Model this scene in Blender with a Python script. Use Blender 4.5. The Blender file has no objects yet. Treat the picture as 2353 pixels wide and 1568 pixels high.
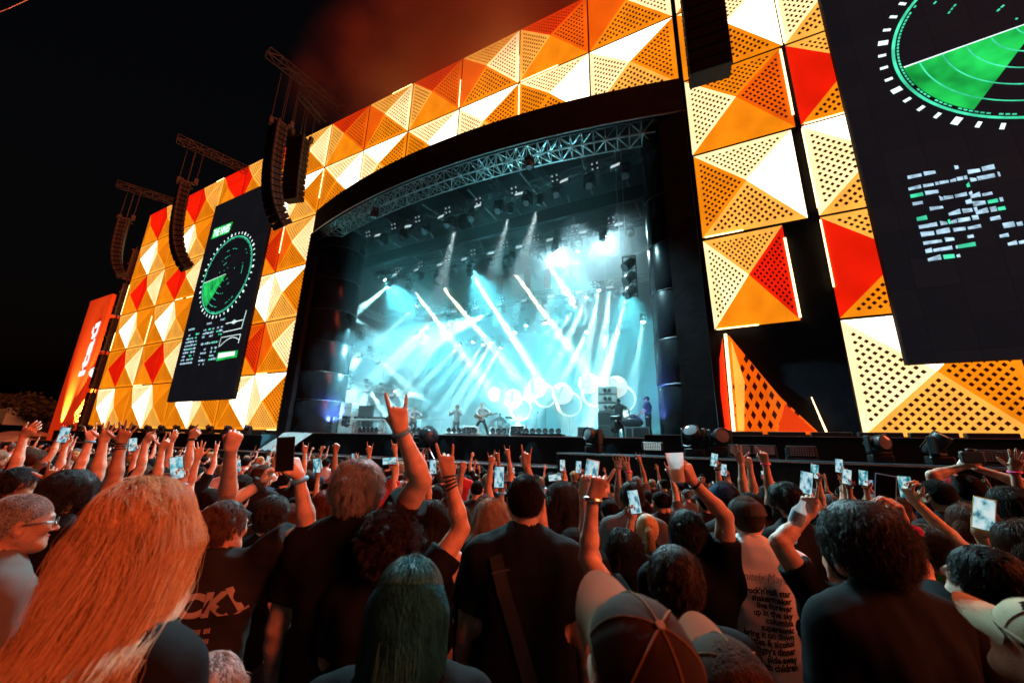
import bpy, bmesh, math, random
import numpy as np
from mathutils import Vector, Matrix, Euler
R = math.radians
random.seed(7)
SC = bpy.context.scene
COL = SC.collection

# ---------------------------------------------------------------- camera
CAMZ = 1.95
CX = Vector((0.89114193, 0.45301782, 0.02531629))
CY = Vector((0.0942506, -0.23940485, 0.96633438))
CF = Vector((-0.44382754, 0.85875501, 0.25604091))
cam_data = bpy.data.cameras.new('camera')
cam_data.sensor_width = 36.0
cam_data.lens = 13.62
cam_data.clip_start = 0.05
cam_data.clip_end = 2000
cam_data.dof.use_dof = True
cam_data.dof.focus_distance = 2.8
cam_data.dof.aperture_fstop = 2.2
cam = bpy.data.objects.new('camera', cam_data)
COL.objects.link(cam)
cm = Matrix((CX, CY, -CF)).transposed().to_4x4()
cm.translation = (0, 0, CAMZ)
cam.matrix_world = cm
SC.camera = cam
FPX = 890.0

def ray(x, y):
    """direction of a spot in the photograph (2352 x 1568 grid); length 1 along the optical axis"""
    return CX * ((x - 1176) / FPX) - CY * ((y - 784) / FPX) + CF

def at(x, y, Y):
    """the point seen at (x, y) on the upright plane Y metres in front of the camera, square to the stage"""
    r = ray(x, y)
    return Vector((0, 0, CAMZ)) + r * (Y / r.y)

def atd(x, y, d):
    """the point seen at (x, y) at depth d along the optical axis"""
    return Vector((0, 0, CAMZ)) + ray(x, y) * d

# ---------------------------------------------------------------- night sky
world = bpy.data.worlds.new('World')
SC.world = world
world.use_nodes = True
wn = world.node_tree
wn.nodes.clear()
wo = wn.nodes.new('ShaderNodeOutputWorld')
wb = wn.nodes.new('ShaderNodeBackground')
sky = wn.nodes.new('ShaderNodeTexSky')
sky.sky_type = 'NISHITA'
sky.sun_disc = False
sky.sun_elevation = R(-3.0)
sky.sun_rotation = R(150)
wb.inputs['Strength'].default_value = 0.035
wn.links.new(sky.outputs[0], wb.inputs['Color'])
wn.links.new(wb.outputs[0], wo.inputs['Surface'])

# red fill sun added from the right, standing in for unseen festival floodlights
sun_data = bpy.data.lights.new('sun', 'SUN')
sun_data.energy = 4.0
sun_data.angle = R(35)
sun_data.color = (1.0, 0.15, 0.055)
sun = bpy.data.objects.new('sun', sun_data)
COL.objects.link(sun)
sun.rotation_euler = Vector((-0.84, 0.03, -0.50)).to_track_quat('-Z', 'Y').to_euler()

SC.view_settings.view_transform = 'Standard'
SC.view_settings.look = 'None'
SC.view_settings.exposure = 0.0
SC.view_settings.gamma = 1.0
SC.view_settings.use_curve_mapping = False
SC.render.engine = 'CYCLES'
cy = SC.cycles
cy.use_denoising = True
try:
    cy.denoiser = 'OPENIMAGEDENOISE'
    cy.denoising_input_passes = 'RGB_ALBEDO_NORMAL'
except Exception:
    pass
cy.max_bounces = 5
cy.diffuse_bounces = 2
cy.glossy_bounces = 2
cy.transmission_bounces = 4
cy.volume_bounces = 0
cy.transparent_max_bounces = 8
cy.volume_max_steps = 128
cy.sample_clamp_indirect = 4.0
cy.caustics_reflective = False
cy.caustics_refractive = False
cy.use_light_tree = True

# ---------------------------------------------------------------- materials
def nt(m):
    m.use_nodes = True
    t = m.node_tree
    t.nodes.clear()
    o = t.nodes.new('ShaderNodeOutputMaterial')
    return t, t.nodes, t.links, o

_mats = {}
def mat(name, col, rough=0.6, metal=0.0, var=0.25, scale=8.0, bump=0.0, bscale=None, emis=None, estr=0.0, spec=0.5, stretch=(1, 1, 1), sss=0.0):
    """principled surface whose colour and gloss vary with noise"""
    if name in _mats:
        return _mats[name]
    m = bpy.data.materials.new(name)
    t, n, l, o = nt(m)
    p = n.new('ShaderNodeBsdfPrincipled')
    l.new(p.outputs[0], o.inputs['Surface'])
    tc = n.new('ShaderNodeTexCoord')
    mp = n.new('ShaderNodeMapping')
    mp.inputs['Scale'].default_value = stretch
    l.new(tc.outputs['Object'], mp.inputs['Vector'])
    nz = n.new('ShaderNodeTexNoise')
    nz.inputs['Scale'].default_value = scale
    nz.inputs['Detail'].default_value = 4
    l.new(mp.outputs[0], nz.inputs['Vector'])
    cr = n.new('ShaderNodeValToRGB')
    a = tuple(max(0, c * (1 - var)) for c in col)
    b = tuple(min(1, c * (1 + var)) for c in col)
    cr.color_ramp.elements[0].color = (*a, 1)
    cr.color_ramp.elements[1].color = (*b, 1)
    cr.color_ramp.elements[0].position = 0.3
    cr.color_ramp.elements[1].position = 0.7
    l.new(nz.outputs[0], cr.inputs[0])
    l.new(cr.outputs[0], p.inputs['Base Color'])
    p.inputs['Roughness'].default_value = rough
    p.inputs['Metallic'].default_value = metal
    p.inputs['Specular IOR Level'].default_value = spec
    if sss:
        p.inputs['Subsurface Weight'].default_value = sss
        p.inputs['Subsurface Radius'].default_value = (0.012, 0.005, 0.003)
    if bump:
        bn = n.new('ShaderNodeTexNoise')
        bn.inputs['Scale'].default_value = bscale or scale * 6
        bn.inputs['Detail'].default_value = 3
        l.new(mp.outputs[0], bn.inputs['Vector'])
        bp = n.new('ShaderNodeBump')
        bp.inputs['Strength'].default_value = bump
        bp.inputs['Distance'].default_value = 0.02
        l.new(bn.outputs[0], bp.inputs['Height'])
        l.new(bp.outputs[0], p.inputs['Normal'])
    if emis:
        p.inputs['Emission Color'].default_value = (*emis, 1)
        p.inputs['Emission Strength'].default_value = estr
    _mats[name] = m
    return m

def glow(name, col, s=1.0, var=0.0, scale=3.0):
    """a surface that gives off light, slightly uneven"""
    if name in _mats:
        return _mats[name]
    m = bpy.data.materials.new(name)
    t, n, l, o = nt(m)
    e = n.new('ShaderNodeEmission')
    e.inputs['Color'].default_value = (*col, 1)
    e.inputs['Strength'].default_value = s
    if var:
        tc = n.new('ShaderNodeTexCoord')
        nz = n.new('ShaderNodeTexNoise')
        nz.inputs['Scale'].default_value = scale
        l.new(tc.outputs['Object'], nz.inputs['Vector'])
        mr = n.new('ShaderNodeMapRange')
        mr.inputs['From Min'].default_value = 0.3
        mr.inputs['From Max'].default_value = 0.7
        mr.inputs['To Min'].default_value = s * (1 - var)
        mr.inputs['To Max'].default_value = s * (1 + var)
        l.new(nz.outputs[0], mr.inputs['Value'])
        l.new(mr.outputs[0], e.inputs['Strength'])
    l.new(e.outputs[0], o.inputs['Surface'])
    _mats[name] = m
    return m

# ---------------------------------------------------------------- mesh helpers
class MB:
    """collects boxes, tubes, lathes and sheets into one mesh"""
    def __init__(s):
        s.v, s.f, s.m = [], [], []
        s.cm = 0
    def add(s, vs, fs):
        b = len(s.v)
        s.v.extend([tuple(x) for x in vs])
        for f in fs:
            s.f.append(tuple(i + b for i in f))
            s.m.append(s.cm)
        return s
    def box(s, c, d, rot=None, bev=0.0):
        hx, hy, hz = d[0] / 2, d[1] / 2, d[2] / 2
        c = Vector(c)
        if bev > 0:
            b = min(bev, hx * .9, hy * .9, hz * .9)
            vs, idx = [], {}
            for sx in (-1, 1):
                for sy in (-1, 1):
                    for sz in (-1, 1):
                        for ax in range(3):
                            p = [sx * (hx - b), sy * (hy - b), sz * (hz - b)]
                            p[ax] = (sx * hx, sy * hy, sz * hz)[ax]
                            idx[(sx, sy, sz, ax)] = len(vs)
                            vs.append(Vector(p))
            fs = []
            for sx in (-1, 1):
                fs.append([idx[(sx, a, d_, 0)] for a, d_ in ((-1, -1), (1, -1), (1, 1), (-1, 1))][::sx])
                fs.append([idx[(a, sx, d_, 1)] for a, d_ in ((-1, -1), (1, -1), (1, 1), (-1, 1))][::-sx])
                fs.append([idx[(a, d_, sx, 2)] for a, d_ in ((-1, -1), (1, -1), (1, 1), (-1, 1))][::sx])
            for a in (-1, 1):
                for d_ in (-1, 1):
                    fs.append([idx[(a, d_, -1, 0)], idx[(a, d_, -1, 1)], idx[(a, d_, 1, 1)], idx[(a, d_, 1, 0)]])
                    fs.append([idx[(a, -1, d_, 0)], idx[(a, -1, d_, 2)], idx[(a, 1, d_, 2)], idx[(a, 1, d_, 0)]])
                    fs.append([idx[(-1, a, d_, 1)], idx[(-1, a, d_, 2)], idx[(1, a, d_, 2)], idx[(1, a, d_, 1)]])
            for sx in (-1, 1):
                for sy in (-1, 1):
                    for sz in (-1, 1):
                        fs.append([idx[(sx, sy, sz, i)] for i in range(3)])
        else:
            vs = [Vector((x, y, z)) for x in (-hx, hx) for y in (-hy, hy) for z in (-hz, hz)]
            fs = [(0, 1, 3, 2), (4, 6, 7, 5), (0, 4, 5, 1), (2, 3, 7, 6), (0, 2, 6, 4), (1, 5, 7, 3)]
        if rot is not None:
            vs = [rot @ v for v in vs]
        return s.add([c + v for v in vs], fs)
    def tube(s, p0, p1, r0, r1=None, n=8, caps=True):
        p0, p1 = Vector(p0), Vector(p1)
        r1 = r0 if r1 is None else r1
        z = (p1 - p0)
        if z.length < 1e-6:
            return s
        z.normalize()
        x = z.orthogonal().normalized()
        y = z.cross(x)
        vs = []
        for p, r in ((p0, r0), (p1, r1)):
            for i in range(n):
                a = 2 * math.pi * i / n
                vs.append(p + (x * math.cos(a) + y * math.sin(a)) * r)
        fs = [(i, (i + 1) % n, n + (i + 1) % n, n + i) for i in range(n)]
        if caps:
            fs += [tuple(range(n - 1, -1, -1)), tuple(range(n, 2 * n))]
        return s.add(vs, fs)
    def path(s, pts, r, n=6):
        pts = [Vector(p) for p in pts]
        rs = r if isinstance(r, (list, tuple)) else [r] * len(pts)
        up = None
        vs = []
        for i, p in enumerate(pts):
            d = (pts[min(i + 1, len(pts) - 1)] - pts[max(i - 1, 0)]).normalized()
            if up is None:
                up = d.orthogonal().normalized()
            up = (up - d * up.dot(d)).normalized()
            w = d.cross(up)
            for k in range(n):
                a = 2 * math.pi * k / n
                vs.append(p + (up * math.cos(a) + w * math.sin(a)) * rs[i])
        fs = []
        for i in range(len(pts) - 1):
            for k in range(n):
                fs.append((i * n + k, i * n + (k + 1) % n, (i + 1) * n + (k + 1) % n, (i + 1) * n + k))
        fs += [tuple(range(n - 1, -1, -1)), tuple(range((len(pts) - 1) * n, len(pts) * n))]
        return s.add(vs, fs)
    def lathe(s, prof, n=20, mtx=None):
        """prof: (radius, height) pairs turned about Z"""
        vs = []
        for r, z in prof:
            for i in range(n):
                a = 2 * math.pi * i / n
                v = Vector((r * math.cos(a), r * math.sin(a), z))
                vs.append(mtx @ v if mtx else v)
        fs = []
        for j in range(len(prof) - 1):
            for i in range(n):
                fs.append((j * n + i, j * n + (i + 1) % n, (j + 1) * n + (i + 1) % n, (j + 1) * n + i))
        return s.add(vs, fs)
    def torus(s, c, R0, r, x, y, n=32, k=8, a0=0.0, a1=2 * math.pi, rr=None):
        c, x, y = Vector(c), Vector(x).normalized(), Vector(y).normalized()
        full = abs(a1 - a0 - 2 * math.pi) < 1e-6
        pts = []
        for i in range(n + (0 if full else 1)):
            a = a0 + (a1 - a0) * i / n
            pts.append((c + (x * math.cos(a) + y * math.sin(a)) * R0, x * math.cos(a) + y * math.sin(a)))
        z = x.cross(y)
        vs = []
        for i, (p, d) in enumerate(pts):
            q = rr[i % len(rr)] if rr else r
            for j in range(k):
                b = 2 * math.pi * j / k
                vs.append(p + (d * math.cos(b) + z * math.sin(b)) * q)
        m_ = len(pts)
        fs = []
        for i in range(m_ if full else m_ - 1):
            for j in range(k):
                fs.append((i * k + j, i * k + (j + 1) % k, ((i + 1) % m_) * k + (j + 1) % k, ((i + 1) % m_) * k + j))
        return s.add(vs, fs)
    def sphere(s, c, r, n=16, mtx=None):
        c = Vector(c)
        r = Vector((r, r, r)) if not hasattr(r, '__len__') else Vector(r)
        h = n // 2
        vs = []
        for j in range(h + 1):
            t = math.pi * j / h
            for i in range(n):
                a = 2 * math.pi * i / n
                v = Vector((r.x * math.sin(t) * math.cos(a), r.y * math.sin(t) * math.sin(a), r.z * math.cos(t)))
                vs.append(c + (mtx @ v if mtx else v))
        fs = []
        for j in range(h):
            for i in range(n):
                fs.append((j * n + i, (j + 1) * n + i, (j + 1) * n + (i + 1) % n, j * n + (i + 1) % n))
        return s.add(vs, fs)
    def quad(s, a, b, c, d):
        return s.add([a, b, c, d], [(0, 1, 2, 3)])
    def prism(s, poly, d):
        """a flat outline given depth d"""
        d = Vector(d)
        n = len(poly)
        vs = [Vector(p) for p in poly] + [Vector(p) + d for p in poly]
        fs = [tuple(range(n)), tuple(range(2 * n - 1, n - 1, -1))]
        fs += [(i, n + i, n + (i + 1) % n, (i + 1) % n) for i in range(n)]
        return s.add(vs, fs)
    def mesh(s, name, mats=None, smooth=False):
        me = bpy.data.meshes.new(name)
        me.from_pydata(s.v, [], s.f)
        if mats:
            for m in (mats if isinstance(mats, (list, tuple)) else [mats]):
                me.materials.append(m)
            if max(s.m, default=0) > 0:
                me.polygons.foreach_set('material_index', s.m)
        bm = bmesh.new()
        bm.from_mesh(me)
        bmesh.ops.recalc_face_normals(bm, faces=bm.faces)
        bm.to_mesh(me)
        bm.free()
        if smooth:
            me.polygons.foreach_set('use_smooth', [True] * len(me.polygons))
            try:
                me.set_sharp_from_angle(angle=R(smooth if smooth is not True else 40))
            except Exception:
                pass
        return me
    def build(s, name, mats, parent=None, smooth=False, loc=None):
        me = s.mesh(name, mats, smooth)
        return link(name, me, parent, loc)

def link(name, data, parent=None, loc=None, mtx=None):
    o = bpy.data.objects.new(name, data)
    COL.objects.link(o)
    if parent is not None:
        o.parent = parent
    if loc is not None:
        o.location = loc
    if mtx is not None:
        o.matrix_local = mtx
    return o

def tag(o, label=None, cat=None, group=None, kind=None):
    if label: o['label'] = label
    if cat: o['category'] = cat
    if group: o['group'] = group
    if kind: o['kind'] = kind
    return o

def thing(name, label, cat, loc=(0, 0, 0), rz=0.0, group=None):
    o = bpy.data.objects.new(name, None)
    o.empty_display_size = 0.2
    COL.objects.link(o)
    o.location = loc
    o.rotation_euler = (0, 0, rz)
    return tag(o, label, cat, group)

def copy_tree(o, parent=None):
    c = o.copy()
    COL.objects.link(c)
    c.parent = parent
    for ch in list(o.children):
        copy_tree(ch, c)
    return c

ORD = 'first second third fourth fifth sixth seventh eighth ninth tenth eleventh twelfth thirteenth fourteenth'.split() + ['%dth' % k for k in range(15, 60)]

def omat(o, m, i=0):
    """give one copy its own material on shared mesh data"""
    o.material_slots[i].link = 'OBJECT'
    o.material_slots[i].material = m
    return o

def text(name, s, size, m, parent, mtx, bold=0.0, extrude=0.004, align='LEFT', shear=0.0, sx=1.0):
    c = bpy.data.curves.new(name, 'FONT')
    c.body = s
    c.size = size
    c.offset = bold
    c.extrude = extrude
    c.align_x = align
    c.shear = shear
    c.resolution_u = 3
    tmp = bpy.data.objects.new('tmp', c)
    COL.objects.link(tmp)
    me = bpy.data.meshes.new_from_object(tmp.evaluated_get(bpy.context.evaluated_depsgraph_get()))
    bpy.data.objects.remove(tmp)
    bpy.data.curves.remove(c)
    me.name = name
    me.materials.clear()
    me.materials.append(m)
    o = link(name, me, parent)
    o.matrix_local = mtx @ Matrix.Diagonal((sx, 1, 1, 1))
    return o

def frame(o, x, y):
    """matrix with local x, y axes along the given directions, at o"""
    x = Vector(x).normalized()
    z = x.cross(Vector(y)).normalized()
    y = z.cross(x)
    m = Matrix((x, y, z)).transposed().to_4x4()
    m.translation = Vector(o)
    return m
# ---------------------------------------------------------------- ground
def ground_z(x, y):
    return -0.045 * max(-4.0, min(y, 14.0)) if y > 0 else -0.045 * y * 0.3
M_ground = mat('trodden_ground', (0.035, 0.032, 0.028), 0.9, var=0.4, scale=1.5, bump=0.4, bscale=20)
g = MB()
ys = [-60, -20, 0, 2, 4, 6, 8, 10, 12, 14, 20, 40, 80, 160, 400, 900]
xs = [-900, -400, -200, -120, -80, -40, -20, 0, 20, 40, 80, 200, 400, 900]
vs = [(x, y, ground_z(x, y)) for y in ys for x in xs]
nx = len(xs)
g.add(vs, [(j * nx + i, j * nx + i + 1, (j + 1) * nx + i + 1, (j + 1) * nx + i) for j in range(len(ys) - 1) for i in range(nx - 1)])
tag(g.build('ground', M_ground), kind='structure')

# ---------------------------------------------------------------- stage facade of lit pyramid panels
FY = 16.0
ROWS = [2.42, 6.28, 10.18, 14.16, 18.22, 22.32, 26.42]
XL = [-55.6 + 30.6 * i / 8 for i in range(9)]
XC = [-25.0 + 25.1 * i / 6 for i in range(7)]
XR = [0.22 + 3.86 * i for i in range(8)]

def panel_mat(name, col, s, holes):
    """lit panel skin: even glow with faint mottling; perforated skins have a diamond lattice of holes onto the dark inside"""
    m = bpy.data.materials.new(name)
    t, n, l, o = nt(m)
    e = n.new('ShaderNodeBsdfPrincipled')
    e.inputs['Base Color'].default_value = (min(1, col[0] * .7), min(.7, col[1] * .8 + .05), col[2] * .6, 1)
    e.inputs['Roughness'].default_value = .55
    e.inputs['Emission Color'].default_value = (*col, 1)
    tc = n.new('ShaderNodeTexCoord')
    nz = n.new('ShaderNodeTexNoise')
    nz.inputs['Scale'].default_value = 0.9
    nz.inputs['Detail'].default_value = 5
    l.new(tc.outputs['Object'], nz.inputs['Vector'])
    n2 = n.new('ShaderNodeTexNoise')
    n2.inputs['Scale'].default_value = 30
    n2.inputs['Detail'].default_value = 2
    l.new(tc.outputs['Object'], n2.inputs['Vector'])
    ad = n.new('ShaderNodeMath'); ad.operation = 'MULTIPLY_ADD'
    ad.inputs[1].default_value = 0.25
    l.new(n2.outputs[0], ad.inputs[0]); l.new(nz.outputs[0], ad.inputs[2])
    mr = n.new('ShaderNodeMapRange')
    mr.inputs['From Min'].default_value = 0.35
    mr.inputs['From Max'].default_value = 0.9
    mr.inputs['To Min'].default_value = s * 0.74
    mr.inputs['To Max'].default_value = s * 1.28
    l.new(ad.outputs[0], mr.inputs['Value'])
    l.new(mr.outputs[0], e.inputs['Emission Strength'])
    if not holes:
        l.new(e.outputs[0], o.inputs['Surface'])
        return m
    uv = n.new('ShaderNodeUVMap')
    uv.uv_map = 'facet'
    sp = n.new('ShaderNodeSeparateXYZ')
    l.new(uv.outputs[0], sp.inputs[0])
    P, Q = sp.outputs[0], sp.outputs[1]
    def M(op, a, b=None, c=None):
        k = n.new('ShaderNodeMath'); k.operation = op
        for i, q in enumerate((a, b, c)):
            if q is None: continue
            if isinstance(q, (int, float)): k.inputs[i].default_value = q
            else: l.new(q, k.inputs[i])
        return k.outputs[0]
    S = 0.205
    A = M('FRACT', M('MULTIPLY_ADD', M('ADD', Q, P), 0.7071 / S, 50.5))
    B = M('FRACT', M('MULTIPLY_ADD', M('SUBTRACT', Q, P), 0.7071 / S, 50.5))
    da = M('ABSOLUTE', M('SUBTRACT', A, 0.5))
    db = M('ABSOLUTE', M('SUBTRACT', B, 0.5))
    hole = M('LESS_THAN', M('MAXIMUM', da, db), 0.262)
    m1 = M('LESS_THAN', Q, 1.80)
    m2 = M('LESS_THAN', M('ABSOLUTE', P), M('SUBTRACT', Q, 0.17))
    mask = M('MULTIPLY', M('MULTIPLY', hole, m1), m2)
    pb = n.new('ShaderNodeBsdfPrincipled')
    pb.inputs['Base Color'].default_value = (0.03, 0.012, 0.01, 1)
    pb.inputs['Roughness'].default_value = 0.9
    pb.inputs['Emission Color'].default_value = (col[0], col[1] * 0.25, col[2] * 0.2, 1)
    pb.inputs['Emission Strength'].default_value = 0.03
    mx = n.new('ShaderNodeMixShader')
    l.new(mask, mx.inputs[0]); l.new(e.outputs[0], mx.inputs[1]); l.new(pb.outputs[0], mx.inputs[2])
    l.new(mx.outputs[0], o.inputs['Surface'])
    return m

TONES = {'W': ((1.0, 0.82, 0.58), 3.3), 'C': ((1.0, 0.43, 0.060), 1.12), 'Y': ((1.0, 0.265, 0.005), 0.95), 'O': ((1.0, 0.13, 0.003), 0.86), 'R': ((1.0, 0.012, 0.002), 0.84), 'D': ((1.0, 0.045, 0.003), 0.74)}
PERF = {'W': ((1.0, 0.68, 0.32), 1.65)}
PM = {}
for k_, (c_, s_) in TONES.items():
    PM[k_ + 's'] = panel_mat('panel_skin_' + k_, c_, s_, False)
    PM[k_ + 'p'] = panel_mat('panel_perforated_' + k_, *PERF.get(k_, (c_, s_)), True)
M_backing = mat('backing_cloth', (0.024, 0.024, 0.034), 0.85, spec=.1, var=0.2, scale=3, bump=0.15)
M_rim = mat('panel_rim', (0.09, 0.02, 0.012), 0.6, var=0.3)
M_strip = glow('edge_light', (1.0, 0.66, 0.28), 4.5)
M_black = mat('black_cloth', (0.011, 0.0105, 0.013), 0.8, spec=.12, var=0.4, scale=2.0, bump=0.25, bscale=5)
M_blackvinyl = mat('black_vinyl', (0.012, 0.013, 0.016), 0.26, spec=.3, var=0.3, scale=1.2, bump=0.12, bscale=1.6)
M_steel = mat('dark_steel', (0.10, 0.10, 0.105), 0.45, 0.7, var=0.3, scale=6)
M_alu = mat('aluminium', (0.62, 0.63, 0.62), 0.38, 0.85, var=0.15, scale=10)
M_gear = mat('black_gear', (0.014, 0.014, 0.016), 0.42, var=0.3, scale=12, bump=0.05)

# one shared facet mesh for each side of a 4 m pyramid, apex 0.32 m proud (towards -y)
PR = 0.32
def facet_mesh(k):
    a = 2.0
    cs = [(-a, a), (a, a), (a, -a), (-a, -a)]
    p, q = cs[k], cs[(k + 1) % 4]
    me = bpy.data.meshes.new('facet')
    me.from_pydata([(p[0], 0, p[1]), (q[0], 0, q[1]), (0, -PR, 0)], [], [(0, 1, 2)])
    u = me.uv_layers.new(name='facet')
    for i, c in enumerate([(-a, a), (a, a), (0, 0)]):
        u.data[i].uv = c
    me.materials.append(PM['Ys'])
    return me
FACETS = [facet_mesh(k) for k in range(4)]
rim = MB()
for c, d in (((0, .07, 2.0 - .02), (4.0, .14, .04)), ((0, .07, -2.0 + .02), (4.0, .14, .04)), ((2.0 - .02, .071, 0), (.04, .138, 3.92)), ((-2.0 + .02, .071, 0), (.04, .138, 3.92))):
    rim.box(c, d)
RIM = rim.mesh('panel', M_rim)
# facets in the order top, right, bottom, left
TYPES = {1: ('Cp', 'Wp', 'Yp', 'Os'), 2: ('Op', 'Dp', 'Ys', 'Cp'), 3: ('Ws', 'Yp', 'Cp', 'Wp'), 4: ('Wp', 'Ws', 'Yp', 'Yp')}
STRIP_V = MB().box((0, 0, 0), (.055, .03, 1.0)).mesh('light_strip', M_strip)
def panel(wing, x0, x1, z0, z1, tones, gap=0.085, skip=(), tilt=0.0, strips=''):
    w, h = x1 - x0 - gap, z1 - z0 - gap
    p = link('panel', RIM, wing)
    m = Matrix.Translation(((x0 + x1) / 2, FY, (z0 + z1) / 2)) @ Matrix.Rotation(tilt, 4, 'Y') @ Matrix.Diagonal((w / 4, 1, h / 4, 1))
    p.matrix_local = m
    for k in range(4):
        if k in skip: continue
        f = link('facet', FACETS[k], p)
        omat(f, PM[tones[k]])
    for s in strips:
        o = link('light_strip', STRIP_V, p)
        if s in 'lr':
            f0 = random.uniform(.5, .95)
            o.matrix_local = Matrix.Translation(((2.0 - .0) * (1 if s == 'r' else -1), -.018, (1 - f0) * random.choice((-1.9, 1.9)))) @ Matrix.Diagonal((4 / w * random.uniform(.8, 1.3), 1, 3.8 * f0, 1))
        else:
            f0 = random.uniform(.3, .6)
            o.matrix_local = Matrix.Translation(((1 - f0) * random.choice((-1.9, 1.9)), -.022, 2.0 * (1 if s == 't' else -1))) @ Matrix.Rotation(R(90), 4, 'Y') @ Matrix.Diagonal((4 / h * .8, 1, 3.8 * f0, 1))
    return p

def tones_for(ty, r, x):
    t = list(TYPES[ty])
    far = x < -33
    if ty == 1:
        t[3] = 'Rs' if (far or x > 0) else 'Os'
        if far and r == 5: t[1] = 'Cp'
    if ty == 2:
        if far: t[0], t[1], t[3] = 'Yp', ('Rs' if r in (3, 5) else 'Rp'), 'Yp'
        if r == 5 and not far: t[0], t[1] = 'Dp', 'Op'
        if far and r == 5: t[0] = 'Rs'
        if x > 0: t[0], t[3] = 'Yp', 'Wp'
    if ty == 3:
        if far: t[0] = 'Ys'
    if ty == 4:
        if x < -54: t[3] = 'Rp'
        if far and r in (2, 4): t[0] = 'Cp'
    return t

def wing(name, label, xs, rows, backing, skip=()):
    w = thing(name, label, 'stage facade')
    for c in range(len(xs) - 1):
        for r in rows:
            if (c, r) in skip: continue
            par = (c + wing.off) % 2
            ty = (4 if par == 0 else 3) if r % 2 == 0 else (2 if par == 0 else 1)
            st = random.choice(('l', 'r', 'b', '', '', '', 't'))
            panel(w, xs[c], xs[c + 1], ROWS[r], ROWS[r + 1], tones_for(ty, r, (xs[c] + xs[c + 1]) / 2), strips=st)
    b = MB()
    b.box(((backing[0] + backing[1]) / 2, FY + .35, (backing[2] + backing[3]) / 2), (backing[1] - backing[0], .4, backing[3] - backing[2]))
    b.build('backing', M_backing, w)
    return w
wing.off = 0
left_wing = wing('facade_wing', 'tall wall of orange, white and red pyramid panels beside the red tower', XL, range(6), (-56.3, -25.06, 2.2, 26.5))
edge = MB()
for z in (4.2, 8.2, 12.2, 16.2, 20.4):
    edge.box((-56.75, FY + .25, z), (.75, 1.2, 3.6), bev=.05)
edge.tube((-56.3, FY - .1, 2.5), (-56.3, FY - .1, 22.5), .06)
for i in range(12):
    edge.box((-56.6, FY - .4, 3.3 + i * 1.7), (.5, .12, .12))
edge.build('side_frame', M_steel, left_wing)
wing.off = 0
header = wing('facade_header', 'two rows of glowing white and orange pyramid panels above the stage opening', XC, (4, 5), (-25.0, .14, 18.3, 26.5))
wing.off = 0
right_wing = wing('facade_wing', 'tall wall of white and orange pyramid panels beside the near screen', XR, range(6), (.16, XR[-1] + .4, 2.2, 26.5), skip={(0, 0), (0, 1), (0, 2), (0, 3)})
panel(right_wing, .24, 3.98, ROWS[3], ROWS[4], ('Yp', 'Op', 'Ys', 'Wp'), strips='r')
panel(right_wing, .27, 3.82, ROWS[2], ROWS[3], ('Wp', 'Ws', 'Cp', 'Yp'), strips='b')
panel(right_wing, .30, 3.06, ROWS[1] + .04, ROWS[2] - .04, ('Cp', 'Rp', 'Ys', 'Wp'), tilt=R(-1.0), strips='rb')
# the torn bottom panel: a leaning wedge of skin with its bright post
torn = link('panel', MB().prism([(.62, FY - .02, 2.5), (3.05, FY - .05, 2.5), (2.1, FY - .05, 3.75), (.82, FY - .02, 6.05), (.66, FY - .02, 6.1)], (0, .05, 0)).mesh('panel', PM['Op']), right_wing)
tag(torn, 'torn wedge of a pyramid panel hanging beside a bright post')
uvl = torn.data.uv_layers.new(name='facet')
for lp in torn.data.loops:
    v = torn.data.vertices[lp.vertex_index].co
    uvl.data[lp.index].uv = ((v.x - 1.72) * .95, .25 + (6.2 - v.z) * .44)
MB().prism([(.74, FY - .09, 2.6), (.92, FY - .09, 2.6), (1.12, FY - .1, 4.3), (.86, FY - .09, 5.9)], (0, .03, 0)).build('torn_flap', PM['Cs'], torn)
MB().prism([(1.9, FY - .1, 2.6), (2.9, FY - .1, 2.6), (2.2, FY - .12, 3.5)], (0, .03, 0)).build('torn_flap', PM['Ds'], torn)
MB().tube((.60, FY - .14, 2.5), (.70, FY - .14, 6.1), .05, n=6).build('light_post', M_strip, torn)
MB().tube((3.2, FY - .14, 2.5), (2.95, FY - .14, 3.7), .03, .015, n=6).build('light_post', M_strip, torn)
tower_flap = MB().prism([(.35, FY - .02, 2.5), (.52, FY - .02, 2.5), (.6, FY - .02, 6.0), (.42, FY - .02, 5.2), (.33, FY - .02, 4.0)], (0, .04, 0))
tower_flap.build('torn_flap', PM['Rs'], torn)

# ---------------------------------------------------------------- black canopy front, columns, roof
def arc_y(x, b=1.62):
    u = (x + 12.45) / 12.55
    return FY - .08 - b * max(0, 1 - u * u)
canopy = thing('stage_canopy', 'black curved canopy front arching over the stage opening', 'stage canopy')
c = MB()
N = 40
pts = [-25.0 + 25.15 * i / N for i in range(N + 1)]
vs = []
for x in pts:
    yy = arc_y(x)
    vs += [(x, yy, 16.55), (x, yy, 18.42), (x, FY + .1, 18.44), (x, yy + .18, 16.55)]
fs = []
for i in range(N):
    a, b = i * 4, i * 4 + 4
    fs += [(a, b, b + 1, a + 1), (a + 1, b + 1, b + 2, a + 2), (a, a + 3, b + 3, b)]
c.add(vs, fs)
c.build('fascia', M_black, canopy, smooth=30)
c = MB()
c.path([(x, arc_y(x) - .015, 16.55) for x in pts], .035, 6)
c.build('edge_pipe', M_alu, canopy)
c = MB()
c.box((-24.55, FY - .02, 9.45), (.95, .3, 14.15))
c.build('side_masking', M_black, canopy)
c = MB()
c.box((-.42, FY - .02, 9.45), (1.1, .3, 14.15))
c.build('side_masking', M_black, canopy)
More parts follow.
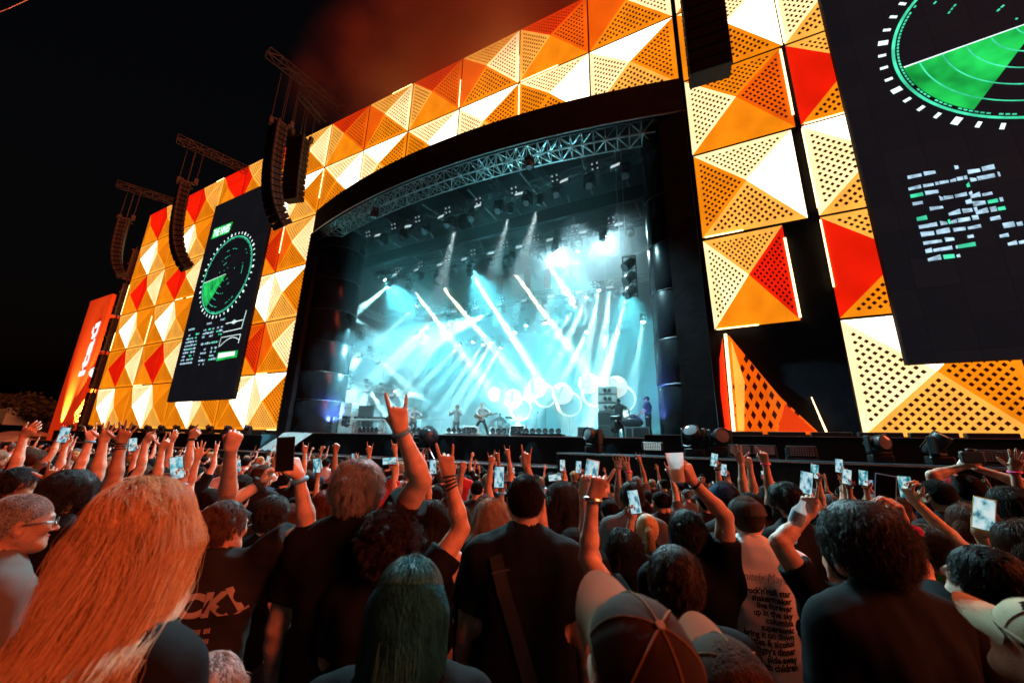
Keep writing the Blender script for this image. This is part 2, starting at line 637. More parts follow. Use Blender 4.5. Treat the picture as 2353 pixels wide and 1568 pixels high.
def column(label, cx_, cy_, r):
    t = thing('stage_column', label, 'column', (cx_, cy_, 2.35), group='round black columns of the stage opening')
    z = 0.0
    k = 0
    hs = [2.05, 1.85, 2.1, 2.2, 2.3, 2.4, 1.4]
    for h in hs:
        m = MB()
        rr = r + .012 * (k % 2)
        m.lathe([(rr - .02, z), (rr, z + .03), (rr - .004, z + h * .5), (rr, z + h - .05), (rr - .02, z + h - .01)], 48)
        m.build('sleeve', M_blackvinyl, t, smooth=50)
        m = MB()
        m.torus((0, 0, z + h - .02), r - .005, .03, (1, 0, 0), (0, 1, 0), 48, 6)
        m.build('band', M_gear, t)
        z += h
        k += 1
    return t
column('round shiny black column at the stage side nearest the tall white screen-side panels', -1.0, 17.1, .95)
column('round shiny black column by the far speaker stacks', -23.55, 17.6, 1.55)
roof = thing('stage_roof', 'dark scaffold roof over the stage', 'roof')
m = MB(); m.box((-12.4, 25.5, 19.4), (32, 17.5, .2)); m.build('roof_skin', M_black, roof)
m = MB(); m.box((-12.4, 20.3, 16.05), (24.5, .25, .85)); m.build('soffit_cloth', M_black, roof)
M_drape = mat('stage_drape', (0.06, 0.075, 0.085), 0.8, var=0.25, scale=1.5, bump=0.3, bscale=3)
m = MB(); m.box((-12.4, 34.0, 10.5), (34, .2, 18)); tag(m.build('back_drape', M_drape), 'dark drape closing the back of the stage', 'drape')
for sx in (-28.5, 3.2):
    m = MB(); m.box((sx, 26, 10.5), (.2, 15.8, 18))
    tag(m.build('side_drape', M_drape), 'dark drape closing the far side of the stage' if sx < 0 else 'dark drape closing the stage behind the near column', 'drape')

# ---------------------------------------------------------------- decks
M_deck = mat('deck_floor', (0.045, 0.05, 0.055), 0.35, var=0.3, scale=2)
M_skirt = mat('deck_skirt', (0.009, 0.026, 0.034), 0.75, spec=.15, var=0.35, scale=1.2, bump=0.5, bscale=2.5, stretch=(1, 1, .35))
M_white_trim = mat('white_tape', (0.7, 0.72, 0.74), 0.5, var=0.15)
deck = thing('stage_deck', 'black stage deck with cloth skirt in front of the band', 'stage')
m = MB(); m.box((-12.8, 24.4, 2.18), (31, 18.6, .2)); m.build('deck_top', M_deck, deck)
def skirt(x0, x1, y, z0, z1, amp=.05, n=90):
    m = MB()
    vs = []
    for i in range(n + 1):
        x = x0 + (x1 - x0) * i / n
        for z, k in ((z1, .25), ((z0 + z1) / 2, .8), (z0, 1.0)):
            vs.append((x, y - amp * k * (math.sin(i * .9) * .5 + math.sin(i * .37 + 1) * .5 + random.uniform(-.25, .25)), z))
    fs = []
    for i in range(n):
        for j in range(2):
            a = i * 3 + j
            fs.append((a, a + 3, a + 4, a + 1))
    return m.add(vs, fs)
skirt(-22.6, -2.4, 15.05, 1.22, 2.26).build('cloth_skirt', M_skirt, deck, smooth=True)
m = MB(); m.box((-12.5, 15.08, 2.29), (20.4, .12, .03)); m.build('edge_trim', M_white_trim, deck)
apron = thing('front_apron', 'long low black apron running below the stage deck', 'platform')
m = MB(); m.box((-22, 14.0, .25), (70, 2.0, 1.9)); m.build('apron_body', M_black, apron)
m = MB(); m.box((-22, 12.97, 1.215), (69.8, .06, .045)); m.build('edge_trim', M_white_trim, apron)
skirt(-57, 1.0, 12.95, -.6, 1.18, .04, 160).build('cloth_skirt', M_skirt, apron, smooth=True)
near = thing('near_platform', 'stepped black platform below the near wall of panels', 'platform')
m = MB(); m.box((12.9, 14.9, 1.2), (30.0, 2.2, 2.36), bev=.01); m.build('upper_step', M_skirt, near)
m = MB(); m.box((12.2, 12.9, .78), (33.4, 1.75, 1.9), bev=.01); m.build('lower_step', M_skirt, near)
m = MB(); m.box((12.2, 12.01, 1.70), (33.4, .04, .03)); m.box((12.9, 13.78, 2.37), (30.0, .04, .02)); m.build('edge_trim', M_alu, near)
side = thing('side_platform', 'long black platform below the far wall of panels carrying a row of lamps', 'platform')
m = MB(); m.box((-40.5, 15.2, 1.05), (33.5, 1.9, 2.2), bev=.01); m.build('platform_body', M_skirt, side)
m = MB(); m.box((-40.5, 14.23, 2.1), (33.5, .05, .04)); m.build('edge_rail', M_alu, side)
M_sheet = mat('white_sheet', (0.34, 0.38, 0.38), 0.6, var=0.12, scale=2, bump=.4, bscale=4)
m = MB()
vs = []
for i in range(13):
    for j in range(7):
        u, w_ = i / 12, j / 6
        vs.append((-22.9 + u * 2.6 - .5 * w_, 14.95 - .9 * w_ + .05 * math.sin(i * 1.7 + j), 2.28 - 1.0 * w_ + .04 * math.sin(i * 2.1)))
m.add(vs, [(i * 7 + j, i * 7 + j + 1, (i + 1) * 7 + j + 1, (i + 1) * 7 + j) for i in range(12) for j in range(6)])
tag(m.build('white_sheet', M_sheet, smooth=True), 'crumpled white sheet hanging off the deck corner by the far column', 'sheet')

# ---------------------------------------------------------------- video screens
M_screen0 = mat('screen_face', (0.004, 0.005, 0.008), 0.6, var=0.1, spec=.06, emis=(0.02, 0.025, 0.04), estr=0.35)
M_screen = bpy.data.materials.new('screen_modules')
t_, n_, l_, o_ = nt(M_screen)
p_ = n_.new('ShaderNodeBsdfPrincipled'); p_.inputs['Roughness'].default_value = .6; p_.inputs['Specular IOR Level'].default_value = .06; p_.inputs['Base Color'].default_value = (.004, .005, .008, 1)
tc = n_.new('ShaderNodeTexCoord'); sp = n_.new('ShaderNodeSeparateXYZ'); cb = n_.new('ShaderNodeCombineXYZ'); l_.new(tc.outputs['Object'], sp.inputs[0]); l_.new(sp.outputs[0], cb.inputs[0]); l_.new(sp.outputs[2], cb.inputs[1])
bk = n_.new('ShaderNodeTexBrick'); bk.offset = 0; bk.inputs['Color1'].default_value = (.55, .6, .85, 1); bk.inputs['Color2'].default_value = (.75, .72, .95, 1); bk.inputs['Mortar'].default_value = (.38, .38, .5, 1); bk.inputs['Scale'].default_value = 1; bk.inputs['Mortar Size'].default_value = .008; bk.inputs['Brick Width'].default_value = .96; bk.inputs['Row Height'].default_value = .96
l_.new(cb.outputs[0], bk.inputs['Vector']); l_.new(bk.outputs['Color'], p_.inputs['Emission Color']); p_.inputs['Emission Strength'].default_value = .010
l_.new(p_.outputs[0], o_.inputs['Surface'])
G_white = glow('screen_white', (0.80, 1.0, 0.95), 1.5)
G_mint = glow('screen_mint', (0.08, 0.90, 0.50), .9, .4, 2)
G_green = glow('screen_green', (0.02, 0.70, 0.11), .75, .55, 1.1)
G_text = glow('screen_text', (0.55, 0.80, 1.0), .85, .5, 5)
rs = random.Random(3)
def video_screen(label, x0, x1, z0, z1, Y, cx_, cz_, r, tx, name_tag):
    s = thing('video_screen', label, 'screen', (0, 0, 0), group='tall video screens on the facade')
    m = MB(); m.box(((x0 + x1) / 2, Y + .12, (z0 + z1) / 2), (x1 - x0, .2, z1 - z0)); m.build('housing', M_black, s)
    m = MB()
    nx_, nz_ = max(1, round((x1 - x0) / .98)), max(1, round((z1 - z0) / .98))
    m.box(((x0 + x1) / 2, Y, (z0 + z1) / 2), (x1 - x0 - .02, .04, z1 - z0 - .02)); m.build('display', M_screen, s)
    YY = Y - .035
    def P(u, v): return Vector((cx_ + u, YY, cz_ + v))
    def Pol(rad, a): return P(rad * math.cos(a), rad * math.sin(a))
    def arc(m, rad, a0, a1, w, n=None, dash=None):
        n = n or max(2, int(abs(a1 - a0) * rad / .12))
        for i in range(n):
            if dash and rs.random() > dash: continue
            b0, b1 = a0 + (a1 - a0) * i / n, a0 + (a1 - a0) * (i + (1 if not dash else .7)) / n
            m.quad(Pol(rad - w / 2, b0), Pol(rad - w / 2, b1), Pol(rad + w / 2, b1), Pol(rad + w / 2, b0))
    m = MB(); arc(m, r, 0, 2 * math.pi, .085 * r / 3.3, 120); arc(m, r * .965, 0, 2 * math.pi, .05 * r / 3.3, 150, .75); tag(m.build('radar_ring', G_mint, s), kind='stuff')
    m = MB()
    for i in range(44):
        a = 2 * math.pi * i / 44
        d, tn = Vector((math.cos(a), 0, math.sin(a))), Vector((-math.sin(a), 0, math.cos(a)))
        c0 = P(0, 0) + d * r * 1.085
        w_, h_ = (.10, .05) if i % 4 else (.13, .09)
        w_ *= r / 3.3; h_ *= r / 3.3
        m.quad(c0 - d * w_ - tn * h_, c0 + d * w_ - tn * h_, c0 + d * w_ + tn * h_, c0 - d * w_ + tn * h_)
    tag(m.build('radar_ticks', G_white, s), kind='stuff')
    a0, a1 = R(184), R(232)
    m = MB(); K = 14
    for i in range(K):
        b0, b1 = a0 + (a1 - a0) * i / K, a0 + (a1 - a0) * (i + 1) / K
        m.add([P(0, 0), Pol(r * .95, b0), Pol(r * .95, b1)], [(0, 1, 2)])
    m.build('radar_sweep', G_green, s)
    YY = Y - .05
    m = MB()
    for k in range(1, 6):
        rad = r * k / 6
        arc(m, rad, a0, a1 + .35, .04 * r / 3.3)
        for _ in range(5):
            b = rs.uniform(0, 2 * math.pi)
            arc(m, rad, b, b + rs.uniform(.15, .5), .05 * r / 3.3, None, .55)
    tag(m.build('range_arcs', G_mint, s), kind='stuff')
    m = MB(); m.quad(P(0, 0), Pol(r * .95, a0 + .012), Pol(r * .95, a0 - .004), P(0, .03)); m.build('sweep_edge', G_white, s)
    if name_tag:
        m = MB()
        lx, lz = name_tag
        m.prism([(lx, Y - .03, lz), (lx + 2.75, Y - .03, lz), (lx + 3.0, Y - .03, lz + .95), (lx + .15, Y - .03, lz + 1.0)], (0, .004, 0)); m.build('name_plate', G_green, s)
        text('name_lettering', 'THE HIVES', 1.0, G_white, s, frame((lx + .18, Y - .05, lz + .12), (1, 0, 0), (0, 0, 1)), bold=.02, shear=.1, sx=.55)
    # columns of fine data text, too small to read
    m = MB(); m2 = MB()
    for (bx, bz, cols, rows_, cw, ch, dens) in tx:
        for j in range(rows_):
            x = bx
            end = bx + cols * cw
            while x < end:
                w_ = min(rs.choice((.5, .8, 1.0, 1.4)) * cw, end - x + .02)
                if rs.random() < dens:
                    (m if rs.random() < .8 else m2).quad((x, YY, bz - j * ch), (x + w_ * .85, YY, bz - j * ch), (x + w_ * .85, YY, bz - j * ch + ch * rs.uniform(.3, .62)), (x, YY, bz - j * ch + ch * rs.uniform(.3, .62)))
                x += w_
    tag(m.build('data_text', G_text, s), kind='stuff')
    if m2.v: tag(m2.build('data_text', G_mint, s), kind='stuff')
    return s, YY
left_screen, YY = video_screen('far video screen with green radar and the band name above it', -38.15, -29.05, 4.45, 22.0, 15.0, -33.62, 14.5, 3.3,
    [(-37.4, 10.2, 3, 1, .32, .3, .8), (-37.4, 9.7, 6, 9, .30, .29, .75), (-35.0, 10.4, 3, 1, .32, .3, .8), (-35.0, 9.9, 5, 3, .30, .29, .8), (-34.9, 8.75, 9, 1, .28, .29, .7), (-34.7, 8.3, 3, 5, .30, .29, .6), (-33.3, 8.3, 4, 4, .26, .29, .65), (-33.1, 10.5, 3, 1, .28, .3, .8), (-33.1, 9.9, 3, 3, .28, .29, .7)], (-37.5, 18.5))
m = MB()
for (a, b, w_) in (((-29.6, 10.9), (-29.75, 9.55), .06), ((-32.1, 9.5), (-29.75, 9.55), .05), ((-32.2, 9.1), (-29.7, 9.1), .04), ((-32.2, 9.1), (-32.25, 8.35), .04), ((-29.7, 9.1), (-29.75, 8.45), .06), ((-32.0, 10.15), (-29.8, 10.2), .05)):
    p, q = Vector((a[0], YY, a[1])), Vector((b[0], YY, b[1]))
    d = (q - p).normalized(); nn = Vector((-d.z, 0, d.x)) * w_ / 2
    m.quad(p - nn, q - nn, q + nn, p + nn)
for i in range(16):
    u = i / 15
    m.box((-32.1 + 2.3 * u, YY, 8.45 + .5 * math.sin(u * 2.6)), (.09, .01, .06))
    h_ = .3 * math.exp(-((u - .5) / .12) ** 2) + .05
    m.box((-31.9 + 2.0 * u, YY, 10.17), (.05, .01, h_))
tag(m.build('wave_chart', G_white, left_screen), kind='stuff')
m = MB(); m.prism([(-32.2, YY, 7.3), (-29.6, YY, 7.4), (-29.6, YY, 7.9), (-32.15, YY, 7.95)], (0, .004, 0)); m.build('level_bar', G_green, left_screen)
m = MB(); m.prism([(-32.0, YY - .02, 7.5), (-29.9, YY - .02, 7.55), (-29.9, YY - .02, 7.85), (-32.0, YY - .02, 7.85)], (0, .004, 0)); m.build('level_bar', G_white, left_screen)
video_screen('huge near video screen at the frame edge with green radar', 5.17, 15.3, 4.48, 22.0, 15.0, 10.0, 14.75, 3.35,
    [(6.2, 10.35, 3, 1, .38, .30, .9), (6.15, 9.95, 2, 10, .34, .27, .9), (6.85, 9.95, 2, 9, .30, .27, .75), (7.5, 10.1, 2, 2, .30, .27, .8), (7.4, 9.3, 2, 4, .30, .27, .8), (7.45, 8.2, 3, 3, .26, .27, .7)], None)
# ---------------------------------------------------------------- trusses
def truss_mb(pts, w=.5, h=.5, step=.6, r=.03, rb=.018):
    """box truss along a list of points (one mesh)"""
    m = MB()
    pts = [Vector(p) for p in pts]
    fr = []
    for i, p in enumerate(pts):
        d = (pts[min(i + 1, len(pts) - 1)] - pts[max(0, i - 1)]).normalized()
        s = d.cross(Vector((0, 0, 1)))
        s = s.normalized() if s.length > .1 else Vector((1, 0, 0))
        u = s.cross(d)
        fr.append([p + s * a * w / 2 + u * b * h / 2 for a, b in ((-1, -1), (1, -1), (1, 1), (-1, 1))])
    for i in range(len(pts) - 1):
        L = (pts[i + 1] - pts[i]).length
        n = max(1, round(L / step))
        for k in range(4):
            m.tube(fr[i][k], fr[i + 1][k], r, n=6)
        for j in range(n):
            t0, t1 = j / n, (j + 1) / n
            for k in range(4):
                a0, a1 = fr[i][k].lerp(fr[i + 1][k], t0), fr[i][k].lerp(fr[i + 1][k], t1)
                b0, b1 = fr[i][(k + 1) % 4].lerp(fr[i + 1][(k + 1) % 4], t0), fr[i][(k + 1) % 4].lerp(fr[i + 1][(k + 1) % 4], t1)
                m.tube(a0, b0, rb, n=4, caps=False)
                m.tube(*((a0, b1) if (j + k) % 2 else (b0, a1)), rb, n=4, caps=False)
    return m
def truss(label, pts, mat_=None, **k):
    o = truss_mb(pts, **k).build('lighting_truss', mat_ or M_alu)
    return tag(o, label, 'truss', 'aluminium trusses over the stage')
fp = [(-24.2 + 23.0 * i / 14, arc_y(-24.2 + 23.0 * i / 14) + .75, 16.35) for i in range(15)]
truss('curved aluminium truss just behind the lip of the black canopy', fp, w=.8, h=.75, step=.55, r=.035, rb=.022)
truss('upper aluminium truss of round-lensed lamps behind the curved truss', [(-24, 18.6, 17.1), (-2.0, 18.6, 17.1)], w=.5, h=.5, step=.8, mat_=M_steel)
truss('main lighting truss holding the pale yellow beam lamps', [(-24.5, 22, 15.45), (-2.6, 22, 15.45)], w=.6, h=.7, step=.8, mat_=M_steel)
truss('middle lighting truss deep in the stage haze', [(-23.5, 26, 13.1), (-3, 26, 13.1)], w=.5, h=.6, step=.9, mat_=M_steel)
truss('rearmost lighting truss close to the back drape', [(-22.5, 30, 11.2), (-5, 30, 11.2)], w=.5, h=.6, step=.9, mat_=M_steel)
for z, y0, y1, nm in ((12.1, 18.8, 23.5, 'uppermost'), (10.7, 18.4, 22.5, 'second'), (8.7, 19.5, 24.5, 'third'), (6.1, 19.8, 29.5, 'lowest')):
    truss(nm + ' of the side trusses beside the far column', [(-24.6, y0, z), (-24.6, y1, z)], w=.45, h=.45, step=.6)
for i in range(8):
    x = -23.5 + i * 3.05
    truss('%s roof rafter truss from the far column, under the stage roof' % ORD[i], [(x, 17.0, 18.35), (x, 33, 18.35)], w=.4, h=.6, step=1.4, mat_=M_steel)
for y in (17.8, 24, 28):
    truss('%s cross truss high under the stage roof' % {17.8: 'frontmost', 24: 'middle', 28: 'rear'}[y], [(-26, y, 18.95), (2, y, 18.95)], w=.4, h=.5, step=1.6, mat_=M_steel)
for i in range(12):
    x = -23 + i * 1.95
    m = MB(); m.tube((x, 18.6 if i % 2 else 22, 18.4), (x + random.uniform(-1.5, 1.5), 22 if i % 2 else 26, 18.0), .05)
    tag(m.build('brace_tube', M_alu), '%s diagonal scaffold tube from the far side under the stage roof' % ORD[i], 'scaffold tube', 'diagonal tubes under the roof')
for i, (x, y, z0, z1) in enumerate(sorted(((-24.6, 19.4, 12.3, 18.2), (-24.6, 22.8, 12.3, 18.2), (-22.9, 22, 15.8, 18.3), (-4.2, 22, 15.8, 18.3), (-3.4, 18.2, 9.3, 18.0), (-3.1, 18.2, 9.3, 18.0), (-20, 26, 13.4, 18.2), (-6, 26, 13.4, 18.2), (-24.6, 20.5, 6.3, 10.5), (-24.6, 24, 6.3, 8.5)))):
    m = MB(); m.tube((x, y, z0), (x, y, z1), .018, n=5); m.box((x, y, z0 + .12), (.12, .12, .3))
    tag(m.build('hoist_chain', M_alu), '%s hoist chain from the far side, holding up a truss' % ORD[i], 'chain', 'hoist chains in the stage roof')

# ---------------------------------------------------------------- lamps
M_glass = mat('lens_glass', (0.25, 0.28, 0.30), 0.08, 0.2, var=0.05)
G_lens = glow('lit_lens', (0.75, 1.0, 1.0), 40)
G_lens_y = glow('lit_lens_warm', (1.0, 0.86, 0.5), 6)
def moving_head_meshes():
    b = MB(); b.box((0, 0, .09), (.42, .34, .18), bev=.03); b.box((0, -.171, .09), (.16, .01, .07)); base = b.mesh('base', M_gear)
    y = MB(); y.box((0, 0, .215), (.46, .2, .06), bev=.02)
    for s in (-1, 1):
        y.box((s * .225, 0, .42), (.055, .16, .40), bev=.02)
    yo = y.mesh('yoke', M_gear)
    h = MB(); h.lathe([(0, -.27), (.11, -.27), (.15, -.2), (.16, -.02), (.175, .06), (.18, .22), (.165, .25), (.15, .235)], 20)
    for k in range(6):
        a = k * math.pi / 3
        h.box((.165 * math.cos(a), .165 * math.sin(a), -.1), (.03, .03, .22), Matrix.Rotation(a, 3, 'Z'))
    hd = h.mesh('head', M_gear, 40)
    l = MB(); l.lathe([(0, .245), (.08, .242), (.15, .225)], 20); ln = l.mesh('lens', M_glass, True)
    return base, yo, hd, ln
MH = moving_head_meshes()
def aim(d):
    return Vector(d).normalized().to_track_quat('Z', 'Y').to_matrix().to_4x4()
def moving_head(label, pos, target, group, hang=True, s=1.0, lens=None, beam=None):
    """lamp on a yoke; beam = (colour, watts, full angle in degrees, soft edge)"""
    pos = Vector(pos)
    t = thing('moving_head_lamp', label, 'stage lamp', pos, 0, group)
    t.scale = (s, s, s)
    if hang: t.rotation_euler = (math.pi, 0, random.uniform(-.5, .5))
    bpy_m = Matrix.LocRotScale(pos, t.rotation_euler, (s, s, s))
    link('base', MH[0], t)
    d_l = (bpy_m.inverted() @ Vector(target)) - Vector((0, 0, .45))
    yaw = math.atan2(d_l.y, d_l.x) + math.pi / 2
    y = link('yoke', MH[1], t); y.rotation_euler = (0, 0, yaw)
    hd = link('head', MH[2], t)
    hm = Matrix.Translation((0, 0, .45)) @ aim(d_l)
    hd.matrix_local = hm
    ln = link('lens', MH[3], hd)
    if lens: omat(ln, lens)
    if beam:
        L = bpy.data.lights.new('lamp_light', 'SPOT')
        L.color, L.energy = beam[0], beam[1]
        L.spot_size = R(beam[2]); L.spot_blend = beam[3]
        L.shadow_soft_size = .08
        lo = bpy.data.objects.new('lamp_light', L)
        COL.objects.link(lo)
        w = bpy_m @ Vector((0, 0, .45))
        dw = (Vector(target) - w).normalized()
        lo.location = w + dw * .34 * s
        lo.rotation_euler = dw.to_track_quat('-Z', 'Y').to_euler()
    return t
COOL = (0.42, 0.88, 0.95)
WARM = (1.0, 0.86, 0.50)
TEAL = (0.10, 0.70, 0.85)
KW = 1000.0
# pale yellow narrow beams from the main truss
for i, (a, b) in enumerate((((940, 655), (1045, 790)), ((1005, 645), (1120, 785)), ((1080, 625), (1245, 880)), ((1165, 605), (1310, 800)), ((1245, 585), (1320, 700)))):
    p = at(*a, 21.6); q = at(*b, 27.5)
    moving_head('%s pale yellow beam lamp from the far end of the main truss' % ORD[i], p + Vector((0, 0, .55)), q, 'pale yellow beam lamps', lens=G_lens_y, beam=(WARM, 650 * KW, 5.5, .25), s=1.25)
# white-hot wash beams
HOT = [((830, 662), 24, (745, 740), 22, 26, 12), ((905, 648), 24, (820, 715), 22, 30, 14), ((872, 668), 27, (890, 780), 27, 16, 14),
       ((1330, 572), 25, (1290, 645), 25, 14, 11), ((1352, 680), 28, (1300, 790), 27, 20, 13), ((1376, 662), 28, (1352, 790), 27, 20, 13), ((1402, 658), 28, (1385, 800), 27, 22, 13), ((1442, 678), 28, (1405, 800), 27, 18, 12),
       ((1000, 732), 28, (905, 820), 26, 24, 13), ((978, 766), 29, (900, 850), 27, 18, 11), ((1030, 764), 29, (960, 850), 27, 16, 11),
       ((1090, 783), 30, (1010, 880), 28, 22, 12), ((1112, 788), 30, (1040, 890), 28, 16, 11), ((1132, 784), 30, (1060, 900), 28, 22, 12), ((1153, 796), 30, (1075, 920), 28, 20, 12), ((1060, 790), 30, (980, 870), 28, 18, 12),
       ((850, 808), 23.5, (930, 880), 27, 18, 14), ((806, 876), 21, (850, 935), 23, 9, 22), ((842, 884), 23, (890, 960), 25, 8, 22), ((876, 892), 25.5, (920, 960), 27, 8, 22), ((905, 895), 27.5, (950, 960), 28, 7, 22),
       ((1478, 735), 29, (1462, 830), 28, 7, 14), ((1420, 760), 30, (1385, 880), 28, 18, 16), ((1350, 760), 30, (1290, 880), 28, 16, 16),
       ((960, 700), 27, (860, 790), 25, 18, 10), ((1185, 760), 30, (1120, 890), 28, 16, 9), ((1210, 745), 30, (1160, 880), 28, 12, 8), ((1035, 742), 29, (950, 840), 27, 16, 10), ((1322, 700), 28, (1262, 800), 27, 14, 10), ((780, 700), 21, (850, 760), 23, 8, 14)]
HOT.sort()
for i, (a, ya, b, yb, pw, ang) in enumerate(HOT):
    p = at(*a, ya); q = at(*b, yb)
    moving_head('%s white beam lamp from the far side of the stage' % ORD[i], p + Vector((0, 0, .5)), q, 'white beam lamps', lens=G_lens, beam=(COOL, pw * 10 * KW, ang * .72, .3))
# two lamps that stare straight out as tall white flares
for a, ya, pw in (((1280, 575), 24, 10), ((1390, 545), 24, 14)):
    p = at(*a, ya)
    moving_head('%s white flare lamp near the near end of the main truss' % ('inner' if pw == 10 else 'outer'), p + Vector((0, 0, .5)), Vector((-1.5, 3, 1.5)), 'white flares on the main truss', lens=G_lens, beam=((.55, .92, 1.0), pw * 1.7 * KW, 40, .8), s=1.3)
# unlit lamps on the trusses
for i in range(11):
    x = -22.5 + i * 1.95
    moving_head('%s round-lensed lamp from the far end of the upper truss' % ORD[i], (x, 18.6, 16.8), (x + .6, 12, 7), 'unlit lamps on the upper truss', s=1.35)
for i in range(13):
    x = -22.9 + i * 1.62
    moving_head('%s unlit lamp from the far end of the main truss' % ORD[i], (x, 22, 15.05), (x + random.uniform(-2, 2), 17, 7), 'unlit lamps on the main truss', s=1.0)
for i in range(10):
    x = -21.5 + i * 1.8
    moving_head('%s unlit lamp from the far end of the middle truss' % ORD[i], (x, 26, 12.75), (x + random.uniform(-2, 2), 19, 5), 'unlit lamps on the middle truss', s=.95)
for i in range(3):
    moving_head('%s unlit lamp on the second side truss by the far column' % ORD[i], (-24.6, 18.8 + i * 1.2, 10.4), (-18, 14 + i, 4), 'unlit side lamps', s=1.0)
# small square work lamps with pale faces
G_pale = glow('pale_panel_lamp', (0.80, 0.97, 1.0), .75)
lb = MB(); lb.box((0, 0, 0), (.46, .2, .22), bev=.02); LB = lb.mesh('lamp_body', M_gear)
lf = MB(); lf.box((0, -.105, 0), (.42, .012, .18)); LF = lf.mesh('lamp_face', G_pale)
def panel_lamp(label, pos, group, s=1.0, pitch=-.35, face=None):
    t = thing('panel_lamp', label, 'stage lamp', pos, random.uniform(-.2, .2), group)
    t.rotation_euler.x = -pitch * -1.0
    t.scale = (s, s, s)
    link('lamp_body', LB, t)
    f = link('lamp_face', LF, t)
    if face: omat(f, face)
    return t
for i in range(7):
    panel_lamp('%s white-faced panel lamp from the far end of the upper truss' % ORD[i], (-20.8 + i * 2.9, 18.3, 16.55), 'panel lamps on the upper truss', 1.2)
for i in range(9):
    panel_lamp('%s white-faced panel lamp from the far end of the main truss' % ORD[i], (-22 + i * 2.25, 21.6, 15.0), 'panel lamps on the main truss', 1.15)
for i in range(8):
    panel_lamp('%s white-faced panel lamp from the far end of the middle truss' % ORD[i], (-21 + i * 2.2, 25.6, 12.7), 'panel lamps on the middle truss', 1.2)
for i, (y, z) in enumerate(((19.6, 8.35), (21, 8.35), (23, 8.3), (20.3, 5.75), (22.2, 5.75), (25, 5.7))):
    panel_lamp('%s panel lamp on the %s side truss by the far column' % (ORD[i % 3], 'third' if i < 3 else 'lowest'), (-24.3, y, z), 'panel lamps on the side trusses', 1.3)
# clusters of four small round bulbs between the lamps
bb = MB()
for a in (-.14, .14):
    for b in (-.14, .14):
        bb.sphere((a, 0, b), .055, 8)
G_bulb = mat('blinder_bulb', (0.75, 0.78, 0.8), .3, emis=(.8, .95, 1.0), estr=.35)
BB = bb.mesh('bulbs', G_bulb, True)
bx = MB(); bx.box((0, .08, 0), (.5, .1, .5), bev=.02); BX = bx.mesh('housing', M_gear)
for i in range(8):
    for (y, z, nm) in ((18.2, 16.95, 'upper'), (21.6, 15.5, 'main'), (25.6, 13.2, 'middle')):
        t = thing('blinder_lamp', '%s four-bulb lamp from the far end of the %s truss' % (ORD[i], nm), 'stage lamp', (-21.9 + i * 2.5 + random.uniform(-.2, .2), y, z), 0, 'four-bulb lamps on the %s truss' % nm)
        t.rotation_euler.x = .3
        link('housing', BX, t); tag(link('bulbs', BB, t), kind='stuff')
# hanging cluster beside the near column
t = thing('lamp_ladder', 'hanging frame of three black lamps beside the near column', 'stage lamp', at(1447, 640, 17.6))
m = MB(); m.tube((-.3, 0, -1.0), (-.3, 0, 1.2), .03); m.tube((.3, 0, -1.0), (.3, 0, 1.2), .03)
for z in (-.9, -.2, .5, 1.15): m.tube((-.3, 0, z), (.3, 0, z), .025)
m.build('frame', M_steel, t)
for z in (-.7, 0, .7):
    h = link('head', MH[2], t); h.matrix_local = Matrix.Translation((.0, -.1, z)) @ aim((-.6, -.5, -.7)) @ Matrix.Scale(1.3, 4)
    link('lens', MH[3], h)

# wide teal washes added to brighten the stage air
for i, (px, py, Y, pw, tx, ty_) in enumerate(((880, 640, 23, 260, -16, 28), (1080, 610, 23, 260, -12, 30), (1300, 560, 23, 260, -9, 30), (960, 770, 29, 200, -14, 26), (1250, 740, 29, 200, -8, 26), (1440, 640, 25, 220, -5, 29))):
    p = at(px, py, Y)
    moving_head('%s teal wash lamp added above the stage' % ('far front', 'middle front', 'near front', 'far rear', 'middle rear', 'near side')[i], p + Vector((0, 0, .5)), (tx, ty_, 3), 'added teal fill lamps', lens=G_lens, beam=(TEAL, pw * .075 * KW, 75, .9))
# lamps added to brighten columns, roof, deck front and band, beside the blue foot lamps
for lab, p, q, colr, pw, ang in (('added lamp raking the far column with teal light', (-15.5, 25.8, 12.6), (-23.2, 17.6, 6), (.25, .8, .95), 120, 30),
        ('added lamp raking the near column with teal light', (-9.5, 21.9, 14.9), (-1.6, 17.2, 7.5), (.25, .8, .95), 300, 34),
        ('blue lamp at the foot of the far column', (-20.6, 17.4, 3.4), (-23.3, 17.5, 4.5), (.12, .22, 1.0), 2.2, 70),
        ('blue lamp at the foot of the near column', (-3.6, 16.6, 3.2), (-1.2, 17.0, 4.5), (.12, .22, 1.0), 1.5, 70),
        ('added lamp throwing teal light up into the stage roof', (-14, 29, 3.4), (-12, 22, 18), (.2, .8, .9), 110, 110),
        ('added lamp under the canopy lip washing the far deck front', (-17.5, 14.9, 15.9), (-16, 11.5, .5), (.45, .9, 1.0), 22, 100),
        ('added lamp under the canopy lip washing the near deck front', (-7.0, 14.9, 15.9), (-5, 11.5, .5), (.45, .9, 1.0), 22, 100),
        ('added lamp whitening the singer from the upper truss', (-10, 18.6, 16.4), (-13.4, 19, 3.6), (.9, 1, 1), 9, 14),
        ('added lamp whitening the bass player from the upper truss', (-8, 18.6, 16.4), (-11.2, 18, 3.6), (.9, 1, 1), 9, 16),
        ('added lamp whitening the far guitarists from the upper truss', (-14, 18.6, 16.4), (-17.4, 19.4, 3.6), (.9, 1, 1), 9, 16),
        ('lamp throwing white light on the speaker stack and crew', (-7, 22, 14.9), (-4.2, 18.4, 3.5), (.7, .95, 1), 9, 22)):
    moving_head(lab, p, q, 'working lamps among the trusses', lens=G_pale if False else None, beam=(colr, pw * KW, ang, .6))
